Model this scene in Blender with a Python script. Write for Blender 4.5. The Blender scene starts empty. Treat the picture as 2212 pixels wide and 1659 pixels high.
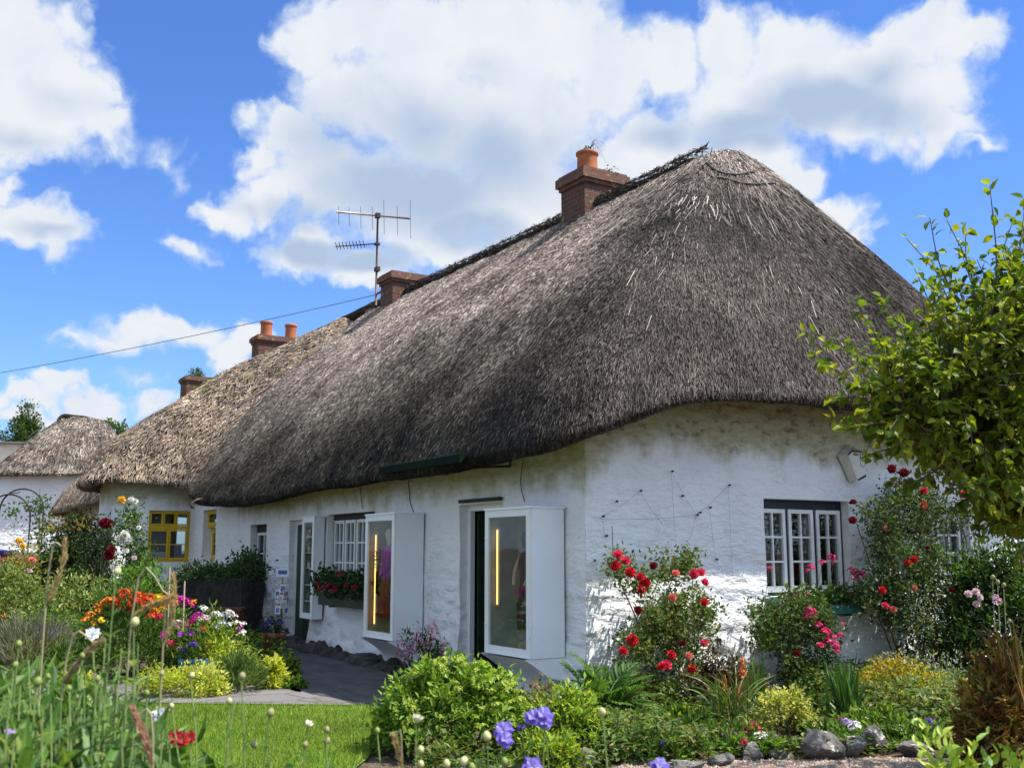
import bpy, math, random
import numpy as np
from mathutils import Vector
rng = np.random.default_rng(7)
random.seed(7)
A = np.array
D2R = math.radians
scene = bpy.context.scene
COL = scene.collection

# ------------------------------------------------------------------ survey of the place
# camera solved from the photograph; the helpers turn a sighting (x, y on a 2212 px wide print)
# into a real point on a wall, on the ground or at a measured distance
CX, CY, FOC = 1106, 829.5, 2250.0
TH = math.atan(360 / 2250.0); CT, ST = math.cos(TH), math.sin(TH)
PSI = D2R(31.7)
FW = A([-math.cos(PSI), math.sin(PSI), 0]); RT = A([math.sin(PSI), math.cos(PSI), 0]); UPV = A([0, 0, 1.0])
CAM = A([8.48, -6.09, 1.5])
def ray(x, y):
    X = (x - CX) / FOC; Y = -(y - CY) / FOC
    return RT * X + FW * (CT - ST * Y) + UPV * (ST + CT * Y)
def hit(x, y, ax, v):
    r = ray(x, y); return CAM + r * ((v - CAM[ax]) / r[ax])
def fr(x, y, v=0.0): return hit(x, y, 1, v)
def ga(x, y, v=0.0): return hit(x, y, 0, v)
def gd(x, y, v=0.0): return hit(x, y, 2, v)
def at(x, y, d):
    r = ray(x, y); return CAM + r * (d / (r @ FW))
def stand(x, ytop, d):
    p = at(x, ytop, d); return A([p[0], p[1], 0.0]), p[2]

# ------------------------------------------------------------------ noise
def vnoise(p, seed=0):
    p = np.asarray(p, float); i = np.floor(p).astype(np.int64); f = p - i
    f = f * f * (3 - 2 * f)
    def h(a, b, c):
        n = (a * 374761393 + b * 668265263 + c * 1274126177 + seed * 69069) & 0x7fffffff
        n = ((n ^ (n >> 13)) * 1103515245 + 12345) & 0x7fffffff
        return ((n ^ (n >> 16)) & 0xffff) / 65535.0
    r = 0
    for dx in (0, 1):
        for dy in (0, 1):
            for dz in (0, 1):
                w = (f[..., 0] if dx else 1 - f[..., 0]) * (f[..., 1] if dy else 1 - f[..., 1]) * (f[..., 2] if dz else 1 - f[..., 2])
                r = r + w * h(i[..., 0] + dx, i[..., 1] + dy, i[..., 2] + dz)
    return r - 0.5
def fbm(p, seed=0, o=3):
    p = np.asarray(p, float)
    return sum(vnoise(p * 2 ** k, seed + k) / 2 ** k for k in range(o))
def nrm(v):
    return v / np.maximum(np.linalg.norm(v, axis=-1, keepdims=True), 1e-9)
def ru(n):
    return nrm(rng.normal(size=(n, 3)))

# ------------------------------------------------------------------ mesh builder
ORG = {}
class MB:
    def __init__(s): s.V = []; s.T = []; s.Q = []; s.C = []; s.n = 0
    def add(s, v, tri=None, quad=None, col=(1, 1, 1)):
        v = np.asarray(v, float).reshape(-1, 3)
        s.V.append(v)
        c = np.asarray(col, float)
        if c.ndim == 1: c = np.tile(c[:3], (len(v), 1))
        s.C.append(c)
        if tri is not None and len(tri): s.T.append(np.asarray(tri, np.int64).reshape(-1, 3) + s.n)
        if quad is not None and len(quad): s.Q.append(np.asarray(quad, np.int64).reshape(-1, 4) + s.n)
        s.n += len(v); return s
    def box(s, O, U, N, u0, u1, n0, n1, z0, z1, col=(1, 1, 1)):
        U = A(U, float); N = A(N, float); O = A(O, float)
        v = [O + U * u + N * n + A([0, 0, z]) for u in (u0, u1) for n in (n0, n1) for z in (z0, z1)]
        return s.add(v, quad=[(0, 1, 3, 2), (4, 6, 7, 5), (0, 4, 5, 1), (2, 3, 7, 6), (0, 2, 6, 4), (1, 5, 7, 3)], col=col)
    def tube(s, pts, r0, r1=None, k=6, col=(1, 1, 1), cap=True):
        pts = np.asarray(pts, float); r1 = r0 if r1 is None else r1
        m = len(pts); t = nrm(np.gradient(pts, axis=0))
        ref = A([0, 0, 1.0]) if abs(t[:, 2]).mean() < .8 else A([1.0, 0, 0])
        a = nrm(np.cross(t, ref)); b = np.cross(t, a)
        R = np.linspace(r0, r1, m)[:, None, None]
        ang = np.linspace(0, 2 * np.pi, k, endpoint=False)
        v = pts[:, None] + R * (np.cos(ang)[None, :, None] * a[:, None] + np.sin(ang)[None, :, None] * b[:, None])
        q = [(i * k + j, i * k + (j + 1) % k, (i + 1) * k + (j + 1) % k, (i + 1) * k + j) for i in range(m - 1) for j in range(k)]
        tr = []
        if cap: tr = [(0, j, j + 1) for j in range(1, k - 1)] + [((m - 1) * k, (m - 1) * k + j + 1, (m - 1) * k + j) for j in range(1, k - 1)]
        return s.add(v.reshape(-1, 3), tri=tr, quad=q, col=col)
    def grid(s, P, col=(1, 1, 1), wrap=False):
        nu, nv = P.shape[:2]
        i, j = np.meshgrid(np.arange(nu if wrap else nu - 1), np.arange(nv - 1), indexing='ij'); i = i.ravel(); j = j.ravel(); i2 = (i + 1) % nu
        q = np.stack([i * nv + j, i * nv + j + 1, i2 * nv + j + 1, i2 * nv + j], 1)
        return s.add(P.reshape(-1, 3), quad=q, col=col if np.ndim(col) == 1 else np.asarray(col).reshape(-1, 3))
    def lathe(s, c, prof, k=16, col=(1, 1, 1), ax=None, sx=1, sy=1):
        c = A(c, float); ang = np.linspace(0, 2 * np.pi, k, endpoint=False)
        pr = np.asarray(prof, float)
        P = np.zeros((k, len(pr), 3))
        P[..., 0] = np.cos(ang)[:, None] * pr[None, :, 0] * sx; P[..., 1] = np.sin(ang)[:, None] * pr[None, :, 0] * sy; P[..., 2] = pr[None, :, 1]
        if ax is not None:
            z = nrm(A(ax, float)); a = nrm(np.cross(z, A([.3, .9, .1]))); b = np.cross(z, a)
            P = P[..., :1] * a + P[..., 1:2] * b + P[..., 2:] * z
        return s.grid(P + c, col=col, wrap=True)
    def build(s, name, mat, parent=None, smooth=False, hide=False):
        V = np.concatenate(s.V) if s.V else np.zeros((0, 3)); C = np.concatenate(s.C) if s.C else np.zeros((0, 3))
        org = ORG.get(parent.name, np.zeros(3)) if parent is not None else np.zeros(3)
        me = bpy.data.meshes.new(name)
        T = np.concatenate(s.T) if s.T else np.zeros((0, 3), np.int64); Q = np.concatenate(s.Q) if s.Q else np.zeros((0, 4), np.int64)
        me.vertices.add(len(V)); me.vertices.foreach_set('co', (V - org).astype(np.float32).ravel())
        me.loops.add(T.size + Q.size); me.loops.foreach_set('vertex_index', np.concatenate([T.ravel(), Q.ravel()]).astype(np.int32))
        npoly = len(T) + len(Q); me.polygons.add(npoly)
        ls = np.concatenate([np.arange(len(T)) * 3, T.size + np.arange(len(Q)) * 4]).astype(np.int32)
        me.polygons.foreach_set('loop_start', ls)
        me.polygons.foreach_set('loop_total', np.concatenate([np.full(len(T), 3), np.full(len(Q), 4)]).astype(np.int32))
        me.polygons.foreach_set('use_smooth', np.full(npoly, smooth))
        ca = me.color_attributes.new('Col', 'FLOAT_COLOR', 'POINT')
        ca.data.foreach_set('color', np.concatenate([C, np.ones((len(C), 1))], 1).astype(np.float32).ravel())
        me.update(calc_edges=True)
        if mat is not None: me.materials.append(mat)
        o = bpy.data.objects.new(name, me); COL.objects.link(o)
        if parent is not None: o.parent = parent; ORG[o.name] = org
        else: ORG[o.name] = np.zeros(3)
        return o

def tag(o, label, cat, group=None, kind=None):
    o['label'] = label; o['category'] = cat
    if group: o['group'] = group
    if kind: o['kind'] = kind
    return o
def thing(name, label, cat, loc=(0, 0, 0), group=None):
    o = bpy.data.objects.new(name, None); COL.objects.link(o); o.empty_display_size = .2
    o.location = [float(x) for x in loc]; ORG[o.name] = A(loc, float)
    return tag(o, label, cat, group)
def inst(mesh_obj, name, parent, loc, scale=1.0, rot=(0, 0, 0)):
    """a further copy of a finished part, placed at a world point under its thing"""
    c = mesh_obj.copy(); c.name = name; COL.objects.link(c); c.parent = parent
    org = ORG[parent.name]; ORG[c.name] = org
    c.location = [float(x) for x in (A(loc, float) - org)]
    c.scale = (scale,) * 3; c.rotation_euler = rot
    return c
def structure(o): o['kind'] = 'structure'; return o

# ------------------------------------------------------------------ materials
def newmat(name):
    m = bpy.data.materials.new(name); m.use_nodes = True; nt = m.node_tree; nt.nodes.clear()
    out = nt.nodes.new('ShaderNodeOutputMaterial'); return m, nt, out
def N(nt, t, **kw):
    n = nt.nodes.new('ShaderNode' + t)
    for k, v in kw.items():
        if k.startswith('i_'):
            kk = k[2:]; kk = int(kk) if kk.isdigit() else kk.replace('_', ' ')
            n.inputs[kk].default_value = v
        else: setattr(n, k, v)
    return n
def L(nt, a, b): nt.links.new(a, b)
def c4(c): return (c[0], c[1], c[2], 1)
def mixc(nt, fac, a, b, blend='MIX'):
    n = nt.nodes.new('ShaderNodeMix'); n.data_type = 'RGBA'; n.blend_type = blend
    for s, v in ((n.inputs[0], fac), (n.inputs[6], a), (n.inputs[7], b)):
        if hasattr(v, 'default_value') or hasattr(v, 'is_linked'): L(nt, v, s)
        else: s.default_value = v if not isinstance(v, tuple) else c4(v)
    return n.outputs[2]
def mth(nt, op, a, b=None, c=None, clamp=False):
    n = nt.nodes.new('ShaderNodeMath'); n.operation = op; n.use_clamp = clamp
    for k, v in enumerate((a, b, c)):
        if v is None: continue
        if isinstance(v, (int, float)): n.inputs[k].default_value = v
        else: L(nt, v, n.inputs[k])
    return n.outputs[0]
def smooth(nt, v, lo, hi):
    n = nt.nodes.new('ShaderNodeMapRange'); n.interpolation_type = 'SMOOTHSTEP'
    L(nt, v, n.inputs[0]); n.inputs[1].default_value = lo; n.inputs[2].default_value = hi; return n.outputs[0]
def noise(nt, co, scale, detail=4, rough=.55, dist=0):
    n = N(nt, 'TexNoise', i_Scale=scale, i_Detail=detail, i_Roughness=rough, i_Distortion=dist); L(nt, co, n.inputs['Vector']); return n.outputs[0]
def coords(nt, sc=(1, 1, 1)):
    t = N(nt, 'TexCoord'); m = N(nt, 'Mapping'); m.inputs['Scale'].default_value = sc; L(nt, t.outputs['Object'], m.inputs[0]); return m.outputs[0]
def pmat(name, c1, c2=None, scale=6, rough=.75, bump=.3, bscale=None, spec=.3, attr=False, sc=(1, 1, 1), metal=0, bdist=.02, spk=None, streak=None):
    m, nt, out = newmat(name); b = N(nt, 'BsdfPrincipled', i_Roughness=rough, i_Metallic=metal)
    b.inputs['Specular IOR Level'].default_value = spec
    co = coords(nt, sc); col = c4(c1)
    nz = noise(nt, co, scale)
    if c2 is not None: col = mixc(nt, smooth(nt, nz, .35, .65), tuple(c1), tuple(c2))
    if spk:
        n2 = noise(nt, co, spk[1], 2); col = mixc(nt, smooth(nt, n2, spk[2], spk[2] + .06), col if not isinstance(col, tuple) else tuple(col), tuple(spk[0]))
    if attr:
        at_ = N(nt, 'Attribute', attribute_name='Col')
        col = mixc(nt, 1.0, col if not isinstance(col, tuple) else tuple(col[:3]), at_.outputs['Color'], 'MULTIPLY')
    if isinstance(col, tuple): b.inputs['Base Color'].default_value = col
    else: L(nt, col, b.inputs['Base Color'])
    if bump:
        bp = N(nt, 'Bump', i_Strength=bump, i_Distance=bdist); L(nt, noise(nt, co, bscale or scale * 3, 5), bp.inputs['Height']); L(nt, bp.outputs[0], b.inputs['Normal'])
    L(nt, b.outputs[0], out.inputs[0]); return m
def leafmat(name, transl=.38, rough=.5, spec=.25):
    m, nt, out = newmat(name)
    a = N(nt, 'Attribute', attribute_name='Col'); b = N(nt, 'BsdfPrincipled', i_Roughness=rough); b.inputs['Specular IOR Level'].default_value = spec
    co = coords(nt); nz = noise(nt, co, 14, 3)
    col = mixc(nt, smooth(nt, nz, .3, .7), (.8, .85, .8), (1.15, 1.1, 1.0)); col = mixc(nt, 1.0, col, a.outputs['Color'], 'MULTIPLY')
    L(nt, col, b.inputs['Base Color'])
    t = N(nt, 'BsdfTranslucent'); tc = mixc(nt, 1.0, col, (1.5, 1.55, .55), 'MULTIPLY'); L(nt, tc, t.inputs[0])
    mx = N(nt, 'MixShader'); mx.inputs[0].default_value = transl; L(nt, b.outputs[0], mx.inputs[1]); L(nt, t.outputs[0], mx.inputs[2]); L(nt, mx.outputs[0], out.inputs[0]); return m
def petalmat(name, transl=.3):
    m, nt, out = newmat(name)
    a = N(nt, 'Attribute', attribute_name='Col'); b = N(nt, 'BsdfPrincipled', i_Roughness=.6); b.inputs['Specular IOR Level'].default_value = .15
    L(nt, a.outputs['Color'], b.inputs['Base Color']); t = N(nt, 'BsdfTranslucent'); L(nt, a.outputs['Color'], t.inputs[0])
    mx = N(nt, 'MixShader'); mx.inputs[0].default_value = transl; L(nt, b.outputs[0], mx.inputs[1]); L(nt, t.outputs[0], mx.inputs[2]); L(nt, mx.outputs[0], out.inputs[0]); return m
def glassmat(name, refl=.07, tint=(.75, .8, .8)):
    m, nt, out = newmat(name)
    t = N(nt, 'BsdfTransparent', i_Color=c4(tint)); g = N(nt, 'BsdfGlossy', i_Roughness=.02, i_Color=(1, 1, 1, 1))
    co = coords(nt); bp = N(nt, 'Bump', i_Strength=.06, i_Distance=.02); L(nt, noise(nt, co, 3, 2), bp.inputs['Height']); L(nt, bp.outputs[0], g.inputs['Normal'])
    lw = N(nt, 'LayerWeight', i_Blend=.25); f = mth(nt, 'MULTIPLY_ADD', mth(nt, 'POWER', lw.outputs['Facing'], 4.0), .55, refl, clamp=True)
    mx = N(nt, 'MixShader'); L(nt, f, mx.inputs[0]); L(nt, t.outputs[0], mx.inputs[1]); L(nt, g.outputs[0], mx.inputs[2]); L(nt, mx.outputs[0], out.inputs[0]); return m
def emit(name, col, s):
    m, nt, out = newmat(name); e = N(nt, 'Emission', i_Color=c4(col), i_Strength=s); L(nt, e.outputs[0], out.inputs[0]); return m

def plaster(name, stain=True, off0=2.02, off1=.40, white=(.84, .84, .84)):
    m, nt, out = newmat(name); b = N(nt, 'BsdfPrincipled', i_Roughness=.9); b.inputs['Specular IOR Level'].default_value = .15
    co = coords(nt); sep = N(nt, 'SeparateXYZ'); L(nt, co, sep.inputs[0])
    cs = coords(nt, (1, 1, 2.4))
    big = noise(nt, co, 1.1, 4); mid = noise(nt, cs, 5, 5, .6); fine = noise(nt, co, 40, 3)
    col = mixc(nt, smooth(nt, big, .35, .7), white, tuple(x * .9 for x in white))
    col = mixc(nt, mth(nt, 'MULTIPLY', smooth(nt, mid, .55, .8), .5), col, (.55, .54, .5))
    # weathering specks and hairline cracks
    vo = N(nt, 'TexVoronoi', i_Scale=5.5, feature='F1'); L(nt, coords(nt, (1, 1, 1.3)), vo.inputs['Vector'])
    spk = mth(nt, 'MULTIPLY', smooth(nt, vo.outputs['Distance'], .075, .04), smooth(nt, noise(nt, co, 2.3), .5, .6))
    col = mixc(nt, mth(nt, 'MULTIPLY', spk, .75), col, (.13, .13, .14))
    wv = noise(nt, coords(nt, (1.5, 1.5, 5)), 2.6, 6, .7, .6)
    crack = smooth(nt, mth(nt, 'ABSOLUTE', mth(nt, 'SUBTRACT', wv, .5)), .012, .003)
    crack = mth(nt, 'MULTIPLY', crack, smooth(nt, noise(nt, co, 1.7, 2), .52, .66))
    col = mixc(nt, mth(nt, 'MULTIPLY', crack, .55), col, (.25, .25, .25))
    if stain:
        yy = mth(nt, 'MULTIPLY', sep.outputs[1], 2.0, clamp=True)
        h = mth(nt, 'SUBTRACT', sep.outputs[2], mth(nt, 'MULTIPLY', yy, off1))
        h = mth(nt, 'ADD', h, mth(nt, 'MULTIPLY', mth(nt, 'SUBTRACT', noise(nt, coords(nt, (1, 1, .7)), 2.4, 5, .65), .5), .75))
        alg = smooth(nt, h, off0, off0 + .34)
        ac = mixc(nt, smooth(nt, noise(nt, cs, 7, 5, .65), .35, .65), (.30, .29, .12), (.46, .44, .25))
        ac = mixc(nt, mth(nt, 'MULTIPLY', smooth(nt, noise(nt, cs, 3.6, 5, .7), .52, .62), yy), ac, (.17, .10, .04))
        col = mixc(nt, mth(nt, 'MULTIPLY', alg, .85), col, ac)
        # splashed soil and green at the foot of the wall
        ft = smooth(nt, mth(nt, 'ADD', sep.outputs[2], mth(nt, 'MULTIPLY', mid, .35)), .38, .12)
        col = mixc(nt, mth(nt, 'MULTIPLY', ft, .55), col, (.34, .33, .28))
    L(nt, col, b.inputs['Base Color'])
    rub = N(nt, 'TexVoronoi', i_Scale=3.3, feature='SMOOTH_F1'); rub.inputs['Smoothness'].default_value = .6
    wob = N(nt, 'VectorMath', operation='ADD'); L(nt, coords(nt, (1, 1, 1.9)), wob.inputs[0])
    wn = N(nt, 'TexNoise', i_Scale=2.2, i_Detail=3.0); L(nt, co, wn.inputs['Vector']); wm = N(nt, 'VectorMath', operation='SCALE'); L(nt, wn.outputs['Color'], wm.inputs[0]); wm.inputs['Scale'].default_value = .5; L(nt, wm.outputs[0], wob.inputs[1]); L(nt, wob.outputs[0], rub.inputs['Vector'])
    low = smooth(nt, sep.outputs[2], 1.9, .6)
    hgt = mth(nt, 'ADD', mth(nt, 'MULTIPLY', rub.outputs['Distance'], mth(nt, 'MULTIPLY_ADD', low, -1.5, -.25)), mth(nt, 'MULTIPLY', mid, .9))
    hgt = mth(nt, 'ADD', hgt, mth(nt, 'MULTIPLY', fine, .12))
    bp = N(nt, 'Bump', i_Strength=.75, i_Distance=.05); L(nt, hgt, bp.inputs['Height']); L(nt, bp.outputs[0], b.inputs['Normal'])
    L(nt, b.outputs[0], out.inputs[0]); return m
def brickmat(name, c1, c2, mortar, moss=.0):
    m, nt, out = newmat(name); b = N(nt, 'BsdfPrincipled', i_Roughness=.85); b.inputs['Specular IOR Level'].default_value = .2
    co = coords(nt); sep = N(nt, 'SeparateXYZ'); L(nt, co, sep.inputs[0])
    cb = N(nt, 'CombineXYZ'); L(nt, mth(nt, 'ADD', sep.outputs[0], sep.outputs[1]), cb.inputs[0]); L(nt, sep.outputs[2], cb.inputs[1])
    br = N(nt, 'TexBrick', i_Scale=1.0, i_Mortar_Size=.009); br.inputs['Brick Width'].default_value = .23; br.inputs['Row Height'].default_value = .078
    br.inputs['Color1'].default_value = c4(c1); br.inputs['Color2'].default_value = c4(c2); br.inputs['Mortar'].default_value = c4(mortar); L(nt, cb.outputs[0], br.inputs[0])
    nz = noise(nt, co, 4, 5)
    col = mixc(nt, smooth(nt, nz, .45, .75), br.outputs[0], (.10, .07, .05))
    if moss: col = mixc(nt, mth(nt, 'MULTIPLY', smooth(nt, noise(nt, co, 9, 4), .6, .68), moss), col, (.25, .25, .06))
    L(nt, col, b.inputs['Base Color'])
    bp = N(nt, 'Bump', i_Strength=.6, i_Distance=.012); L(nt, mth(nt, 'SUBTRACT', mth(nt, 'MULTIPLY', nz, .6), br.outputs['Fac']), bp.inputs['Height']); L(nt, bp.outputs[0], b.inputs['Normal'])
    L(nt, b.outputs[0], out.inputs[0]); return m

MA = {}
MA['plaster'] = plaster('painted_plaster')
MA['plaster_far'] = plaster('painted_plaster_cottage', stain=True, off0=2.35, off1=0)
MA['plaster_plain'] = plaster('painted_plaster_plain', stain=False)
MA['straw'] = pmat('reed_straw', (1, 1, 1), None, rough=.8, bump=0, attr=True, spec=.18)
MA['thatch'] = pmat('packed_thatch', (.022, .018, .014), (.05, .042, .034), scale=30, rough=.95, bump=.8, bscale=60, spec=.05)
MA['leaf'] = leafmat('leaf'); MA['leaf_thick'] = leafmat('leaf_thick', .18, .42, .4); MA['petal'] = petalmat('petal')
MA['stem'] = pmat('stem', (1, 1, 1), None, rough=.7, bump=.2, bscale=40, attr=True)
MA['bark'] = pmat('bark', (.10, .075, .05), (.05, .04, .03), scale=20, bump=.6)
MA['brick'] = brickmat('old_brick', (.14, .05, .033), (.09, .038, .028), (.11, .10, .085), .85)
MA['brick_cap'] = brickmat('brick_cap', (.16, .062, .043), (.19, .08, .06), (.10, .09, .075), .95)
MA['pot'] = pmat('terracotta', (.42, .14, .06), (.33, .11, .05), scale=7, rough=.8, bump=.15)
MA['white'] = pmat('white_gloss_paint', (.80, .80, .79), (.74, .74, .73), scale=3, rough=.45, bump=.12, bscale=25, bdist=.006, spk=((.5, .48, .42), 17, .71))
MA['cabinet'] = pmat('white_cabinet_paint', (.84, .86, .88), (.80, .82, .85), scale=2, rough=.6, bump=.12, bscale=18, bdist=.008, spk=((.45, .45, .42), 22, .72))
MA['inside'] = pmat('cabinet_lining', (.46, .36, .28), (.36, .27, .21), scale=4, rough=.8, bump=.1)
MA['lining_grey'] = pmat('cabinet_lining_grey', (.36, .37, .34), (.27, .28, .26), scale=3, rough=.8, bump=.1)
MA['navy'] = pmat('dark_blue_paint', (.012, .02, .045), (.02, .03, .055), scale=5, rough=.4, bump=.1)
MA['teal'] = pmat('teal_paint', (.03, .13, .13), (.045, .17, .16), scale=9, rough=.5, bump=.15)
MA['darkwood'] = pmat('dark_wood', (.022, .018, .014), (.04, .03, .022), scale=8, rough=.7, bump=.3, sc=(1, 1, 6))
MA['green_box'] = pmat('dark_green_paint', (.018, .035, .02), (.028, .05, .03), scale=8, rough=.5, bump=.2)
MA['yellow'] = pmat('yellow_paint', (.66, .42, .02), (.58, .36, .02), scale=5, rough=.5, bump=.15)
MA['glass'] = glassmat('window_glass'); MA['glass_clear'] = glassmat('cabinet_glass', .04, (.9, .92, .9))
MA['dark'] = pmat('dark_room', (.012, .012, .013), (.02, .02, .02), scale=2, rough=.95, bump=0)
MA['curtain'] = pmat('net_curtain', (.55, .54, .5), (.42, .41, .39), scale=12, rough=.9, bump=.2, sc=(3, 3, .3))
MA['metal'] = pmat('weathered_aluminium', (.42, .36, .30), (.30, .2, .14), scale=8, rough=.5, metal=.6, bump=.1)
MA['iron'] = pmat('dark_iron', (.025, .023, .022), (.05, .035, .025), scale=12, rough=.6, metal=.4, bump=.15)
MA['wire'] = pmat('old_wire', (.16, .16, .17), (.10, .10, .11), scale=12, rough=.6, metal=.3, bump=0)
MA['cable'] = pmat('black_cable', (.16, .18, .23), None, rough=.6, bump=0)
MA['stone'] = pmat('grey_stone', (.17, .155, .14), (.09, .083, .076), scale=6, rough=.95, bump=1.0, bscale=14, bdist=.04, spk=((.42, .41, .36), 11, .6))
MA['stone_dark'] = pmat('dark_rubble', (.035, .034, .032), (.07, .066, .062), scale=6, rough=.95, bump=1.0, bscale=12, bdist=.05)
MA['stone_black'] = pmat('shade_dark_rubble', (.016, .016, .015), (.035, .033, .03), scale=6, rough=.95, bump=1.0, bscale=12, bdist=.05)  # darker copy of the rubble, the garden wall's shade put into its colour
MA['soil'] = pmat('garden_soil', (.075, .05, .035), (.13, .09, .06), scale=3, rough=.98, bump=1.0, bscale=26, bdist=.06, spk=((.2, .16, .12), 40, .62))
MA['gravel'] = pmat('gravel', (.36, .25, .18), (.22, .15, .11), scale=30, rough=.95, bump=1.0, bscale=55, bdist=.05, spk=((.5, .4, .3), 60, .6))
MA['grass_ground'] = pmat('turf', (.10, .16, .025), (.14, .20, .03), scale=3, rough=.95, bump=.8, bscale=60)
MA['grass'] = leafmat('grass_blade', .4, .6, .2)
MA['slate'] = pmat('grey_roof', (.10, .09, .085), (.07, .06, .06), scale=9, rough=.8)
MA['beige'] = pmat('beige_render', (.82, .70, .52), (.74, .63, .48), scale=2, rough=.9)
MA['tube'] = emit('neon_tube', (1.0, .58, .18), 1.6)
MA['cloth'] = pmat('cloth', (1, 1, 1), None, rough=.85, bump=.35, bscale=30, attr=True)
MA['card'] = pmat('printed_card', (1, 1, 1), None, rough=.5, bump=0, attr=True)
MA['blue_plastic'] = pmat('blue_glaze', (.02, .11, .20), (.03, .14, .25), scale=6, rough=.4, bump=.1)
MA['redwood'] = pmat('red_stained_wood', (.16, .045, .03), (.11, .03, .02), scale=10, rough=.6, bump=.3, sc=(1, 1, 5))
def pathmat():
    m, nt, out = newmat('stone_path'); b = N(nt, 'BsdfPrincipled', i_Roughness=.9); b.inputs['Specular IOR Level'].default_value = .2
    co = coords(nt); v = N(nt, 'TexVoronoi', i_Scale=1.5, feature='DISTANCE_TO_EDGE'); L(nt, coords(nt, (1.5, .9, 1)), v.inputs['Vector'])
    v2 = N(nt, 'TexVoronoi', i_Scale=1.5, feature='F1'); L(nt, coords(nt, (1.5, .9, 1)), v2.inputs['Vector'])
    col = mixc(nt, v2.outputs['Color'], (.125, .118, .115), (.185, .172, .166)); col = mixc(nt, mth(nt, 'MULTIPLY', smooth(nt, noise(nt, co, 5, 6, .65), .4, .7), .6), col, (.17, .155, .15))
    col = mixc(nt, smooth(nt, v.outputs['Distance'], .03, .012), col, (.12, .11, .09)); L(nt, col, b.inputs['Base Color'])
    bp = N(nt, 'Bump', i_Strength=.8, i_Distance=.02); L(nt, mth(nt, 'ADD', smooth(nt, v.outputs['Distance'], 0, .04), noise(nt, co, 14, 5)), bp.inputs['Height']); L(nt, bp.outputs[0], b.inputs['Normal'])
    L(nt, b.outputs[0], out.inputs[0]); return m
MA['path'] = pathmat()
MA['shade_flags'] = pmat('shade_flagstone', (.055, .053, .052), (.085, .082, .08), scale=2.2, rough=.85, bump=.9, bscale=9, bdist=.03, sc=(1, 2.2, 1), spk=((.13, .125, .12), 4, .66))  # slab texture with the house shadow put into its dark colour
# ------------------------------------------------------------------ ground, lawn, path, beds
def ground_z(P):
    f = (P[..., :2] - CAM[:2]) @ FW[:2]
    t = np.clip((f - 32) / 10, 0, 1); return 1.45 * t * t * (3 - 2 * t)
gx = np.concatenate([np.linspace(-900, -80, 12), np.linspace(-75, 30, 106), np.linspace(40, 900, 10)])
gy = np.concatenate([np.linspace(-900, -50, 10), np.linspace(-45, 45, 91), np.linspace(55, 900, 10)])
P = np.zeros((len(gx), len(gy), 3)); P[..., 0] = gx[:, None]; P[..., 1] = gy[None]
P[..., 2] = ground_z(P) - .012
structure(MB().grid(P).build('ground', MA['soil'], None, True))
def poly(name, pts, z, mat, sub=.25, bump=.0):
    pts = A(pts, float)[:, :2]; lo = pts.min(0); hi = pts.max(0)
    xs = np.arange(lo[0], hi[0] + sub, sub); ys = np.arange(lo[1], hi[1] + sub, sub)
    m = MB(); n = len(pts)
    me_v = np.concatenate([pts, np.full((n, 1), z)], 1)
    bm_ = bpy.data.meshes.new(name)
    import bmesh
    bm = bmesh.new(); vs = [bm.verts.new(v) for v in me_v]; f = bm.faces.new(vs)
    if f.normal.z < 0: f.normal_flip()
    bmesh.ops.triangulate(bm, faces=[f]); bm.to_mesh(bm_); bm.free(); bm_.materials.append(mat)
    o = bpy.data.objects.new(name, bm_); COL.objects.link(o); ORG[name] = np.zeros(3); return structure(o)
def smoothpoly(pts, k=4):
    pts = A(pts, float)[:, :2]; out = []
    n = len(pts)
    for i in range(n):
        p0, p1, p2, p3 = pts[i - 1], pts[i], pts[(i + 1) % n], pts[(i + 2) % n]
        for t in np.linspace(0, 1, k, endpoint=False):
            out.append(.5 * (2 * p1 + (p2 - p0) * t + (2 * p0 - 5 * p1 + 4 * p2 - p3) * t * t + (3 * p1 - p0 - 3 * p2 + p3) * t ** 3))
    out = A(out); out += .03 * np.stack([fbm(np.c_[out * 2, out[:, :1] * 0], 3), fbm(np.c_[out * 2, out[:, :1] * 0 + 9], 4)], 1); return out
path_edge_near = [gd(x, y) for x, y in [(-160, 1512), (0, 1508), (200, 1513), (400, 1519), (600, 1521), (740, 1523), (815, 1527), (880, 1540)]]
path_edge_far = [gd(x, y) for x, y in [(655, 1492), (600, 1484), (500, 1478), (400, 1473), (240, 1462), (100, 1446), (-160, 1438)]]
lane = path_edge_near + [A([-.1, -.9, 0]), A([-.35, -.12, 0]), A([-13, -.12, 0]), A([-13, -.75, 0]), A([-8.2, -.75, 0]), A([-5.2, -1.35, 0])] + path_edge_far
poly('path', smoothpoly(lane), .004, MA['path'])
poly('shade_pavement', smoothpoly([A([-.2, -.10, 0]), A([-13, -.10, 0]), A([-13, -.72, 0]), A([-8.2, -.72, 0]), A([-5.2, -1.30, 0]), A([-2.9, -1.86, 0]), A([-1.9, -1.78, 0]), A([-.6, -1.35, 0])]), .0085, MA['shade_flags'])  # dark slab sheet over the path, house shade put into its colour
lawn_pts = [gd(x, y) + A([0, 0, 0]) for x, y in [(-160, 1514), (0, 1511), (200, 1517), (400, 1523), (600, 1525), (740, 1527), (812, 1531)]] + [gd(808, 1590), gd(770, 1659), A([2.4, -4.2, 0]), A([2.0, -7, 0]), A([-4, -8.5, 0]), A([-7.5, -6.5, 0])]
lawn_poly = smoothpoly(lawn_pts)
poly('lawn', lawn_poly, .008, MA['grass_ground'])
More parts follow.
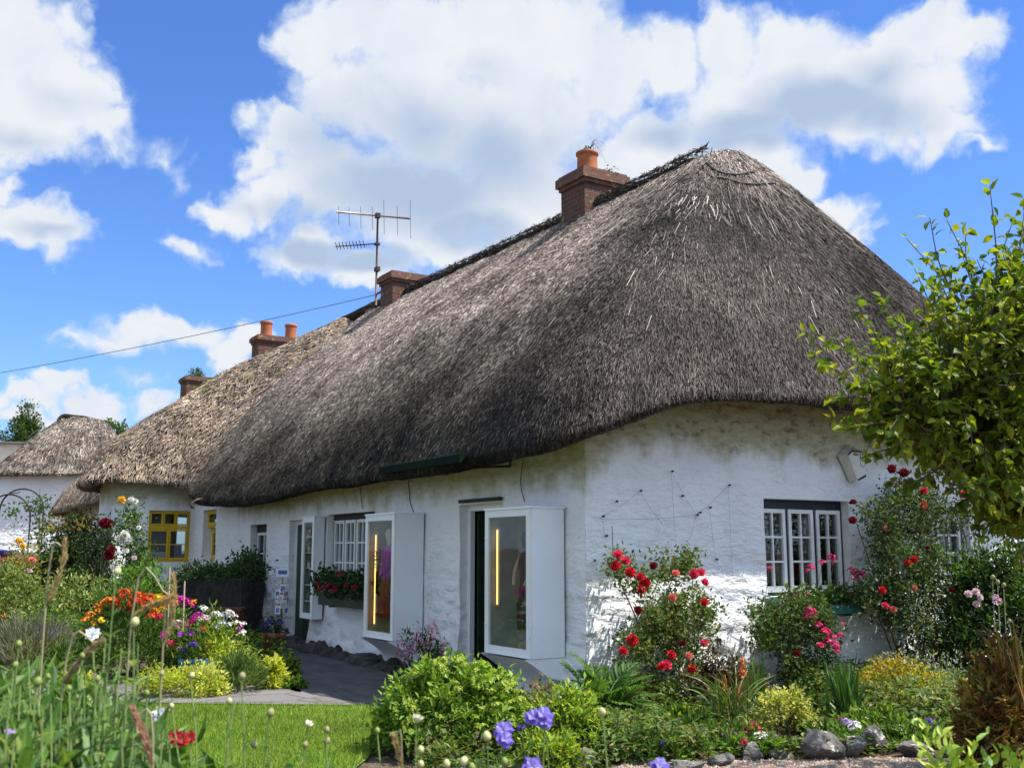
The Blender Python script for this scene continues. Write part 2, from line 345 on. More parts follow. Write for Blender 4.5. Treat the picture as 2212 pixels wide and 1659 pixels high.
gravel_pts = [gd(1330, 1652), gd(1450, 1640), gd(1600, 1642), gd(1760, 1640), gd(1900, 1636), gd(2080, 1640), A([4.6, 1.6, 0]), A([6.2, -1.5, 0]), A([5, -4, 0]), A([3.2, -3.2, 0])]
poly('gravel', smoothpoly(gravel_pts), .004, MA['gravel'])
# turf blades
def inpoly(p, poly_):
    x, y = p[:, 0], p[:, 1]; c = np.zeros(len(p), bool); n = len(poly_)
    for i in range(n):
        x1, y1 = poly_[i]; x2, y2 = poly_[i - 1]
        s = ((y1 > y) != (y2 > y)) & (x < (x2 - x1) * (y - y1) / (y2 - y1 + 1e-12) + x1); c ^= s
    return c
def blades_on(poly_, n, h, w, pal, z=.008, lean=.5):
    poly_ = A(poly_)[:, :2]; lo, hi = poly_.min(0), poly_.max(0)
    p = lo + rng.random((n * 2, 2)) * (hi - lo); p = p[inpoly(p, poly_)][:n]; k = len(p)
    d = (A([*p.T]).T - CAM[:2]); keep = rng.random(k) < np.clip(9 / np.linalg.norm(d, axis=1), .15, 1); p = p[keep]; k = len(p)
    b = np.c_[p, np.full(k, z)]
    up = nrm(np.c_[rng.normal(size=(k, 2)) * lean, np.ones(k)])
    hh = h * (.5 + rng.random((k, 1))) * (1 + .5 * fbm(b * .9, 5, 2)[:, None])
    s = nrm(np.cross(up, ru(k))) * w * (.6 + .8 * rng.random((k, 1)))
    V = np.stack([b - s, b + s, b + up * hh], 1).reshape(-1, 3)
    c = A(pal)[rng.integers(0, len(pal), k)] * (.75 + .5 * rng.random((k, 1))) * (1 + .75 * fbm(b * .8, 8, 3)[:, None])
    m = MB(); m.add(V, tri=np.arange(3 * k).reshape(-1, 3), col=np.repeat(c, 3, 0)); return m
gm = blades_on(lawn_poly, 150000, .045, .0035, [(.13, .22, .02), (.17, .27, .03), (.10, .18, .02), (.24, .28, .06)])
tag(gm.build('grass', MA['grass'], None), 'short sunlit lawn grass in front of the path', 'grass', kind='stuff')

# ------------------------------------------------------------------ walls
def wall(m, O, U, N_, us, zs, holes, depth, amp=.012, ztop=None, foot=0):
    """plastered wall sheet with real openings and their reveals, gently uneven"""
    O = A(O, float); U = A(U, float); N_ = A(N_, float)
    def lines(a, extra, step):
        s = sorted(set([round(x, 4) for x in [a[0], a[1]] + extra])); out = []
        for p, q in zip(s[:-1], s[1:]):
            k = max(1, int(math.ceil((q - p) / step))); out += list(np.linspace(p, q, k, endpoint=False))
        return A(out + [s[-1]])
    ul = lines(us, [h[0] for h in holes] + [h[1] for h in holes], .14); zl = lines(zs, [h[2] for h in holes] + [h[3] for h in holes], .14)
    P = O + U * ul[:, None, None] + A([0, 0, 1.0]) * zl[None, :, None]
    off = amp * 2 * fbm(P * 1.3, 11, 3) + amp * fbm(P * 4, 12, 2)
    if foot: off = off + foot * np.clip(1 - zl[None] / .7, 0, 1) ** 1.6 * (1 + 1.3 * fbm(P * 1.2, 19, 2))
    P = P + N_ * off[..., None]
    if ztop is not None: P[..., 2] = np.minimum(P[..., 2], ztop(P))
    nz = len(zl); q = []
    for i in range(len(ul) - 1):
        uc = (ul[i] + ul[i + 1]) / 2
        for j in range(nz - 1):
            zc = (zl[j] + zl[j + 1]) / 2
            if any(h[0] < uc < h[1] and h[2] < zc < h[3] for h in holes): continue
            q.append((i * nz + j, (i + 1) * nz + j, (i + 1) * nz + j + 1, i * nz + j + 1))
    m.add(P.reshape(-1, 3), quad=q)
    for h in holes:
        i0 = int(np.argmin(abs(ul - h[0]))); i1 = int(np.argmin(abs(ul - h[1]))); j0 = int(np.argmin(abs(zl - h[2]))); j1 = int(np.argmin(abs(zl - h[3])))
        ring = [P[i, j0] for i in range(i0, i1)] + [P[i1, j] for j in range(j0, j1)] + [P[i, j1] for i in range(i1, i0, -1)] + [P[i0, j] for j in range(j1, j0, -1)]
        ring = A(ring); dd = depth
        back = ring - N_ * (dd + ((ring - O) @ N_)[:, None]); k = len(ring)
        m.add(np.concatenate([ring, back]), quad=[(a, (a + 1) % k, k + (a + 1) % k, k + a) for a in range(k)])
FU, FN = A([1.0, 0, 0]), A([0, -1.0, 0]); GU, GN = A([0, 1.0, 0]), A([1.0, 0, 0])

house = thing('thatched_cottage', 'nearest white cottage with grey thatch and display cases along its front', 'cottage', (0, 0, 0))
xd1a, xd1b = fr(622, 1250)[0], fr(622, 1250)[0] + 1.05
xd2a = fr(992, 1250)[0]; xd2b = xd2a + .98
xw2a = fr(706, 1180)[0]; xw2b = xw2a + 1.75
xw1a = fr(541, 1190)[0]; xw1b = xw1a + .86
yg0, yg1 = ga(1653, 1180)[1], ga(1838, 1180)[1]; zg0, zg1 = 1.0, 2.08
yh0, yh1 = 5.05, ga(2098, 1200)[1]
wm = MB()
wall(wm, (0, 0, 0), FU, FN, (-11.35, 0), (-.05, 2.78), [(xd1a, xd1b, .0, 2.0), (xd2a, xd2b, .0, 2.04), (xw2a, xw2b, .92, 2.05), (xw1a, xw1b, 1.0, 1.97)], .17, foot=.10)
wall(wm, (0, 0, 0), GU, GN, (0, 7.2), (-.05, 3.4), [(yg0, yg1, zg0, zg1), (yh0, yh1, 1.15, 2.05)], .17, ztop=lambda p: np.interp(p[..., 1], [0, .3, 1.0, 1.6, 6.4, 7.2], [2.78, 2.95, 3.25, 3.34, 3.34, 2.8]))
wall(wm, (0, 7.2, 0), -FU, -FN, (0, 11.35), (-.05, 3.0), [], .3)
wm.build('wall', MA['plaster'], house, True)
# dark rooms behind the openings
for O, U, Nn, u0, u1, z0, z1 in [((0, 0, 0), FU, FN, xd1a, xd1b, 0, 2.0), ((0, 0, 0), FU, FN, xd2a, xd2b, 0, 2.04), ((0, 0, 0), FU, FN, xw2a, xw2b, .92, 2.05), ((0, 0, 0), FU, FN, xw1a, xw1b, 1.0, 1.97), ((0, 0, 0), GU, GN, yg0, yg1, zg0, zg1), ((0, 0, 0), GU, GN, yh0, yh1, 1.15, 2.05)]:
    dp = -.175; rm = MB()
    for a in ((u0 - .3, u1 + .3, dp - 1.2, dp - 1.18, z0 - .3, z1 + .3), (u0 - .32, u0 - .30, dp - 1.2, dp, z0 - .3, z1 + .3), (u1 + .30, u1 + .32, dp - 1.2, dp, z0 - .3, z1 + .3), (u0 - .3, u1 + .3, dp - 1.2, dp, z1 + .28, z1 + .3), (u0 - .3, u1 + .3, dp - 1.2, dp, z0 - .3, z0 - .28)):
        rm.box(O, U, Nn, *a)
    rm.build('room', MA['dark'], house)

def casement(par, O, U, Nn, u0, u1, z0, z1, n0, ns, cols, rows, fmat, smat, fw=.05, sw=.045, mw=.022, gap=.03, lint=0, curtain=False, label=None):
    """timber window: frame, one sash per light, panes"""
    m = MB(); f0, f1 = n0 - .07, n0
    m.box(O, U, Nn, u0, u0 + fw, f0, f1, z0, z1); m.box(O, U, Nn, u1 - fw, u1, f0, f1, z0, z1)
    m.box(O, U, Nn, u0 + fw, u1 - fw, f0, f1 - .002, z1 - fw - lint, z1); m.box(O, U, Nn, u0 + fw, u1 - fw, f0, f1 - .002, z0, z0 + fw)
    W = (u1 - u0 - 2 * fw - gap * (ns - 1)) / ns
    for i in range(1, ns):
        a = u0 + fw + i * W + (i - 1) * gap; m.box(O, U, Nn, a, a + gap, f0, f1 - .004, z0 + fw, z1 - fw - lint)
    w = m.build('window', fmat, par)
    if label: w['label'] = label
    zb, zt = z0 + fw, z1 - fw - lint; g = MB(); e = .004
    for i in range(ns):
        a = u0 + fw + i * (W + gap) + e; b = a + W - 2 * e; s = MB(); q0, q1 = n0 - .045, n0 + .012
        s.box(O, U, Nn, a, a + sw, q0, q1, zb + e, zt - e); s.box(O, U, Nn, b - sw, b, q0, q1, zb + e, zt - e)
        s.box(O, U, Nn, a + sw, b - sw, q0, q1 - .002, zt - e - sw, zt - e); s.box(O, U, Nn, a + sw, b - sw, q0, q1 - .002, zb + e, zb + e + sw * 1.5)
        for k in range(1, cols):
            c = a + sw + (b - a - 2 * sw) * k / cols; s.box(O, U, Nn, c - mw / 2, c + mw / 2, q0 + .01, q1 - .006, zb + e + sw * 1.5, zt - e - sw)
        for k in range(1, rows):
            c = zb + sw * 1.5 + (zt - zb - 2.5 * sw) * k / rows; s.box(O, U, Nn, a + sw, b - sw, q0 + .012, q1 - .009, c - mw / 2, c + mw / 2)
        s.build('sash', smat, w)
        g.box(O, U, Nn, a + sw * .5, b - sw * .5, n0 - .022, n0 - .016, zb + sw, zt - sw * .5)
    g.build('pane', MA['glass'], w)
    if curtain:
        c = MB(); 
        for (a, b) in curtain:
            uu = np.linspace(a, b, 40); P = np.zeros((40, 2, 3))
            for k, zz in enumerate((z0 + .05, z1 - .05)):
                P[:, k] = A(O) + U * uu[:, None] + A(Nn) * (n0 - .14 + .025 * np.sin(uu * 55))[:, None] + A([0, 0, zz])
            c.grid(P)
        c.build('curtain', MA['curtain'], w, True)
    return w
O0 = (0, 0, 0)
casement(house, O0, GU, GN, yg0 + .0, yg1 - .0, zg0, zg1, -.12, 3, 2, 3, MA['navy'], MA['white'], fw=.035, gap=.045, lint=.07, curtain=[(yg0 + .42, yg0 + .58), (yg0 + .86, yg0 + 1.05)], label='three light window with dark blue frame in the gable')
casement(house, O0, GU, GN, yh0, yh1 - .0, 1.15, 2.05, -.12, 2, 2, 3, MA['navy'], MA['white'], fw=.035, gap=.04, lint=.05, label='gable window half hidden behind the climbing rose')
casement(house, O0, FU, FN, xw2a, xw2b, .92, 2.05, -.11, 4, 2, 3, MA['darkwood'], MA['white'], fw=.04, gap=.04, lint=.05, curtain=[(xw2a + .05, xw2a + .35), (xw2a + .7, xw2a + 1.0)], label='wide casement window above the long flower box')
casement(house, O0, FU, FN, xw1a, xw1b, 1.0, 1.97, -.11, 1, 2, 2, MA['darkwood'], MA['white'], fw=.05, gap=.04, lint=.09, label='small casement window beside the postcard rack')
# doors: the near doorway stands open, the far one has its frame and a half seen leaf
def doorway(u0, u1, zt, lab, open_in):
    m = MB(); m.box(O0, FU, FN, u0, u0 + .07, -.17, -.11, 0, zt); m.box(O0, FU, FN, u1 - .07, u1, -.17, -.11, 0, zt); m.box(O0, FU, FN, u0 + .07, u1 - .07, -.17, -.112, zt - .07, zt)
    d = m.build('door', MA['white'], house); d['label'] = lab
    lf = MB(); w = u1 - u0 - .14
    if open_in: U, Nn, O = A([0, 1.0, 0]), A([1.0, 0, 0]), A([u0 + .075, .20, 0])
    else: U, Nn, O = FU, FN, A([u0 + .075, .16, 0])
    lf.box(O, U, Nn, 0, w, 0, .04, .02, zt - .08)
    for za, zb_ in ((.15, .85), (.98, zt - .22)):
        for ua, ub in ((.1, w / 2 - .04), (w / 2 + .04, w - .1)): lf.box(O, U, Nn, ua, ub, .04, .052, za, zb_)
    leaf = lf.build('door_leaf', MA['green_box'], d)
    h = MB(); h.lathe(O + U * (w - .07) + A(Nn) * .05 + A([0, 0, 1.0]), [(0, -.03), (.028, -.02), (.028, .02), (0, .03)], 10); h.build('handle', MA['iron'], d)
    return d
doorway(xd2a, xd2b, 2.04, 'dark open doorway beside the nearest display case', True)
doorway(xd1a, xd1b, 2.0, 'recessed doorway beside the postcard rack', False)
# lintel strip above the near door
lm = MB(); lm.box(O0, FU, FN, xd2a + .05, fr(1086, 1075)[0], .012, .05, 2.06, 2.10); lm.build('lintel', MA['darkwood'], house)
# rubble footing along the front wall
fm = MB()
for i in range(46):
    x = -8.3 + i * .105 + rng.normal() * .03
    if xd2a - .1 < x < xd2b + .1: continue
    r = .09 + .11 * rng.random(); c = A([x, -.10 - .16 * rng.random(), -.03 + .03 * rng.random()])
    a, b = np.meshgrid(np.linspace(0, 2 * np.pi, 11), np.linspace(-1.2, 1.4, 7), indexing='ij')
    S = np.stack([np.cos(a) * np.cos(b) * r * 1.2, np.sin(a) * np.cos(b) * r * .9, np.sin(b) * r * .75], -1); S = S * (1 + 1.2 * fbm(S * 6 + i * 7, 2, 3)[..., None]); S[-1] = S[0]
    fm.grid(S + c)
fo = fm.build('footing', MA['stone_dark'], house, True); fo['label'] = 'dark rubble footing along the foot of the wall'

# ------------------------------------------------------------------ thatch
PRO_E = A([.34, .24, .14, .05, .0, .01, .08, .35, .75]); PRO_Z = A([.68, .51, .34, .18, .08, .02, -.01, .05, .28])
NOS_E = A([.62, .45, .29, .15, .04, .0, .05, .30, .75]); NOS_Z = A([1.06, .81, .56, .31, .12, .03, -.03, .02, .26])
def catmull(X, n):
    X = np.asarray(X, float); seg = np.linalg.norm(np.diff(X, axis=0), axis=1) ** .5; t = np.r_[0, np.cumsum(seg)]; q = np.linspace(0, t[-1], n); out = []
    for v in q:
        i = min(np.searchsorted(t, v, 'right') - 1, len(X) - 2); i = max(i, 0); u = (v - t[i]) / (t[i + 1] - t[i])
        p1, p2 = X[i], X[i + 1]; p0 = X[i - 1] if i > 0 else 2 * p1 - p2; p3 = X[i + 2] if i + 2 < len(X) else 2 * p2 - p1
        out.append(.5 * (2 * p1 + (p2 - p0) * u + (2 * p0 - 5 * p1 + 4 * p2 - p3) * u * u + (3 * p1 - p0 - 3 * p2 + p3) * u ** 3))
    return A(out)
def roof_grid(st, nu, bulge=.10, thick=1.0, lump=.05, seed=1, ridge_round=.12, nose=1.0):
    S = catmull(A([np.r_[a, b] for a, b in st]), nu); P0, P1 = S[:, :3], S[:, 3:]
    hv = P0 - P1; hv[:, 2] = 0; H = np.linalg.norm(hv, axis=1); hd = hv / H[:, None]
    sl = np.linspace(0, 1, 22)
    E, Z = [], []
    w = (np.clip(hd[:, 1], 0, 1) ** 2 * nose)[:, None]; pe = (PRO_E * (1 - w) + NOS_E * w) * np.minimum(1, H[:, None] / 1.6); pzz = PRO_Z * (1 - w) + NOS_Z * w
    for i in range(nu):
        dz = P0[i, 2] - P1[i, 2]; e0, z0 = pe[i, 0], pzz[i, 0] * thick
        e = H[i] + (e0 - H[i]) * sl; z = dz + (z0 - dz) * sl + (bulge * (1 - w[i, 0]) * np.sin(np.pi * sl ** .9) + w[i, 0] * .27 * np.sin(np.pi * sl ** 1.5)) * min(1, H[i] / 2)
        z = z - ridge_round * np.exp(-sl * 30)
        pz = np.where(pzz[i] > 0, pzz[i] * thick, pzz[i])
        X = catmull(np.c_[np.r_[e[-1], pe[i, 1:]], np.r_[z[-1], pz[1:]]], 16)
        E.append(np.r_[e, X[1:, 0]]); Z.append(np.r_[z, X[1:, 1]])
    E, Z = A(E), A(Z)
    P = P1[:, None] + hd[:, None] * E[..., None]; P[..., 2] += Z
    n = nrm(np.cross(np.gradient(P, axis=0), np.gradient(P, axis=1))); n = n * np.sign((n[..., 2:].mean()))
    P = P + n * (lump * 2 * fbm(P * .8, seed, 2) + lump * .5 * fbm(P * 3, seed + 5, 2))[..., None]
    return P
def straw(P, count, Ls, ws, pal, seed=0, tilt=.22, vmax=None, jit=.32, lift=.012, dark=None, keep=None, bright=1.0):
    nu, nv = P.shape[:2]
    if vmax: P = P[:, :vmax]; nv = vmax
    a, b, c, d = P[:-1, :-1], P[1:, :-1], P[1:, 1:], P[:-1, 1:]
    ar = np.linalg.norm(np.cross(c - a, d - b), axis=-1) / 2
    if keep is not None: ar = ar * keep((a + c) / 2)
    pr = ar.ravel() / ar.sum(); k = rng.choice(len(pr), count, p=pr); i, j = np.divmod(k, nv - 1)
    u, v = rng.random((2, count, 1))
    A_, B_, C_, D_ = P[i, j], P[i + 1, j], P[i + 1, j + 1], P[i, j + 1]
    p = (A_ * (1 - u) + B_ * u) * (1 - v) + (D_ * (1 - u) + C_ * u) * v
    t = nrm((D_ - A_) * (1 - u) + (C_ - B_) * u); s = nrm((B_ - A_) * (1 - v) + (C_ - D_) * v)
    n = nrm(np.cross(s, t)); n = n * (1 if n[j < 20, 2].mean() > 0 else -1)
    lowf = fbm(p * 1.1, seed + 3, 3)[:, None]; lowg = fbm(p * A([5, 5, 1.6]), seed + 13, 3)[:, None]
    dr = nrm(t + s * rng.normal(size=(count, 1)) * jit + n * (tilt * (rng.random((count, 1)) - .15)))
    L_ = Ls * (.55 + .9 * rng.random((count, 1))); w_ = ws * (.6 + .9 * rng.random((count, 1)))
    rot = rng.normal(size=(count, 1)) * .5; sd = nrm(np.cross(n, dr)); sd = sd * np.cos(rot) + n * np.sin(rot)
    p = p + n * (lift * (1 + rng.normal(size=(count, 1)) * .7))
    V = np.stack([p - dr * L_ / 2 - sd * w_ / 2, p - dr * L_ / 2 + sd * w_ / 2, p + dr * L_ / 2 + sd * w_ * .35, p + dr * L_ / 2 - sd * w_ * .35], 1).reshape(-1, 3)
    pal = A(pal); f = rng.random((count, 1)); ci = rng.integers(0, len(pal), count)
    col = pal[ci] * (.55 + .75 * f) * (1 + .9 * lowf + .7 * lowg) * bright
    if dark is not None: col = col * dark(p)
    m = MB(); m.add(V, quad=np.arange(4 * count).reshape(-1, 4), col=np.repeat(np.clip(col, .008, 1), 4, 0)); return m
PAL1 = [(.34, .285, .25), (.24, .20, .18), (.46, .395, .35), (.12, .10, .085), (.06, .05, .042), (.38, .32, .275), (.30, .265, .255), (.09, .075, .065)]
PAL2 = [(.52, .40, .29), (.38, .285, .205), (.62, .48, .35), (.22, .16, .115), (.54, .40, .28), (.44, .36, .29), (.12, .09, .065)]
RZ = 7.06; RY = 3.6
lipx = [(-12.75, 2.62), (-12.1, 2.44), (-10.5, 2.35), (-8.4, 2.33), (-6.7, 2.40), (-4.7, 2.42), (-2.9, 2.43), (-1.6, 2.45), (-.6, 2.47)]
st = [((-13.5, RY, RZ - .42), (-13.05, -.10, 2.60)), ((-13.42, RY, RZ - .12), (-12.98, -.38, 2.58))]
for x, z in lipx: st.append(((min(x - .35 if x < -9 else x - .25, -2.0), RY, RZ + .07 * (-x / 13)), (x, -.56, z)))
st += [((-1.9, RY, RZ), (-.05, -.53, 2.50)), ((-1.85, RY, RZ), (.33, -.38, 2.58)), ((-1.8, RY, RZ), (.58, -.05, 2.70)), ((-1.78, RY, RZ), (.69, .42, 2.88)), ((-1.74, RY, RZ), (.72, .95, 3.0)), ((-1.70, RY, RZ), (.72, 1.8, 3.05)), ((-1.66, RY, RZ), (.72, 3.2, 3.09)), ((-1.62, RY, RZ), (.72, 5.0, 3.1)), ((-1.6, RY + .02, RZ), (.70, 6.6, 3.05)), ((-1.62, RY + .04, RZ), (.55, 7.3, 2.95)), ((-1.7, RY + .05, RZ), (.15, 7.7, 2.75)), ((-2.0, RY + .05, RZ), (-.8, 7.78, 2.55)), ((-5, RY + .04, RZ + .03), (-5, 7.78, 2.45)), ((-13.4, RY + .04, RZ + .07), (-13.0, 7.78, 2.45))]
G1 = roof_grid(st, 150, bulge=.13, lump=.035, seed=21)
rf = MB().grid(G1).build('roof', MA['thatch'], house, True)
vis1 = lambda p: np.where((p[..., 1] < RY + .3) | (p[..., 0] > -1.9), 1.0, .03)
def eave_moss_shade(p):
    # mossy tint and eave shade painted into the reed, ragged up from the front eaves
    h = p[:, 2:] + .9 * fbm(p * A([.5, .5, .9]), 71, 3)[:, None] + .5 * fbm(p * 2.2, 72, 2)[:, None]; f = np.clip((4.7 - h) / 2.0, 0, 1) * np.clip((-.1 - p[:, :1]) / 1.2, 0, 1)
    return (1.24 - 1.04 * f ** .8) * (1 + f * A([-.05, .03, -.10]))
hipd = lambda p: A([1.10, 1.05, 1.0]) * eave_moss_shade(p) * (1.04 - .79 * np.clip((p[:, :1] + 2.3 + .45 * fbm(p * .8, 91, 3)[:, None]) / 1.3, 0, 1) * np.clip((6.75 - p[:, 2:]) / .9, .25, 1))
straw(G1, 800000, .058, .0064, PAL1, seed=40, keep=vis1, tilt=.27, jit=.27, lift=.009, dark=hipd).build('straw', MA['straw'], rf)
straw(G1, 2600, .22, .006, [(.34, .29, .24), (.42, .36, .30)], seed=44, keep=lambda p: np.where((p[..., 2] > 5.4) & (p[..., 0] > -3.2), 1, .08) * (p[..., 2] > 3.7) * vis1(p), tilt=.2, jit=.14, lift=.022).build('loose_reed', MA['straw'], rf)
# ridge roll, its dark twisted ties and the net lines over the apex
rx = np.linspace(-13.5, -1.55, 140)
rc = np.stack([rx, np.full(140, RY) + .02 * fbm(np.c_[rx, rx * 0, rx * 0] * 2, 3), RZ + .07 * (-rx / 13) - .10 + .03 * fbm(np.c_[rx, rx * 0, rx * 0] * 2.5, 4)], 1)
rm2 = MB(); rc = rc[:-4]; rc[-6:, 2] -= np.linspace(0, .10, 6); rm2.tube(rc, .14, .10, 9); rcap = rm2.build('ridge_cap', MA['thatch'], rf, True)
sc_ = MB(); n_ = 5200; q = rng.random(n_) * .965; bx = np.interp(q, np.linspace(0, 1, 140), rx); aa = rng.uniform(-.3, np.pi + .3, n_)
p_ = np.stack([bx, RY + np.cos(aa) * .15, RZ + .07 * (-bx / 13) - .10 + np.sin(aa) * .15], 1); d_ = nrm(np.stack([np.sign(rng.normal(size=n_)) * (.6 + rng.random(n_)), -np.cos(aa) * .3 + rng.normal(size=n_) * .3, np.sin(aa) * .25 + rng.normal(size=n_) * .22], 1)); sd_ = nrm(np.cross(d_, ru(n_))) * .008
l_ = (.05 + .10 * rng.random((n_, 1)))
sc_.add(np.stack([p_ - sd_, p_ + sd_, p_ + d_ * l_ + sd_ * .4, p_ + d_ * l_ - sd_ * .4], 1).reshape(-1, 3), quad=np.arange(4 * n_).reshape(-1, 4), col=np.repeat(A([(.09, .075, .06), (.16, .13, .10), (.05, .045, .04)])[rng.integers(0, 3, n_)], 4, 0)); sc_.build('ridge_binding', MA['straw'], rf)
def on_roof(G, u, v):
    nu, nv = G.shape[:2]; x = u * (nu - 1); i = int(min(x, nu - 2)); f = x - i; y = v * (nv - 1); j = int(min(y, nv - 2)); g = y - j
    return (G[i, j] * (1 - f) + G[i + 1, j] * f) * (1 - g) + (G[i, j + 1] * (1 - f) + G[i + 1, j + 1] * f) * g
def nearest_uv(G, p):
    d = np.linalg.norm(G[:, :24] - p, axis=-1); return np.unravel_index(np.argmin(d), d.shape)
bw = MB()
def surf_line(pxs, xs):
    pts = []
    for (x, y) in pxs:
        r = ray(x, y); best = None
        pr = G1[:, :24].reshape(-1, 3) - CAM; tt = pr @ r / (r @ r); dist = np.linalg.norm(pr - tt[:, None] * r, axis=1); k = np.argsort(dist)[:10]; k = k[np.argmin(tt[k])]
        pts.append(G1[:, :24].reshape(-1, 3)[k])
    pts = catmull(A(pts), 40); pts = pts + nrm(CAM - pts) * .07; return pts + .015 * np.stack([fbm(pts * 9, s, 2) for s in (1, 2, 3)], 1)
for line in ([(1523, 352), (1560, 362), (1600, 366), (1642, 369)], [(1545, 375), (1590, 385), (1630, 398), (1685, 402)]):
    bw.tube(surf_line(line, None), .016, .014, 5)
bw.build('binding_rope', MA['darkwood'], rf)

# second cottage, adjoining on the left
house2 = thing('thatched_cottage', 'adjoining white cottage with paler thatch, yellow windows and a projecting bay', 'cottage', (-14, 0, 0))
R2 = 7.18
st2 = [((-12.4, RY, R2 - .5), (-12.4, -.30, 2.72)), ((-13.4, RY, R2 - .36), (-13.3, -.32, 2.78)), ((-14.2, RY, R2 - .2), (-14.15, -.45, 2.86)), ((-14.7, RY, R2), (-14.38, -.85, 2.92)), ((-15.4, RY, R2), (-14.42, -1.7, 2.94)), ((-16.0, RY, R2), (-14.62, -2.12, 2.90)), ((-16.4, RY, R2), (-15.1, -2.24, 2.87)), ((-16.8, RY, R2), (-15.8, -2.2, 2.85)), ((-17.1, RY, R2), (-16.3, -1.85, 2.82)), ((-17.4, RY, R2), (-16.6, -.85, 2.80)), ((-18.2, RY, R2), (-17.6, -.56, 2.84)), ((-20.5, RY, R2), (-20.4, -.56, 2.86)), ((-25, RY, R2 + .04), (-25, -.56, 2.85)), ((-28.6, RY, R2 - .1), (-29.6, -.56, 2.80)), ((-29.4, RY, R2 - .2), (-31.6, -.5, 2.76)), ((-29.6, RY, R2 - .2), (-32.3, .3, 2.76)), ((-29.7, RY, R2 - .2), (-32.4, 3.5, 2.78)), ((-29.6, RY + .05, R2 - .2), (-32.2, 7.2, 2.7)), ((-29, RY + .05, R2 - .15), (-30, 7.75, 2.6)), ((-12.4, RY + .05, R2 - .3), (-12.4, 7.75, 2.5))]
G2 = roof_grid(st2, 170, bulge=.16, lump=.05, seed=33, nose=.35)
rf2 = MB().grid(G2).build('roof', MA['thatch'], house2, True)
vis2 = lambda p: np.where(p[..., 1] < RY + .25, 1.0, .02)
straw(G2, 260000, .085, .012, PAL2, seed=50, keep=vis2, tilt=.32, jit=.38, lift=.015, bright=.86).build('straw', MA['straw'], rf2)
mo = straw(G2, 500, .10, .03, [(.20, .22, .05), (.26, .28, .07)], seed=51, keep=lambda p: np.where((fbm(p * 1.4, 77, 2) > .1) & (p[..., 2] > 4.9) & (p[..., 0] > -17.5) & (p[..., 1] < RY), 1., 0), tilt=.9, jit=1, lift=.04)
mo.build('moss', MA['leaf'], rf2)['kind'] = 'stuff'
rx2 = np.linspace(-29.4, -13, 120)
MB().tube(np.stack([rx2, np.full(120, RY), R2 - .1 + .03 * fbm(np.c_[rx2, rx2 * 0, rx2 * 0] * 2, 6)], 1), .14, .14, 8).build('ridge_cap', MA['thatch'], rf2, True)
bx0 = -14.8
ybl = ga(240, 1120, bx0)[1]; yy0, yy1 = ga(320, 1150, bx0)[1], ga(413, 1150, bx0)[1] - .02; zy0, zy1 = 1.26, 2.36
xn0, xn1 = fr(438, 1150)[0], fr(466, 1150)[0]
w2 = MB()
wall(w2, (0, .0, 0), FU, FN, (bx0, -11.352), (-.05, 3.0), [(xn0, xn1, 1.28, 2.34)], .25)
wall(w2, (bx0, 0, 0), GU, GN, (ybl, 0), (-.05, 3.2), [(yy0, yy1, zy0, zy1)], .16)
wall(w2, (0, ybl, 0), FU, FN, (-16.2, bx0), (-.05, 3.0), [], .2)
wall(w2, (0, .02, 0), FU, FN, (-31.9, -16.2), (-.05, 3.0), [], .2)
w2.build('wall', MA['plaster_far'], house2, True)
r2 = MB()
for a in ((bx0 - .9, bx0 - .88),): r2.box((0, 0, 0), FU, A([0, 1.0, 0]), a[0], a[1], ybl + .12, -.05, .9, 2.6)
r2.build('room', MA['dark'], house2); r2 = MB(); r2.box((0, 0, 0), FU, A([0, 1.0, 0]), xn0 - .4, xn1 + .4, .9, .92, .9, 2.6); r2.build('room', MA['dark'], house2)
yw = casement(house2, (bx0, 0, 0), GU, GN, yy0, yy1, zy0, zy1 - .36, -.06, 2, 1, 2, MA['yellow'], MA['yellow'], fw=.045, sw=.03, mw=.02, gap=.015, label='yellow window in the bay wall')
casement(house2, (bx0, 0, 0), GU, GN, yy0, yy1, zy1 - .358, zy1, -.05, 3, 1, 1, MA['yellow'], MA['yellow'], fw=.04, sw=.022, gap=.02, label='yellow fanlight of three small panes above the bay window')
nw = casement(house2, O0, FU, FN, xn0, xn1, 1.28, 1.98, -.2, 1, 2, 2, MA['yellow'], MA['yellow'], fw=.06, sw=.05, label='narrow yellow window')
nf = casement(house2, (0, -.10, 0), FU, FN, xn0, xn1, 1.985, 2.34, -.2, 1, 1, 1, MA['yellow'], MA['yellow'], fw=.04, sw=.04, label='small yellow fanlight propped open')
vt = MB(); vt.box((bx0 - .35, 0, 0), GU, GN, yy0 + .12, yy0 + .5, -.05, .05, zy0 + .07, zy0 + .22, (.75, .75, .72)); vt.box((bx0 - .35, 0, 0), GU, GN, yy0 + .62, yy0 + .8, -.05, .05, zy0 + .07, zy0 + .38, (.1, .12, .4)); vt.build('window_ornament', MA['card'], yw)
# the bundle of cables on the bay corner
cbm = MB()
for k in range(5):
    t = np.linspace(0, 1, 12); p0 = at(412 + k * 2, 1098, 19.2); p1 = at(428 + 2.5 * k, 1076, 19.4); cbm.tube(p0 + (p1 - p0) * t[:, None] + A([0, -.06, 0]) * np.sin(t * 3.14)[:, None] * (1 + k * .3), .006, .006, 5)
cbm.build('cable', MA['iron'], house2)

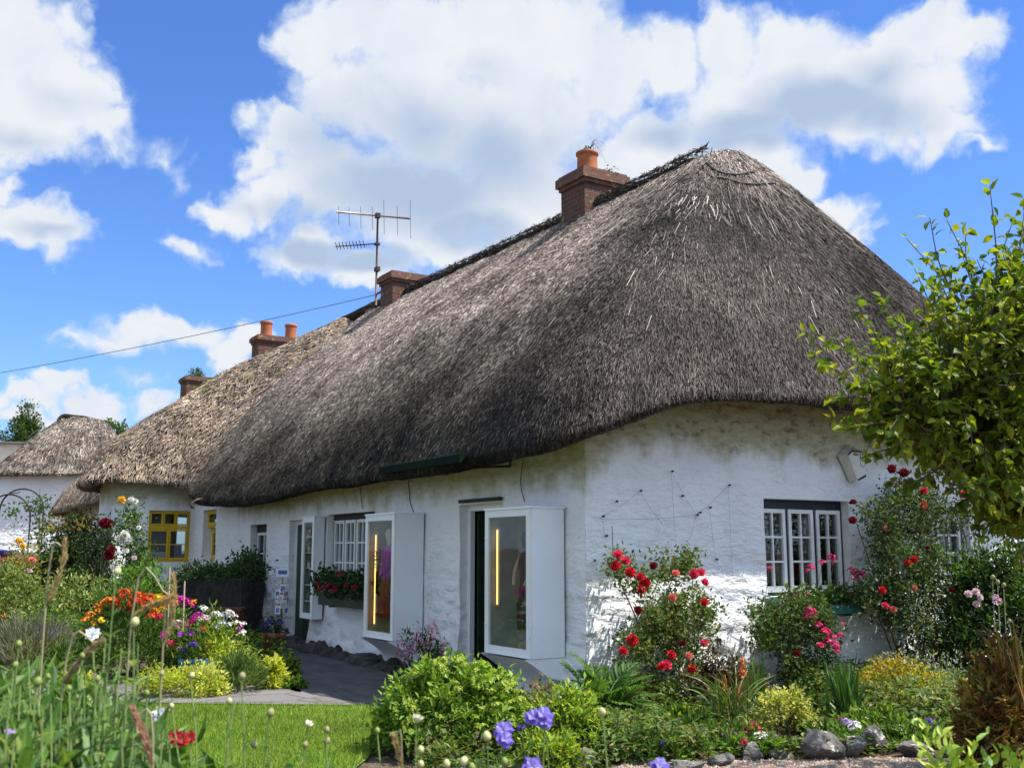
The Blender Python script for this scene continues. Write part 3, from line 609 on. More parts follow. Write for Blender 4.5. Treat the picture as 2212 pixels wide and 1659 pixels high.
# far cottage across the lane
fo_ = at(118, 1190, 45.0); fO = A([fo_[0], fo_[1], 0]); fa = math.atan2(-.30, 1.0); fN = A([math.cos(fa), math.sin(fa), 0]); fU = A([-fN[1], fN[0], 0])
far = thing('thatched_cottage', 'distant white cottage with a rounded grey thatch beyond the iron arch', 'cottage', (fO[0], fO[1], 1.45))
def FL(r, b, z): return fO + fU * r - fN * b + A([0, 0, z])
zl = 4.62; za = 7.62
ro = [(-3.35, 6.5, zl - .15), (-3.35, 3, zl - .1), (-3.3, 1.2, zl - .08), (-2.9, .35, zl), (-2.0, 0, zl + .1), (0, -.05, zl + .12), (1.6, -.05, zl + .14), (2.5, .1, zl + .1), (3.1, .6, zl + .05), (3.3, 1.6, zl), (3.35, 3, zl), (3.35, 6.5, zl)]
rp = [(-.35, 6.5), (-.38, 3.6), (-.36, 2.9), (-.2, 2.75), (.1, 2.7), (.5, 2.7), (.8, 2.75), (1.0, 2.9), (1.1, 3.2), (1.1, 3.6), (1.1, 4.2), (1.1, 6.5)]
G3 = roof_grid([(FL(a, b, za - (.0 if a < 0 else -.05)), FL(x, y, z)) for (a, b), (x, y, z) in zip(rp, ro)], 90, bulge=.14, thick=.42, lump=.06, seed=55, nose=0)
rf3 = MB().grid(G3).build('roof', MA['thatch'], far, True)
straw(G3, 52000, .18, .024, [tuple(A(c) * A([.80, .75, .68])) for c in PAL1] + [(.36, .36, .28)], seed=60, tilt=.25, jit=.25, lift=.02).build('straw', MA['straw'], rf3)
rr = MB(); rr.tube(catmull(A([FL(-.6, 2.75, za - .25), FL(-.42, 2.8, za - .02), FL(.0, 2.75, za - .04), FL(.5, 2.85, za - .06), FL(.9, 3.1, za - .16)]), 26), .13, .09, 8); rr.build('ridge_cap', MA['thatch'], rf3, True)
w3 = MB()
wall(w3, FL(0, .45, 0), fU, fN, (-2.85, 2.9), (1.2, 4.80), [], .2, amp=.03); wall(w3, FL(2.9, .45, 0), -fN, fU, (0, 6), (1.2, 4.8), [], .2); wall(w3, FL(-2.85, .45, 0), -fN, -fU, (0, 6), (1.2, 4.8), [], .2)
w3.build('wall', MA['plaster_plain'], far, True)
# beige building at the picture's edge
bO = at(-60, 1000, 62.0); bgr = thing('house', 'plain beige house with a dark roof behind the distant cottage', 'house', (bO[0], bO[1], 1.4))
bm_ = MB(); q = A([bO[0], bO[1], 0]); hU, hB = fU, -fN; bm_.box(q, hU, hB, -6, 2.6, 0, 7, 1.4, 1.5 + (1190 - 958) / FOC * 62); bm_.build('wall', MA['beige'], bgr)
zt = 1.5 + (1190 - 958) / FOC * 62; bm_ = MB(); v = [q + hU * a + hB * b + A([0, 0, z]) for a, b, z in [(-6.3, -.3, zt), (2.9, -.3, zt), (2.9, 7.3, zt), (-6.3, 7.3, zt), (-6.3, 3.5, zt + .42), (2.9, 3.5, zt + .42)]]
bm_.add(v, quad=[(0, 1, 5, 4), (2, 3, 4, 5), (0, 3, 2, 1)], tri=[(1, 2, 5), (3, 0, 4)]); bm_.build('roof', MA['slate'], bgr)
for k in (-1.6, .6):
    bm_ = MB(); bm_.box(q, hU, -hB, k, k + .9, .0, .06, 4.2, 5.6); wn = bm_.build('window', MA['white'], bgr); bm_ = MB(); bm_.box(q, hU, -hB, k + .08, k + .82, .061, .07, 4.28, 5.52); bm_.build('pane', MA['dark'], wn)

# chimneys
def chimney(par, xpx, y0, ytop, wx, wy, capz, pots, lab=None, capw=.07, potr=.14):
    """stack whose front left edge is sighted at xpx on the plane y0"""
    p = hit(xpx, ytop, 1, y0); x0 = p[0]; zt = p[2]
    m = MB(); m.box((0, 0, 0), FU, A([0, 1.0, 0]), x0, x0 + wx, y0, y0 + wy, zt - 1.9, zt - capz)
    c = m.build('chimney', MA['brick'], par); 
    if lab: c['label'] = lab
    m = MB(); m.box((0, 0, 0), FU, A([0, 1.0, 0]), x0 - capw, x0 + wx + capw, y0 - capw, y0 + wy + capw, zt - capz + .003, zt - .04)
    m.box((0, 0, 0), FU, A([0, 1.0, 0]), x0 - capw * .5, x0 + wx + capw * .5, y0 - capw * .5, y0 + wy + capw * .5, zt - .038, zt); m.box((0, 0, 0), FU, A([0, 1.0, 0]), x0 - .03, x0 + wx + .03, y0 - .03, y0 + wy + .03, zt - capz - .06, zt - capz); m.build('chimney_cap', MA['brick_cap'], c)
    for fx, fy, h in pots:
        q = A([x0 + wx * fx, y0 + wy * fy, zt]); m = MB(); r = potr
        m.lathe(q, [(0, -.02), (r * 1.02, -.02), (r, .05), (r * .96, h * .75), (r * 1.0, h * .82), (r * 1.1, h * .86), (r * 1.1, h * .97), (r * .98, h), (r * .8, h), (r * .75, h * .6), (0, h * .55)], 18); m.build('chimney_pot', MA['pot'], c, True)
    return c, x0, zt
ch1, c1x, c1z = chimney(house, 1212, 3.26, 386, .66, .80, .19, [(.62, .30, .36)], 'dark brick chimney with one pot and a trailing weed', potr=.17)
ch2, c2x, c2z = chimney(house, 823, 3.2, 598, .62, 1.0, .17, [], 'brick chimney without a pot beside the aerial')
ch3, c3x, c3z = chimney(house2, 545, 3.2, 730, .62, 1.25, .16, [(.5, .25, .46), (.5, .85, .46)], 'brick chimney with two pots', potr=.17)
ch4, c4x, c4z = chimney(house2, 391, 3.2, 818, .8, 1.3, .16, [], 'brick chimney with a moss cushion')
# flashing of cement and moss at the chimney foot
for (cx_, cz_, wx_) in ((c1x, c1z, .74), (c2x, c2z, .62)):
    m = MB(); P = np.zeros((14, 6, 3))
    a = np.linspace(-.12, wx_ + .12, 14); b = np.linspace(0, 1, 6)
    P[..., 0] = cx_ + a[:, None]; P[..., 1] = 3.2 - .02 - .36 * b[None]; P[..., 2] = RZ - .10 - .40 + .0 * b[None] - .22 * b[None] + .05 * np.sin(a * 9)[:, None] * b[None]
    P += .03 * fbm(P * 5, 4, 2)[..., None]; m.grid(P); m.build('flashing', MA['stone'], ch1 if cx_ == c1x else ch2, True)
# ------------------------------------------------------------------ display cases on the front wall
def display_case(label, xr, xl, dp, zt, zb, zbr, lin, lamps, curve=True):
    t = thing('display_case', label, 'display case', ((xl + xr) / 2, -dp / 2, zbr), 'glazed display cases on the front wall')
    N_ = FN; th = .025; m = MB()
    m.box(O0, FU, N_, xl, xl + th, .03, dp - .03, zb, zt); m.box(O0, FU, N_, xr - th, xr, .03, dp - .03, zb, zt)
    m.box(O0, FU, N_, xl + th, xr - th, .03, dp - .03, zt - th, zt - .002); m.box(O0, FU, N_, xl + th, xr - th, .03, dp - .03, zb + .002, zb + th)
    m.box(O0, FU, N_, xl - .012, xr + .012, .02, dp + .01, zt + .001, zt + .02)
    m.build('case_body', MA['cabinet'], t)
    l = MB(); l.box(O0, FU, N_, xl + th + .002, xr - th - .002, .035, .05, zb + th, zt - th); l.box(O0, FU, N_, xl + th + .002, xl + th + .006, .05, dp - .04, zb + th, zt - th); l.box(O0, FU, N_, xr - th - .006, xr - th - .002, .05, dp - .04, zb + th, zt - th)
    l.build('lining', lin, t)
    f = MB(); fw = .075; a, b = dp - .03, dp
    f.box(O0, FU, N_, xl, xl + fw, a, b, zb, zt); f.box(O0, FU, N_, xr - fw, xr, a, b, zb, zt); f.box(O0, FU, N_, xl + fw, xr - fw, a, b - .002, zt - fw, zt); f.box(O0, FU, N_, xl + fw, xr - fw, a, b - .002, zb, zb + fw * 1.1)
    for zz in (.2, .8): f.lathe(A([xl + .02, -dp - .003, zb + (zt - zb) * zz]), [(0, .008), (.012, .006), (.012, -.004)], 8, ax=(0, -1, 0))
    fr_ = f.build('door_frame', MA['white'], t)
    for zz in (.2, .82): h = MB(); h.box(O0, FU, N_, xr - .004, xr + .006, dp - .034, dp - .004, zb + (zt - zb) * zz, zb + (zt - zb) * zz + .06); h.build('hinge', MA['white'], fr_)
    g = MB(); g.box(O0, FU, N_, xl + fw * .8, xr - fw * .8, dp - .02, dp - .014, zb + fw * .8, zt - fw * .8); g.build('pane', MA['glass_clear'], t)
    if curve:
        k = 14; s = np.linspace(0, 1, k); n1 = .03 + (dp - .06) * (1 - np.sin(s * np.pi / 2)) ** 1.15 + .09; zz = zb - .003 - s * (zb - zbr)
        bk = MB(); P = np.zeros((k, 4, 3))
        for i, (uu, nn) in enumerate(((xl + .01, .0), (xl + .01, 1), (xr - .01, 1), (xr - .01, .0))):
            P[:, i, 0] = uu; P[:, i, 1] = -(nn * n1); P[:, i, 2] = zz
        bk.grid(P); bk.build('bracket', MA['cabinet'], t)
    for (fx, fn, z0, z1) in lamps:
        m = MB(); m.lathe(A([xl + (xr - xl) * fx, -fn, 0]), [(0, z0), (.008, z0), (.008, z1), (0, z1)], 10); m.build('lamp_tube', MA['tube'], t, True)
        m = MB(); m.box(O0, FU, N_, xl + (xr - xl) * fx - .016, xl + (xr - xl) * fx + .016, fn - .04, fn - .016, z0 - .03, z1 + .03); m.build('lamp_housing', lin, t)
    return t
d3 = .44; x3r = fr(1145, 1250, -d3)[0]; x3l = fr(1047, 1250, -d3)[0]; z3t = fr(1145, 1097, -d3)[2]; z3b = fr(1145, 1424, -d3)[2]
display_case('white display case nearest the house corner, holding a black dress and one lamp', x3r, x3l, d3, z3t, z3b, .06, MA['lining_grey'], [(.10, d3 - .10, z3t - .98, z3t - .20)])
d2 = .44; x2r = fr(850, 1250, -d2)[0]; x2l = fr(787, 1250, -d2)[0]; z2t = fr(850, 1110, -d2)[2]; z2b = fr(850, 1385, -d2)[2]
display_case('white display case between the long flower box and the dark doorway, with purple dress', x2r, x2l, d2, z2t, z2b, .04, MA['inside'], [(.13, d2 - .10, z2t - .98, z2t - .25), (.13, d2 - .10, z2b + .16, z2b + .80)])
d1 = .20; x1r = fr(676, 1230, -d1)[0]; x1l = fr(650, 1230, -d1)[0]; z1t = fr(676, 1117, -d1)[2]; z1b = fr(676, 1338, -d1)[2]
t1_ = display_case('narrow shallow display case mounted between the recessed doorway and the long flower box', x1r, x1l, d1, z1t, z1b, .3, MA['lining_grey'], [], curve=False)
m = MB()
for k, zz in enumerate(np.linspace(z1b + .25, z1t - .3, 5)): m.box(O0, FU, FN, x1l + .03, x1r - .03, .052, .15, zz, zz + .012)
m.build('shelf', MA['white'], t1_)
for k, zz in enumerate(np.linspace(z1b + .262, z1t - .288, 5)):
    for j in range(3):
        w = .05 + .04 * rng.random(); a = x1l + .06 + j * (x1r - x1l - .12) / 3; c = [(.12, .2, .12), (.5, .5, .48), (.35, .1, .08), (.1, .15, .3), (.5, .4, .12)][(k * 3 + j) % 5]; hh_ = .06 + .12 * rng.random(); m = MB(); m.lathe(A([a + w / 2, -.11, zz]), [(0, 0), (w * .5, 0), (w * .42, hh_ * .3), (w * .5, hh_ * .7), (w * .25, hh_ * .85), (w * .28, hh_), (0, hh_)], 10, c, sy=.6); tag(m.build('trinket', MA['card'], None, True), 'small coloured trinket standing on a shelf of the narrow shallow display case', 'trinket', 'trinkets in the narrow display case')
# clothes in the cases
def dress(name, label, c, zt, parts, r=.16):
    t = thing(name, label, 'dress', c)
    for pn, prof, col, lumps in parts:
        m = MB(); k = 28; pr = catmull(A(prof), 22); ang = np.linspace(0, 2 * np.pi, k, endpoint=False)
        P = np.zeros((k, len(pr), 3)); fold = 1 + lumps * np.sin(ang[:, None] * 9 + 2 * pr[None, :, 1]) * np.clip((zt - pr[None, :, 1]), 0, 1.2)
        P[..., 0] = c[0] + np.cos(ang)[:, None] * pr[None, :, 0] * fold; P[..., 1] = c[1] + np.sin(ang)[:, None] * pr[None, :, 0] * .62 * fold; P[..., 2] = pr[None, :, 1]
        cc = np.clip(A(col) * (1 + (.9 if lumps > .02 and col[0] > .05 else .3) * fbm(P * 26, 3, 3)[..., None]), .003, 1)
        m.grid(P, col=cc, wrap=True); m.build(pn, MA['cloth'], t, True)
    return t
za = z2t - .38
t = dress('dress', 'purple top over a long red patterned skirt inside the lamplit middle case', A([x2l + .40 * (x2r - x2l), -.24, z2b + .2]), za, [
    ('bodice', [(.045, za + .02), (.06, za - .02), (.17, za - .07), (.16, za - .2), (.13, za - .38), (.14, za - .44)], (.32, .05, .30), .01),
    ('skirt', [(.135, za - .42), (.17, za - .55), (.22, za - .9), (.25, z2b + .30)], (.20, .03, .015), .05)])
m = MB(); cxx = x2l + .40 * (x2r - x2l)
for s in (-1, 1): m.tube(catmull(A([[cxx + s * .15, -.24, za - .08], [cxx + s * .19, -.26, za - .25], [cxx + s * .12, -.31, za - .40]]), 8), .035, .028, 8, (.42, .12, .36))
m.build('sleeve', MA['cloth'], t, True)
m = MB(); m.lathe(A([cxx, -.24, za]), [(.0, .22), (.05, .20), (.07, .13), (.05, .05), (.035, 0), (.04, -.04)], 14, (.62, .52, .42)); m.build('bust_neck', MA['cloth'], t, True)
m = MB()
for k in range(260):
    p = A([x2l + .06 + .12 * rng.random(), -.20 - .15 * rng.random(), z2b + .86 + .22 * rng.random()]); d = ru(1)[0] * .05; m.add([p, p + d, p + d * .5 + ru(1)[0] * .02], tri=[(0, 1, 2)], col=[(.12, .12, .12), (.4, .4, .36), (.2, .17, .14)][k % 3])
tag(m.build('dried_posy', MA['cloth'], None), 'grey dried posy hanging between the two lamps of the middle case', 'dried flowers')
zb_ = z3t - .42; cx3 = x3l + .52 * (x3r - x3l)
t = dress('dress', 'long black sleeveless dress inside the case nearest the house corner', A([cx3, -.20, z3b + .45]), zb_, [
    ('bodice', [(.04, zb_ + .02), (.07, zb_ - .02), (.12, zb_ - .08), (.12, zb_ - .2), (.10, zb_ - .35)], (.012, .011, .012), .01),
    ('skirt', [(.10, zb_ - .33), (.13, zb_ - .5), (.14, zb_ - .8), (.15, z3b + .52)], (.012, .010, .011), .04)])
m = MB()
for s in (-1, 1): m.tube(catmull(A([[cx3 + s * .10, -.2, zb_ - .05], [cx3 + s * .16, -.24, zb_ - .2], [cx3 + s * .10, -.3, zb_ - .36]]), 8), .03, .022, 8, (.45, .33, .26))
m.lathe(A([cx3, -.2, zb_]), [(0, .2), (.05, .19), (.068, .12), (.05, .04), (.035, 0), (.04, -.05)], 14, (.02, .018, .016)); m.build('bust', MA['cloth'], t, True)

# rolled awning under the eaves, its arms
aw = thing('rolled_awning', 'rolled dark green awning under the front eaves', 'awning', (fr(915, 1005, -.28)[0], -.28, 2.5))
a0, a1 = fr(828, 1014, -.62), fr(1000, 990, -.62)
m = MB(); zt_ = (a0[2] + a1[2]) / 2; m.tube(A([[a0[0], -.62, zt_], [a1[0], -.62, zt_ + .02]]), .045, .045, 12, (1, 1, 1)); m.box((0, -.62, 0), FU, FN, a0[0] - .02, a1[0] + .02, .02, .05, zt_ - .05, zt_ + .035); m.build('cassette', pmat('awning_green', (.002, .010, .004), (.003, .014, .006), scale=4, rough=.85, spec=.1), aw)
m = MB(); q0, q1 = fr(833, 1024, -.60), fr(967, 1024, -.1); m.tube(A([q0, q1]), .015, .015, 6); q0, q1 = fr(960, 1012, -.30), fr(1102, 1007, -.1); m.tube(A([q0, q1]), .015, .015, 6); q2 = fr(1104, 990, -.1); m.tube(A([q1, q2]), .012, .012, 6); m.build('arm', MA['iron'], aw)
# loose wires hanging on the front wall
for lab, pts in (('thin wire hanging from the eaves to the top of the case nearest the corner', [(1131, 992), (1126, 1020), (1125, 1050), (1133, 1084)]), ('thin wire hanging down to the case with the purple dress', [(880, 1030), (884, 1060), (886, 1085), (893, 1106)]), ('thin wire hanging above the long flower box', [(778, 1050), (780, 1075), (783, 1098)])):
    m = MB(); m.tube(catmull(A([fr(x, y, -.02) for x, y in pts]), 16), .006, .006, 5); tag(m.build('hanging_wire', MA['wire'], None), lab, 'wire', 'wires on the front wall')
# alarm box on the gable
ap = ga(1833, 1004); ab = thing('alarm_box', 'tilted white alarm box with a blue mark high on the gable wall', 'alarm box', (0.03, ap[1], ap[2]))
def ab_pt(x, y, d): p = ga(x, y); return A([d, p[1], p[2]])
out_ = [(1813, 983), (1821, 975), (1853, 979), (1851, 1026), (1833, 1037)]
f_ = [ab_pt(x, y, .13) for x, y in out_]; b_ = [ab_pt(x, y, .02) for x, y in [(1806, 984), (1818, 972), (1856, 977), (1854, 1028), (1832, 1041)]]
m = MB(); m.add(f_ + b_, quad=[(i, (i + 1) % 5, 5 + (i + 1) % 5, 5 + i) for i in range(5)] + [], tri=[(0, 1, 2), (0, 2, 3), (0, 3, 4)]); m.build('casing', pmat('alarm_white', (.66, .65, .58), (.58, .57, .5), scale=6, rough=.6), ab)
m = MB(); m.add([ab_pt(x, y, .134) for x, y in [(1833, 1037), (1851, 1026), (1852, 1031), (1836, 1040)]], quad=[(0, 1, 2, 3)]); m.add([ab_pt(x, y, .1345) for x, y in [(1811, 984), (1820, 974), (1854, 978), (1853, 981), (1822, 978), (1815, 985)]], quad=[(0, 1, 4, 5), (1, 2, 3, 4)]); m.build('gasket', MA['iron'], ab)
bl = pmat('blue_print', (.02, .05, .22), None, rough=.5, bump=0)
m = MB()
for x in (1838.5, 1843.5, 1848.5):
    m.add([ab_pt(a, b, .1335) for a, b in [(x, 984), (x + 1.6, 984), (x + 1.4, 993), (x - .2, 993)]], quad=[(0, 1, 2, 3)]); m.add([ab_pt(a, b, .1337) for a, b in [(x - 1.2, 990), (x + 2.6, 990), (x + 2.6, 991.4), (x - 1.2, 991.4)]], quad=[(0, 1, 2, 3)])
m.build('blue_mark', bl, ab)
rp_ = [ab_pt(1845 + 5.2 * math.cos(a), 1002 + 8 * math.sin(a), .134) for a in np.linspace(0, 2 * np.pi, 22)]; m = MB(); m.tube(A(rp_), .006, .006, 4); m.build('ring_mark', pmat('pale_print', (.5, .38, .42), None, bump=0), ab)
# training wires and pins on the gable
tw = thing('training_wire', 'loose climbing plant wires and pins fixed across the gable wall', 'plant wire', (0.02, 1.2, 2))
def gz(x, y, d=.03): return ga(x, y, d)
pins = [(1301, 1115), (1382, 1060), (1450, 1018), (1573, 1048), (1504, 1112), (1308, 1157), (1330, 1083), (1532, 1096), (1546, 1208), (1510, 1107), (1472, 1071)]
m = MB()
for x, y in pins: m.lathe(gz(x, y, .0), [(0, .035), (.011, .032), (.011, .02), (.006, .0)], 8, ax=(1, 0, 0))
m.build('pin', MA['iron'], tw)
m = MB()
for a, b in [((1301, 1115), (1382, 1060)), ((1382, 1060), (1432, 1132)), ((1340, 1120), (1504, 1112)), ((1450, 1018), (1459, 1170)), ((1450, 1018), (1504, 1112)), ((1504, 1112), (1573, 1048)), ((1573, 1048), (1582, 1240)), ((1504, 1112), (1484, 1180)), ((1301, 1115), (1306, 1157)), ((1532, 1096), (1546, 1208)), ((1546, 1208), (1566, 1232)), ((1280, 1115), (1340, 1120))]:
    p0, p1 = gz(*a), gz(*b); t = np.linspace(0, 1, 9)[:, None]; pts = p0 + (p1 - p0) * t; pts[:, 2] -= .02 * np.sin(t[:, 0] * np.pi); m.tube(pts, .0013, .0013, 4)
m.build('wire', MA['wire'], tw)
# the flat mast and aerial
mp = hit(812, 655, 1, 3.25); mx, my = mp[0], mp[1]
ant = thing('television_aerial', 'rusty television aerial with two booms beside the chimney', 'aerial', (mx, my, mp[2] - .25))
def mz(y): return hit(812, y, 1, my)[2]
m = MB(); m.tube(A([[mx, my, mz(660)], [mx, my, mz(470)]]), .028, .024, 8); m.build('mast', pmat('rusty_mast', (.20, .13, .10), (.12, .08, .06), scale=12, rough=.7, metal=.3), ant, True)
for nm, a in (('clamp', (-.05, .05, -.05, .05, mz(474), mz(464))), ('junction_box', (-.04, .10, -.045, .045, mz(588), mz(579))), ('wall_bracket', (.02, .40, -.03, .0, mz(637), mz(634))), ('clamp', (-.05, .05, -.05, .05, mz(532), mz(527)))): m = MB(); m.box((mx, my, 0), FU, FN, *a); m.build(nm, MA['iron'], ant)
bv = nrm(hit(887, 473, 1, my + 1.0) - hit(727, 458, 1, my - .3)); 
dfm = (A([mx, my, 0]) - CAM) @ FW
b0, b1 = at(727, 458, dfm), at(887, 473, dfm)
m = MB(); m.tube(A([b0, b1]), .022, .022, 6); boom = m.build('boom', MA['metal'], ant, True)
m = MB(); bd = nrm(b1 - b0)
for (x, yt, yb) in [(731, 446, 486), (754, 448, 490), (779, 447, 495), (804, 447, 498), (829, 432, 506), (858, 445, 510), (886, 432, 516)]:
    m.tube(A([at(x, yt, dfm), at(x + 1, yb, dfm)]), .006, .006, 4)
m.build('element', MA['wire'], boom)
c0, c1 = at(725, 533, dfm), at(812, 527, dfm); m = MB(); m.tube(A([c0, c1]), .013, .013, 6); bm2 = m.build('boom', MA['iron'], ant, True)
m = MB()
for k in range(9): p = c0 + (c1 - c0) * (.02 + .085 * k); m.tube(A([p + UPV * .045 - FW * .15, p - UPV * .03 + FW * .15]), .009, .009, 4)
m.build('element', MA['iron'], bm2)
# overhead cable running off to the left
e0 = at(812, 637, dfm); e1 = at(-420, 868, 30); t = np.linspace(0, 1, 60)[:, None]; pts = e0 + (e1 - e0) * t; pts[:, 2] -= .35 * 4 * (t * (1 - t))[:, 0] * .6
m = MB(); m.tube(pts, .009, .009, 5); tag(m.build('overhead_cable', MA['cable'], None, True), 'overhead cable running from the chimney with the aerial away to the left', 'cable')

# ------------------------------------------------------------------ boxes, pots, rack, planters
def flower_box(label, O, U, Nn, u0, u1, z0, z1, mat, dep=.2):
    t = thing('flower_box', label, 'flower box', A(O, float) + A(U) * (u0 + u1) / 2 + A(Nn) * .1 + A([0, 0, z0]), 'flower boxes under windows')
    m = MB(); th = .022; m.box(O, U, Nn, u0, u1, dep - th, dep, z0, z1); m.box(O, U, Nn, u0, u1, .0, th, z0, z1); m.box(O, U, Nn, u0, u0 + th, th, dep - th, z0, z1); m.box(O, U, Nn, u1 - th, u1, th, dep - th, z0, z1); m.box(O, U, Nn, u0 + th, u1 - th, th, dep - th, z0, z0 + th); m.build('trough', mat, t)
    m = MB(); m.box(O, U, Nn, u0 + th, u1 - th, th + .001, dep - th - .001, z0 + th, z1 - .03); m.build('earth', MA['soil'], t)
    m = MB()
    for f in (.15, .85): a = u0 + (u1 - u0) * f; m.box(O, U, Nn, a, a + .03, .0, dep * .8, z0 - .03, z0 - .002)
    m.build('bracket', MA['iron'], t); return t
flower_box('long dark green flower box under the wide front window, with dark red geraniums', (0, -.03, 0), FU, FN, fr(690, 1285, -.25)[0] + .0, x2l - .02, .72, .90, MA['green_box'], .24)
flower_box('short dark flower box under the small front window', (0, -.03, 0), FU, FN, xw1a - .12, xw1b + .12, .80, .93, MA['green_box'], .24)
gb = flower_box('teal flower box under the gable window, with pink geraniums', (.03, 0, 0), GU, GN, yg0 + .02, yg1 - .12, .80, .90, MA['teal'], .22)
m = MB(); m.box((0, 0, 0), GU, GN, yg0 - .02, yg1 + .0, .004, .10, .935, .985); sl_ = m.build('window_sill', MA['teal'], house)
# postcard rack
rp0 = at(606, 1380, 16.6); rk = thing('postcard_rack', 'wire postcard rack standing beside the recessed doorway', 'postcard rack', (rp0[0], rp0[1], 0))
ztop = at(606, 1233, 16.6)[2]
m = MB(); q = A([rp0[0], rp0[1], 0]); m.tube(A([q, q + A([0, 0, ztop - .1])]), .014, .014, 6)
for a in (0, 2.1, 4.2): m.tube(A([q + A([0, 0, .1]), q + A([.22 * math.cos(a), .22 * math.sin(a), .01])]), .012, .012, 5)
for z in np.linspace(.55, ztop - .2, 6):
    m.tube(A([q + A([.07 * math.cos(a), .07 * math.sin(a), z]) for a in np.linspace(0, 6.29, 14)]), .006, .006, 4)
m.build('stand', MA['metal'], rk)
for k, z in enumerate(np.linspace(.52, ztop - .34, 5)):
    m = MB()
    for a in np.linspace(0, 6.28, 5)[:-1] + .5:
        a = a + k; c = q + A([.085 * math.cos(a), .085 * math.sin(a), z + .08]); tx = A([-math.sin(a), math.cos(a), 0])
        m.box(c, tx, A([math.cos(a), math.sin(a), 0]), -.05, .05, 0, .006, -.065, .06, (.72, .72, .74)); m.box(c, tx, A([math.cos(a), math.sin(a), 0]), -.036, .036, .0065, .008, -.05, .03, [(.12, .2, .4), (.1, .25, .12), (.4, .35, .3), (.08, .1, .2), (.3, .15, .12)][(k + int(a)) % 5])
    m.build('card', MA['card'], rk)
m = MB(); m.box(q + A([0, 0, ztop - .02]), RT, -FW, -.10, .10, .0, .012, -.07, .06, (.62, .66, .75)); 
m.box(q + A([0, 0, ztop - .02]), RT, -FW, -.07, .07, .0125, .014, -.03, .03, (.08, .12, .3)); m.build('header_card', MA['card'], rk)
def flowerpot(label, c, r, h, cat='flower pot'):
    t = thing('flower_pot', label, cat, c, 'terracotta pots by the doorway'); m = MB()
    m.lathe(c, [(0, 0), (r * .68, 0), (r * .95, h * .8), (r * 1.08, h * .8), (r * 1.1, h), (r * .98, h), (r * .9, h * .86), (0, h * .86)], 22); m.build('pot', MA['pot'], t, True)
    m = MB(); m.lathe(c, [(r * .9, h * .87), (0, h * .9)], 18); m.build('earth', MA['soil'], t); return t
pA, pB = gd(589, 1412), gd(544, 1392)
flowerpot('large terracotta pot of purple flowers below the postcard rack', pA, .175, .31)
flowerpot('smaller terracotta pot of upright green leaves left of the postcard rack', pB, .14, .24)
# low dark rubble wall with planting in front of the second cottage
s0, s1 = at(378, 1300, 18.6), at(520, 1320, 16.9)
lw = thing('garden_wall', 'low dark stone wall in the shade below the narrow yellow window', 'garden wall', ((s0[0] + s1[0]) / 2, (s0[1] + s1[1]) / 2, 0))
u_ = nrm(A([s1[0] - s0[0], s1[1] - s0[1], 0])); n_2 = A([u_[1], -u_[0], 0]); LN = float(np.linalg.norm((s1 - s0)[:2])); zt2 = at(450, 1247, 17.7)[2]
m = MB()
uu = np.linspace(0, LN, 60); zz = np.linspace(0, zt2, 22); P = A([s0[0], s0[1], 0]) + u_ * uu[:, None, None] + A([0, 0, 1.]) * zz[None, :, None]
P = P + n_2 * (.05 * fbm(P * 4, 5, 3))[..., None]; m.grid(P); P2 = P[:, -1:].repeat(2, 1).copy(); P2[:, 1] -= n_2 * .4; m.grid(P2); Pe = P[-1:, :].repeat(2, 0).copy(); Pe[1] -= n_2 * .4; m.grid(Pe)
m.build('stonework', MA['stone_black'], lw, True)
# reddish bench in the shade in front of it
bq = at(478, 1330, 16.4); bn = thing('garden_bench', 'low red stained bench in the shade in front of the dark stone wall', 'bench', (bq[0], bq[1], 0)); bz = at(478, 1313, 16.4)[2]
m = MB()
for k in range(3): m.box((bq[0], bq[1], 0), RT, FW, -.26, .30, k * .12, k * .12 + .10, bz - .04, bz)
m.build('seat', MA['redwood'], bn)
for sx in (-.22, .24):
    for dy in (.02, .28): m = MB(); m.box((bq[0], bq[1], 0), RT, FW, sx - .03, sx + .03, dy, dy + .05, 0, bz - .042); m.build('leg', MA['redwood'], bn)
# blue trough among the flowers
tb = gd(415, 1470); tq = at(415, 1450, 11.9); tz1 = at(415, 1425, 11.9)[2]; tz0 = at(415, 1447, 11.9)[2]
bt = thing('flower_trough', 'small blue glazed trough of violet flowers in the middle of the flower bed', 'trough', (tq[0], tq[1], 0))
m = MB(); O = A([tq[0], tq[1], 0]); m.box(O, RT, FW, -.145, .145, 0, .018, .0, tz1); m.box(O, RT, FW, -.145, .145, .16, .178, .0, tz1); m.box(O, RT, FW, -.145, -.127, .018, .16, .0, tz1); m.box(O, RT, FW, .127, .145, .018, .16, .0, tz1); m.box(O, RT, FW, -.16, .16, -.014, -.001, tz1 - .03, tz1 + .004); m.build('trough', MA['blue_plastic'], bt)
m = MB(); m.box(O, RT, FW, -.126, .126, .019, .159, tz1 - .05, tz1 - .02); m.build('earth', MA['soil'], bt)
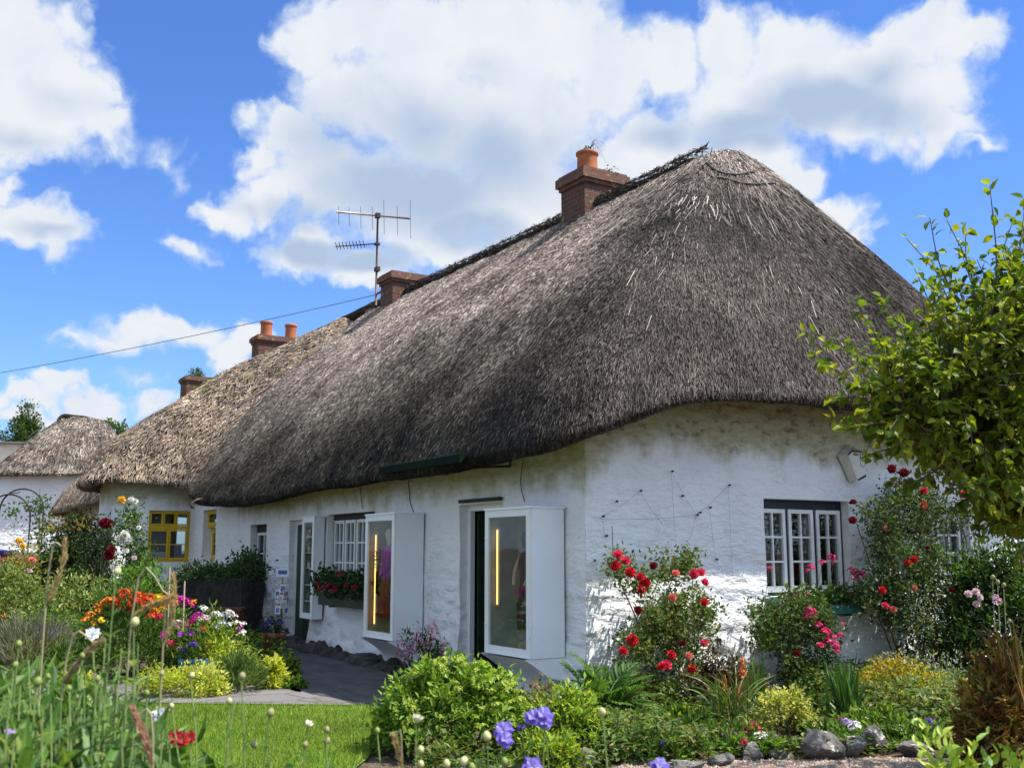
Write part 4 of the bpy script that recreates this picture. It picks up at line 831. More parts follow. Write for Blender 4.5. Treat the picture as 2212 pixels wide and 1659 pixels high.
# iron rose arch
aq = at(43, 1190, 20.0); arch = thing('garden_arch', 'thin black iron rose arch in front of the distant cottage', 'arch', (aq[0], aq[1], 0))
m = MB()
for dd, x0, x1, yt in ((20.0, -38, 60, 1068), (20.7, -8, 88, 1056)):
    zt_ = at(20, yt, dd)[2]; pl, pr_ = at(x0, 1190, dd), at(x1, 1190, dd); c = (pl + pr_) / 2; hw = np.linalg.norm(pr_ - pl) / 2; u2 = nrm(A([*(pr_ - pl)[:2], 0])); c[2] = 0
    pts = [c - u2 * hw, c - u2 * hw + UPV * (zt_ - hw)] + [c + u2 * hw * -math.cos(a) + UPV * (zt_ - hw + hw * math.sin(a)) for a in np.linspace(.2, np.pi - .2, 14)] + [c + u2 * hw + UPV * (zt_ - hw), c + u2 * hw]
    m.tube(A(pts), .016, .016, 6)
m.build('hoop', MA['iron'], arch)
m = MB()
for x, y in ((60, 1085), (60, 1115), (60, 1180), (60, 1210), (-38, 1100), (-38, 1180), (15, 1068)): m.tube(A([at(x, y, 20.0), at(x + 28, y - 6 + 1, 20.7)]), .010, .010, 5)
m.build('rung', MA['iron'], arch)
# far odds and ends at the left edge
q = at(12, 1182, 22); m = MB(); m.lathe(A([q[0], q[1], 1.35]), [(0, 0), (.10, 0), (.16, .12), (.17, .17), (.15, .17), (0, .14)], 16); o_ = thing('glazed_bowl', 'dark blue bowl standing by the yellow flowers at the left edge', 'bowl', (q[0], q[1], 1.35)); m.build('bowl', pmat('cobalt', (.02, .03, .2), None, rough=.3, bump=0), o_, True)
q = at(10, 1184, 21.0); tt = thing('garden_table', 'red topped garden table at the left edge behind the yellow rose', 'table', (q[0], q[1], 0)); m = MB(); m.box((q[0], q[1], 0), RT, FW, -.5, .28, 0, 1.1, 1.26, 1.34); m.build('tabletop', pmat('red_paint', (.42, .06, .03), (.34, .05, .03), rough=.5), tt)
for a, b in ((-.42, .05), (.2, .05), (-.42, 1.0), (.2, 1.0)): m = MB(); m.box((q[0], q[1], 0), RT, FW, a, a + .06, b, b + .06, 0, 1.258); m.build('leg', MA['darkwood'], tt)

# ------------------------------------------------------------------ rocks edging the bed
def rock(label, x, y, wpx, hpx, d, tilt=0., seed=0, ang=None):
    c = gd(x, y) if d is None else at(x, y, d); dd = (c - CAM) @ FW; w = wpx * dd / FOC / 2; h = hpx * dd / FOC / 2
    a, b = np.meshgrid(np.linspace(0, 2 * np.pi, 41), np.linspace(-np.pi / 2, np.pi / 2, 24), indexing='ij')
    S = np.stack([np.cos(a) * np.cos(b), np.sin(a) * np.cos(b), np.sin(b)], -1)
    pl = ru(14); cut = .45 + .45 * rng.random(14)
    r = np.min(np.where((S @ pl.T) > .05, cut / np.maximum(S @ pl.T, .05), 9), axis=-1); r = np.minimum(r, 1.05)
    w *= .98; h *= 1.08; S = S * r[..., None]; S = S * (1 + .20 * fbm(S * 2.2 + seed * 11, seed, 3) + .10 * fbm(S * 8 + seed * 5, seed, 2))[..., None]
    sx, sz = S[..., 0] * w, S[..., 2] * h
    X = sx * math.cos(tilt) - sz * math.sin(tilt); Z = sx * math.sin(tilt) + sz * math.cos(tilt)
    P = RT * X[..., None] + FW * (S[..., 1:2] * min(w, .16)) + UPV * Z[..., None]
    P[-1] = P[0]
    c = A([c[0], c[1], 0]); P = P + c; P[..., 2] += -P[..., 2].min() - .03
    t = MB(); t.grid(P); o = t.build('edging_rock', MA['stone'], None, False)
    return tag(o, label, 'rock', 'rocks edging the flower bed')
rock('long grey rock slanting down to the right in front of the tall iris leaves', 1768, 1638, 112, 58, None, -.42, 1)
rock('low pale grey rock left of the long slanting one', 1690, 1636, 70, 30, None, -.12, 2)
rock('upright blocky rock just right of the long slanting one', 1845, 1634, 64, 52, None, .05, 3)
rock('dark pointed rock leaning against the blocky one', 1885, 1622, 58, 62, None, -.5, 4)
rock('flat brown rock beside the gravel at the right', 1990, 1632, 95, 36, None, -.05, 5)
rock('grey rock half behind the blurred green shrub at the lower right', 2060, 1632, 84, 62, None, -.45, 6)
rock('small split rock standing under the white bedding flower', 1625, 1640, 52, 50, None, -.9, 7)
rock('brown rock at the gravel edge under the lilac spike', 1560, 1650, 62, 42, None, .1, 8)
rock('rounded grey rock at the bottom edge below the artichoke leaves', 1250, 1664, 88, 50, None, 0, 9)
rock('broken pale rock at the bottom edge under the cream buds', 1130, 1672, 92, 42, None, .2, 10)
rock('low rock at the bottom edge between the columbines and the long gravel', 1480, 1662, 84, 32, None, 0, 11)
rock('pinkish log shaped rock lying in the bed behind the kniphofia', 1560, 1545, 120, 30, None, -.3, 12)
rock('dark flat rock shelf under the brown plant at the right', 1985, 1590, 130, 30, None, 0, 13)
rock('shaded flat rock right of the dark rock shelf', 2110, 1598, 120, 30, None, 0, 14)
# ------------------------------------------------------------------ plants
def leaves(m, p, d, up, Lg, W, col, fold=.18, droop=.15, full=False):
    n = len(p); d = nrm(d); s = nrm(np.cross(d, up)); nn = np.cross(s, d)
    Lg = np.broadcast_to(np.asarray(Lg, float).reshape(-1, 1), (n, 1)); W = np.broadcast_to(np.asarray(W, float).reshape(-1, 1), (n, 1))
    if full:
        st_ = [(.3, .95), (.62, .85)]; rows = [p]
        for f, w in st_:
            c = p + d * Lg * f - nn * Lg * droop * f * f; rows += [c - s * W * w / 2 + nn * W * fold, c, c + s * W * w / 2 + nn * W * fold]
        rows.append(p + d * Lg - nn * Lg * droop * 1.2); V = np.stack(rows, 1); b = (np.arange(n) * 8)[:, None]
        T = np.concatenate([b + A([[0, 3, 2]]), b + A([[0, 2, 1]]), b + A([[4, 5, 7]]), b + A([[5, 6, 7]])]); Q = np.concatenate([b + A([[1, 2, 5, 4]]), b + A([[2, 3, 6, 5]])])
        m.add(V.reshape(-1, 3), tri=T, quad=Q, col=np.repeat(col, 8, 0))
    else:
        c = p + d * Lg * .45 - nn * Lg * droop * .2
        V = np.stack([p, c + s * W / 2 + nn * W * fold, p + d * Lg - nn * Lg * droop, c - s * W / 2 + nn * W * fold], 1); b = (np.arange(n) * 4)[:, None]
        m.add(V.reshape(-1, 3), tri=np.concatenate([b + A([[0, 1, 2]]), b + A([[0, 2, 3]])]), col=np.repeat(col, 4, 0))
def pick(pal, n, var=.3):
    return A(pal)[rng.integers(0, len(pal), n)] * (1 - var / 2 + var * rng.random((n, 1)))
def bush_leaves(m, c, rx, ry, h, n, L, pal, W=None, clumps=40, sig=.16, zlo=.08, up=.5, full=False, var=.35, rand=.8, power=.5, droop=.15):
    W = L * .5 if W is None else W; k = clumps; u = ru(k); u[:, 2] = abs(u[:, 2]); rr = (.35 + .65 * rng.random((k, 1)) ** power)
    cl = c + (RT * u[:, :1] * rx + FW * u[:, 1:2] * ry) * rr + UPV * (h * (zlo + (1 - zlo) * u[:, 2:] * rr * (.85 + .25 * rng.random((k, 1)))))
    i = rng.integers(0, k, n); g = rng.normal(size=(n, 3)); sg = sig * A([rx, ry, h * .8]).mean()
    p = cl[i] + g * sg; p[:, 2] = np.maximum(p[:, 2], .01)
    out = nrm(p - (c + UPV * h * .3)); d = nrm(out * .7 + ru(n) * rand + UPV * up * .5); upv = nrm(ru(n) * .8 + UPV * .8 + out * .3)
    tone = 1 + .5 * (rng.random((k, 1)) - .5)
    leaves(m, p, d, upv, L * (.6 + .8 * rng.random(n)), W * (.6 + .8 * rng.random(n)), pick(pal, n, var) * tone[i], full=full, droop=droop); return cl
def twigs(m, c, tips, r0=.012, r1=.004, col=(.10, .075, .05), spread=.15):
    for q in tips:
        b = c + A([rng.normal() * spread, rng.normal() * spread, 0]); b[2] = 0; mid = (b + q) / 2 + ru(1)[0] * .08 * np.linalg.norm(q - b)
        m.tube(catmull(A([b, mid, q]), 7), r0, r1, 5, col)
def bush(name, label, cat, c, rx, ry, h, n, L, pal, group=None, stems=10, mat='leaf', stemcol=(.10, .08, .05), **kw):
    t = thing(name, label, cat, (c[0], c[1], 0), group); m = MB(); cl = bush_leaves(m, c, rx, ry, h, n, L, pal, **kw); m.build('foliage', MA[mat], t)
    if stems: s = MB(); twigs(s, c, cl[:stems], col=stemcol, r0=.006 + .006 * h, spread=min(rx, .12)); s.build('stem', MA['stem'], t)
    return t
FLM = {}
def proto(key, m, mat='petal', smooth=False):
    o = m.build(key, MA[mat], None, smooth); me = o.data; bpy.data.objects.remove(o); FLM[key] = me
def petals(m, n, r, col, tilt, w, z=0, cup=.2, a0=0, c=None):
    a = np.linspace(0, 2 * np.pi, n, endpoint=False) + a0 + rng.normal(size=n) * .12; R = np.stack([np.cos(a), np.sin(a), 0 * a], 1)
    d = R * math.cos(tilt) + UPV * math.sin(tilt); p = R * r * .08 + UPV * z; up = -R * math.sin(tilt) + UPV * math.cos(tilt)
    cc = np.clip(A(col) * (.75 + .5 * rng.random((n, 1))), 0, 1)
    leaves(m, p, d, up, r, w, cc, fold=cup, droop=-cup * .3, full=True)
def rose_proto(key, col):
    m = MB()
    for k, (tl, r, w) in enumerate([(.15, 1.0, .95), (.5, .95, .9), (.85, .85, .85), (1.1, .75, .7), (1.35, .62, .5)]): petals(m, 6 - (k > 3), r, col, tl, w, z=.05 * k, cup=-.22, a0=k * .6)
    proto(key, m)
def cluster_proto(key, cols, n=34, fr_=.26, dome=.8):
    m = MB(); u = ru(n); u[:, 2] = abs(u[:, 2]); pos = u * A([1, 1, dome]) * (.6 + .4 * rng.random((n, 1)))
    for q, v in zip(pos, u):
        v = nrm(v + UPV * .3); a = nrm(np.cross(v, A([.3, .5, .8]))); b = np.cross(v, a); c = A(cols[rng.integers(0, len(cols))]) * (.8 + .4 * rng.random())
        th = np.arange(5) * 1.2566 + rng.random(); R = np.cos(th)[:, None] * a + np.sin(th)[:, None] * b
        leaves(m, np.tile(q, (5, 1)), nrm(R + v * .35), np.tile(v, (5, 1)), fr_, fr_ * .8, np.tile(np.clip(c, 0, 1), (5, 1)), fold=.1)
    proto(key, m)
def spike_proto(key, cols, n=70, r=.3, hh=2.2):
    m = MB(); z = rng.random(n); a = rng.random(n) * 6.28; rad = r * (1 - .75 * z); p = np.stack([np.cos(a) * rad * .5, np.sin(a) * rad * .5, z * hh], 1); d = np.stack([np.cos(a), np.sin(a), -.4 + 0 * a + z], 1)
    leaves(m, p, d, np.tile(UPV, (n, 1)), .32 * (1.2 - z), .2, pick(cols, n, .4)); proto(key, m)
def bud_proto(key, c1, c2, open_=0.):
    m = MB(); m.lathe((0, 0, 0), [(0, -.1), (.35, .0), (.62, .35), (.66, .75), (.5, 1.15), (.22, 1.45), (0, 1.5)], 14, c1); petals(m, 6, .95, c2, 1.25, .5, cup=-.25)
    if open_: petals(m, 7, 1.5, open_, 1.0, .8, z=.3, cup=-.25); petals(m, 6, 1.3, open_, 1.3, .7, z=.4, cup=-.2)
    proto(key, m, 'petal', True)
rose_proto('rose_red', (.62, .02, .03)); rose_proto('rose_pink', (.72, .05, .12)); rose_proto('rose_dark', (.16, .008, .015)); rose_proto('rose_pale', (.75, .22, .16)); rose_proto('rose_white', (.80, .79, .70)); rose_proto('rose_yellow', (.78, .45, .05)); rose_proto('rose_blush', (.72, .55, .55))
cluster_proto('fl_pink', [(.75, .04, .18), (.8, .1, .3), (.65, .02, .12)]); cluster_proto('fl_magenta', [(.6, .02, .35), (.7, .06, .45), (.5, .02, .25)]); cluster_proto('fl_white', [(.82, .81, .76), (.75, .74, .66)]); cluster_proto('fl_crimson', [(.45, .01, .05), (.55, .02, .1)])
cluster_proto('fl_orange', [(.78, .24, .02), (.85, .35, .03), (.7, .15, .02)]); cluster_proto('fl_red', [(.6, .03, .01), (.5, .05, .02), (.7, .1, .02)]); cluster_proto('fl_yellow', [(.85, .6, .03), (.8, .5, .03)]); cluster_proto('fl_violet', [(.10, .03, .35), (.15, .04, .45), (.07, .02, .22)]); cluster_proto('fl_purple', [(.38, .05, .55), (.45, .1, .6), (.3, .03, .4)]); cluster_proto('fl_lilac', [(.55, .4, .7), (.45, .3, .65)])
cluster_proto('fl_pinkwhite', [(.8, .5, .6), (.8, .7, .72), (.75, .3, .45)]); cluster_proto('fl_umbel', [(.34, .42, .06), (.42, .48, .08), (.28, .38, .05)], n=44, fr_=.2, dome=.45)
spike_proto('fl_poker', [(.85, .16, .03), (.8, .25, .05), (.8, .1, .03)], 110, .36, 2.0); spike_proto('fl_lavender', [(.25, .2, .42), (.35, .3, .5)], 50, .25, 3.0); spike_proto('fl_stock', [(.4, .06, .5), (.65, .5, .75), (.3, .05, .45)], 60, .6, 1.7); spike_proto('fl_snap', [(.85, .16, .35), (.85, .3, .42), (.75, .08, .25)], 70, .7, 2.0)
bud_proto('bud_cream', (.62, .60, .30), (.34, .40, .12)); bud_proto('bud_open', (.66, .62, .30), (.36, .42, .14), (.85, .82, .70)); bud_proto('bud_seed', (.36, .36, .17), (.30, .32, .14)); bud_proto('bud_green', (.30, .38, .10), (.22, .30, .07))
m = MB(); petals(m, 5, 1.0, (.19, .13, .52), .25, 1.05, cup=-.25); petals(m, 5, .8, (.40, .34, .72), .9, .8, z=.1, cup=-.25, a0=.6); petals(m, 5, .7, (.16, .10, .5), -.9, .25, z=-.1); proto('fl_columbine', m)
m = MB(); petals(m, 8, 1.0, (.85, .86, .90), .3, .7, cup=-.2); petals(m, 7, .85, (.8, .82, .88), .75, .6, a0=.5, cup=-.25); petals(m, 5, .6, (.78, .8, .84), 1.2, .5, cup=-.2); proto('fl_petal_white', m)
m = MB(); petals(m, 7, 1.0, (.42, .02, .03), .4, .7, cup=-.2); petals(m, 7, .8, (.5, .04, .05), .9, .6, a0=.5, cup=-.2); proto('fl_petal_red', m)
def bloom(key, parent, loc, s, name='bloom', rot=None):
    o = bpy.data.objects.new(name, FLM[key]); COL.objects.link(o); o.parent = parent
    o.location = [float(x) for x in (A(loc) - ORG[parent.name])]; o.scale = (s,) * 3
    o.rotation_euler = rot if rot is not None else (rng.normal() * .4, rng.normal() * .4, rng.random() * 6.3); return o
TOCAM = (math.radians(38), 0, math.atan2(RT[1], RT[0]))
def facing(j=.35): return (math.radians(55) + rng.normal() * j, rng.normal() * j, math.atan2(RT[1], RT[0]) + rng.normal() * j)
def inpx(poly_, n):
    pl = A(poly_, float); lo, hi = pl.min(0), pl.max(0); out = np.zeros((0, 2))
    while len(out) < n:
        p = lo + rng.random((n * 2, 2)) * (hi - lo); out = np.concatenate([out, p[inpoly(p, pl)]])
    return out[:n]
def fill(m, poly_, fn, n, L, pal, W=None, clumps=60, sig=.10, var=.4, up=.2, full=False, clump_noise=True):
    """foliage of a plant trained on a wall: clumps spread over its real outline"""
    W = L * .55 if W is None else W; q = inpx(poly_, clumps); C_ = A([fn(x, y) for x, y in q]); i = rng.integers(0, clumps, n)
    p = C_[i] + rng.normal(size=(n, 3)) * sig; d = nrm(ru(n) + A([.5, -.2, up])); tone = 1 + .5 * (rng.random((clumps, 1)) - .5)
    leaves(m, p, d, nrm(ru(n) * .7 + UPV * .6 + A([.4, -.2, 0])), L * (.6 + .8 * rng.random(n)), W * (.6 + .8 * rng.random(n)), pick(pal, n, var) * tone[i], full=full); return C_
GRN = [(.055, .115, .022), (.075, .15, .03), (.04, .085, .02), (.10, .18, .035)]
ROSEG = [(.06, .12, .03), (.09, .16, .035), (.045, .09, .025), (.13, .19, .045), (.10, .10, .03)]
LIME = [(.22, .32, .03), (.30, .40, .04), (.16, .26, .03), (.38, .42, .06)]
YEL = [(.48, .48, .05), (.40, .42, .05), (.55, .52, .09), (.30, .36, .05)]
DARKG = [(.025, .05, .016), (.035, .07, .02), (.018, .035, .014)]

# red rose on the gable
def wallpt(a, b): return lambda x, y: ga(x, y, a + (b - a) * rng.random())
RA = [(1302, 1150), (1340, 1160), (1360, 1225), (1400, 1238), (1420, 1208), (1445, 1196), (1490, 1202), (1502, 1240), (1535, 1290), (1548, 1350), (1505, 1400), (1515, 1460), (1450, 1515), (1380, 1500), (1330, 1420), (1342, 1360), (1395, 1330), (1375, 1290), (1322, 1250)]
rb = ga(1440, 1530, .3); t = thing('rose_bush', 'red rose bush trained up the gable wall between the house corner and the gable window', 'rose', (rb[0], rb[1], 0), 'roses on the gable')
m = MB(); fill(m, RA, wallpt(.12, .5), 8200, .047, ROSEG + [(.16, .13, .05), (.2, .22, .08)], clumps=130, sig=.06)
m2 = MB()
for line in ([(1440, 1540), (1400, 1420), (1372, 1330), (1330, 1230), (1322, 1135)], [(1450, 1540), (1470, 1400), (1450, 1280), (1425, 1200)], [(1440, 1540), (1500, 1380), (1495, 1270), (1508, 1205)], [(1435, 1540), (1370, 1470), (1345, 1410)], [(1450, 1540), (1500, 1440), (1560, 1385)]):
    q = catmull(A([ga(x, y, .25 if k else .3) for k, (x, y) in enumerate(line)]), 16); m2.tube(q, .012, .004, 5, (.09, .10, .04))
m.build('foliage', MA['leaf'], t); m2.build('stem', MA['stem'], t)
for x, y, k, s in [(1335, 1198, 'rose_pink', .052), (1352, 1212, 'rose_pink', .05), (1330, 1222, 'rose_red', .055), (1361, 1236, 'rose_red', .055), (1383, 1246, 'rose_red', .045), (1411, 1222, 'rose_dark', .04), (1394, 1258, 'rose_red', .055), (1385, 1272, 'rose_red', .05), (1500, 1240, 'rose_pink', .058), (1514, 1236, 'rose_pink', .048), (1522, 1258, 'rose_pink', .05), (1460, 1238, 'rose_pale', .042), (1453, 1290, 'rose_pale', .045), (1521, 1300, 'rose_red', .045), (1378, 1318, 'rose_dark', .045), (1366, 1382, 'rose_red', .06), (1346, 1406, 'rose_red', .05), (1450, 1414, 'rose_red', .05), (1440, 1436, 'rose_pink', .055), (1430, 1440, 'rose_red', .05), (1488, 1416, 'rose_pale', .042), (1494, 1444, 'rose_red', .048), (1521, 1388, 'rose_pink', .042), (1475, 1390, 'rose_dark', .04), (1405, 1500, 'rose_dark', .04)]:
    bloom(k, t, ga(x, y, .56), s, 'rose_bloom', facing())
RB = [(1846, 1128), (1890, 1085), (1935, 1040), (1975, 1045), (2040, 1085), (2095, 1100), (2085, 1140), (2030, 1155), (2020, 1235), (2080, 1248), (2125, 1300), (2110, 1370), (2060, 1395), (2050, 1440), (1985, 1462), (1962, 1400), (1905, 1345), (1855, 1330), (1845, 1290), (1875, 1240), (1900, 1190), (1860, 1150)]
rb = ga(1975, 1500, .3); t = thing('rose_bush', 'large climbing rose with small red blooms right of the gable window', 'rose', (rb[0], rb[1], 0), 'roses on the gable')
m = MB(); fill(m, RB, wallpt(.12, .75), 15000, .048, ROSEG + DARKG + DARKG + [(.10, .10, .04)], clumps=190, sig=.08)
m.build('foliage', MA['leaf'], t); m2 = MB()
for line in ([(1975, 1520), (1960, 1400), (1930, 1250), (1950, 1050)], [(1975, 1520), (2040, 1380), (2090, 1200), (2060, 1100)], [(1970, 1520), (1900, 1340), (1860, 1290)], [(1975, 1520), (1890, 1250), (1850, 1130)], [(1980, 1510), (2010, 1250), (2000, 1080)], [(1935, 1060), (1945, 1030), (1952, 1010)], [(1890, 1110), (1850, 1090), (1842, 1080)]):
    m2.tube(catmull(A([ga(x, y, .4) for x, y in line]), 16), .014, .005, 5, (.10, .08, .045))
m2.build('stem', MA['stem'], t)
for x, y, k, s in [(1926, 1013, 'rose_dark', .058), (1953, 1022, 'rose_dark', .065), (1843, 1086, 'rose_dark', .05), (1842, 1124, 'rose_dark', .05), (1995, 1060, 'rose_red', .05), (1994, 1092, 'rose_red', .05), (2081, 1068, 'rose_red', .05), (1960, 1216, 'rose_red', .055), (1974, 1208, 'rose_red', .05), (1906, 1274, 'rose_red', .045), (1912, 1308, 'rose_pink', .045), (1930, 1316, 'rose_pale', .04), (2056, 1273, 'rose_red', .045), (2003, 1185, 'rose_dark', .04), (1915, 1142, 'rose_pale', .04), (1975, 1270, 'rose_pale', .035)]:
    bloom(k, t, ga(x, y, .72), s, 'rose_bloom', facing())
RG = [(1632, 1320), (1690, 1292), (1760, 1300), (1795, 1330), (1800, 1400), (1790, 1465), (1745, 1498), (1705, 1480), (1668, 1410), (1632, 1375)]
rb = ga(1740, 1510, .35); t = thing('geranium_bush', 'dark leaved bush with bright pink flowers under the gable window', 'bush', (rb[0], rb[1], 0))
m = MB(); cl = fill(m, RG, wallpt(.2, .65), 6500, .048, ROSEG + DARKG, clumps=80, sig=.07); m.build('foliage', MA['leaf'], t); m2 = MB(); twigs(m2, A([rb[0], rb[1], 0]), cl[:9]); m2.build('stem', MA['stem'], t)
for x, y, s in [(1750, 1322, .07), (1742, 1332, .05), (1768, 1352, .06), (1783, 1366, .065), (1797, 1380, .07), (1803, 1394, .06), (1786, 1390, .07), (1815, 1374, .05), (1820, 1348, .03), (1770, 1395, .05), (1808, 1408, .045)]: bloom('fl_pink', t, ga(x, y, .70), s, 'flower_head')
for x, y, s in [(1720, 1412, .05), (1790, 1455, .04)]: bloom('rose_dark' if x < 1750 else 'rose_pale', t, ga(x, y, .68), s, 'flower_head')
# geraniums in the boxes
def box_geranium(label, pts, fnbase, L, n, pal, flowers, key, loc, rng_):
    t = thing('geranium', label, 'geranium', loc); m = MB()
    for q in pts: bush_leaves(m, A(q) - UPV * .02, rng_, rng_ * .8, rng_ * 1.6, n, L, pal, W=L * .95, clumps=14, sig=.3)
    m.V = [np.concatenate(m.V)]; m.V[0][:, 2] = np.where(m.V[0][:, 2] < .3, m.V[0][:, 2], m.V[0][:, 2]); m.build('foliage', MA['leaf'], t)
    for q, s in flowers: bloom(key, t, q, s, 'flower_head')
    return t
def raised(m, c, rx, ry, h, n, L, pal, **kw):
    k = MB(); z = c[2]; bush_leaves(k, A([c[0], c[1], 0]), rx, ry, h, n, L, pal, **kw); 
    for v in k.V: v[:, 2] += z
    o = m.n; m.V += k.V; m.C += k.C; m.T += [x + o for x in k.T]; m.Q += [x + o for x in k.Q]; m.n += k.n
def boxplant(label, centres, rx, h, n, L, pal, flowers, key, cat='geranium', name='geranium'):
    c0 = A(centres).mean(0); t = thing(name, label, cat, c0); m = MB()
    for c in centres: raised(m, A(c), rx, rx * .75, h, n, L, pal, W=L * .9, clumps=16, sig=.32)
    m.build('foliage', MA['leaf'], t)
    for q, s in flowers: bloom(key, t, q, s, 'flower_head')
    return t
yb = A([x2l - 1.4, x2l - .1])
boxplant('dark red geraniums spilling from the long flower box', [(x, -.17, .86) for x in np.linspace(fr(694, 1285, -.2)[0] + .05, x2l - .1, 5)], .19, .32, 420, .06, DARKG + GRN[:1], [(fr(x, y, -.42), .05) for x, y in [(685, 1262), (700, 1270), (712, 1265), (723, 1272), (716, 1278), (748, 1266), (766, 1270), (735, 1240), (690, 1275)]], 'fl_crimson')
boxplant('dark bushy plant in the short flower box of the small front window', [(x, -.16, .90) for x in (xw1a + .1, xw1a + .4, xw1a + .7)], .24, .52, 500, .06, DARKG, [(fr(557, 1262, -.3), .04)], 'fl_pinkwhite', 'pot plant', 'pot_plant')
boxplant('pink geraniums standing in the teal box against the gable window', [(.15, y, .88) for y in np.linspace(yg0 + .2, yg1 - .25, 6)], .13, .20, 130, .05, GRN, [], 'fl_pink')
gt = [o for o in COL.objects if o.get('label', '').startswith('pink geraniums standing')][0]
m = MB()
for x, y, s in [(1662, 1228, .035), (1752, 1226, .05), (1746, 1234, .04), (1776, 1216, .05), (1797, 1205, .06), (1802, 1213, .05), (1848, 1238, .07), (1858, 1246, .065), (1838, 1232, .05), (1866, 1240, .05), (1846, 1250, .05), (1720, 1288, .04), (1700, 1298, .04), (1745, 1283, .035)]:
    q = ga(x, y, .28); bloom('fl_pink', gt, q, s, 'flower_head'); m.tube(A([[.16, q[1] + rng.normal() * .05, .9], q]), .004, .003, 4, (.12, .2, .05))
m.build('stem', MA['stem'], gt)
# pots
def potplant(label, c, z, r, h, n, L, pal, key=None, nf=0, s=.03, name='pot_plant', cat='pot plant', **kw):
    t = thing(name, label, cat, (c[0], c[1], z)); m = MB(); raised(m, A([c[0], c[1], z]), r, r, h, n, L, pal, **kw); m.build('foliage', MA['leaf'], t)
    for k in range(nf): u = ru(1)[0]; u[2] = abs(u[2]); bloom(key, t, A([c[0], c[1], z]) + u * A([r, r, h]), s, 'flower_head')
potplant('violet and pink bedding flowers in the large terracotta pot', pA, .27, .20, .24, 420, .05, DARKG + [(.05, .04, .09)], 'fl_violet', 16, .035)
potplant('upright green leaves in the smaller terracotta pot', pB, .21, .13, .38, 160, .16, GRN, W=.03, up=2.5, rand=.3, clumps=12)
potplant('violet flowers in the small blue trough', A([tq[0], tq[1], 0]) - RT * .04 + FW * .09, tz1 - .03, .10, .20, 260, .05, GRN, 'fl_violet', 12, .04)
wl = MB(); k = 26
t = thing('wall_plants', 'dark trailing foliage growing along the top of the low dark stone wall', 'plant', (s0[0], s0[1], zt2))
for q in np.linspace(0, LN, k): c = A([s0[0], s0[1], zt2 - .03]) + u_ * q - n_2 * .2; raised(wl, c, .20, .25, .10 + .10 * rng.random() + (.22 if q > LN * .86 else 0), 110, .07, DARKG + GRN[:1], clumps=8, sig=.4)
wl.build('foliage', MA['leaf'], t)
# pink flowering plant by the front wall
c = A([fr(918, 1450, -.22)[0], -.28, 0]); t = bush('snapdragon', 'pink flowering plant at the foot of the front wall left of the dark doorway', 'flower', c, .36, .25, .55, 900, .06, DARKG + GRN[:2], W=.022, clumps=34)
for x, y in [(868, 1390), (862, 1410), (880, 1398), (893, 1402), (900, 1372), (906, 1384), (935, 1345), (940, 1358), (930, 1375), (945, 1370), (958, 1400), (876, 1420), (922, 1390)]: bloom('fl_snap', t, fr(x, y + 8, -.50), .075, 'flower_spike', (rng.normal() * .2, rng.normal() * .2, 0))

# the bed in front of the gable
def place(x, ytop, wpx, d):
    c, h = stand(x, ytop, d); return c, h, wpx * d / FOC / 2
c, h, r = place(985, 1432, 330, 8.25); t = bush('umbel_bush', 'broad bright green bush with flat lime flower heads below the dark open doorway', 'bush', c, r, r * .8, h, 8200, .055, [(.12, .22, .03), (.18, .29, .04), (.24, .34, .05), (.08, .16, .025)], W=.034, clumps=150, sig=.075, power=.3, stems=14, stemcol=(.12, .2, .05))
for k in range(100):
    u = ru(1)[0]; u[2] = abs(u[2]) * 1.1 + .25; u = u / np.linalg.norm(u); bloom('fl_umbel', t, c + (RT * u[0] * r + FW * u[1] * r * .8) * 1.0 + UPV * (h * (.1 + .95 * u[2])), .032 + .032 * rng.random(), 'flower_head', (rng.normal() * .3, rng.normal() * .3, 0))
def jagged(label, cx, d, specs, pal, name='artichoke', cat='plant'):
    """cut leaved perennials: arching ribs with pointed side lobes"""
    c = at(cx, 1200, d); c = A([c[0], c[1], 0]); t = thing(name, label, cat, c); m = MB(); s = MB()
    for (x, y, dd) in specs:
        tip = at(x, y, d + dd); b = c + A([rng.normal() * .08, rng.normal() * .08, 0]); mid = (b * .5 + tip * .5) + UPV * (.16 * np.linalg.norm(tip - b)); q = catmull(A([b, mid, tip]), 18); s.tube(q, .008, .003, 5, (.16, .24, .08)); tg = nrm(np.gradient(q, axis=0)); sd = nrm(np.cross(tg, nrm(UPV + ru(1)[0] * .3))); nn = np.cross(sd, tg); Ln = np.linalg.norm(tip - b)
        j = np.repeat(np.arange(4, 18), 2); sg = np.tile([1, -1], 14)[:, None]; f = np.sin(np.linspace(.3, 3.0, 14))[np.arange(28) // 2]; dr = nrm(sd[j] * sg * .8 + tg[j] * .75 + nn[j] * .25)
        leaves(m, q[j], dr, nn[j], Ln * (.17 + .12 * rng.random(28)) * f + .03, Ln * .05 * f + .008, pick(pal, 28, .4), full=True, droop=.25)
        leaves(m, q[-2:-1], tg[-2:-1], nn[-2:-1], [Ln * .14], [Ln * .05], pick(pal, 1), full=True)
    m.build('foliage', MA['leaf'], t); s.build('leaf_rib', MA['stem'], t); return t
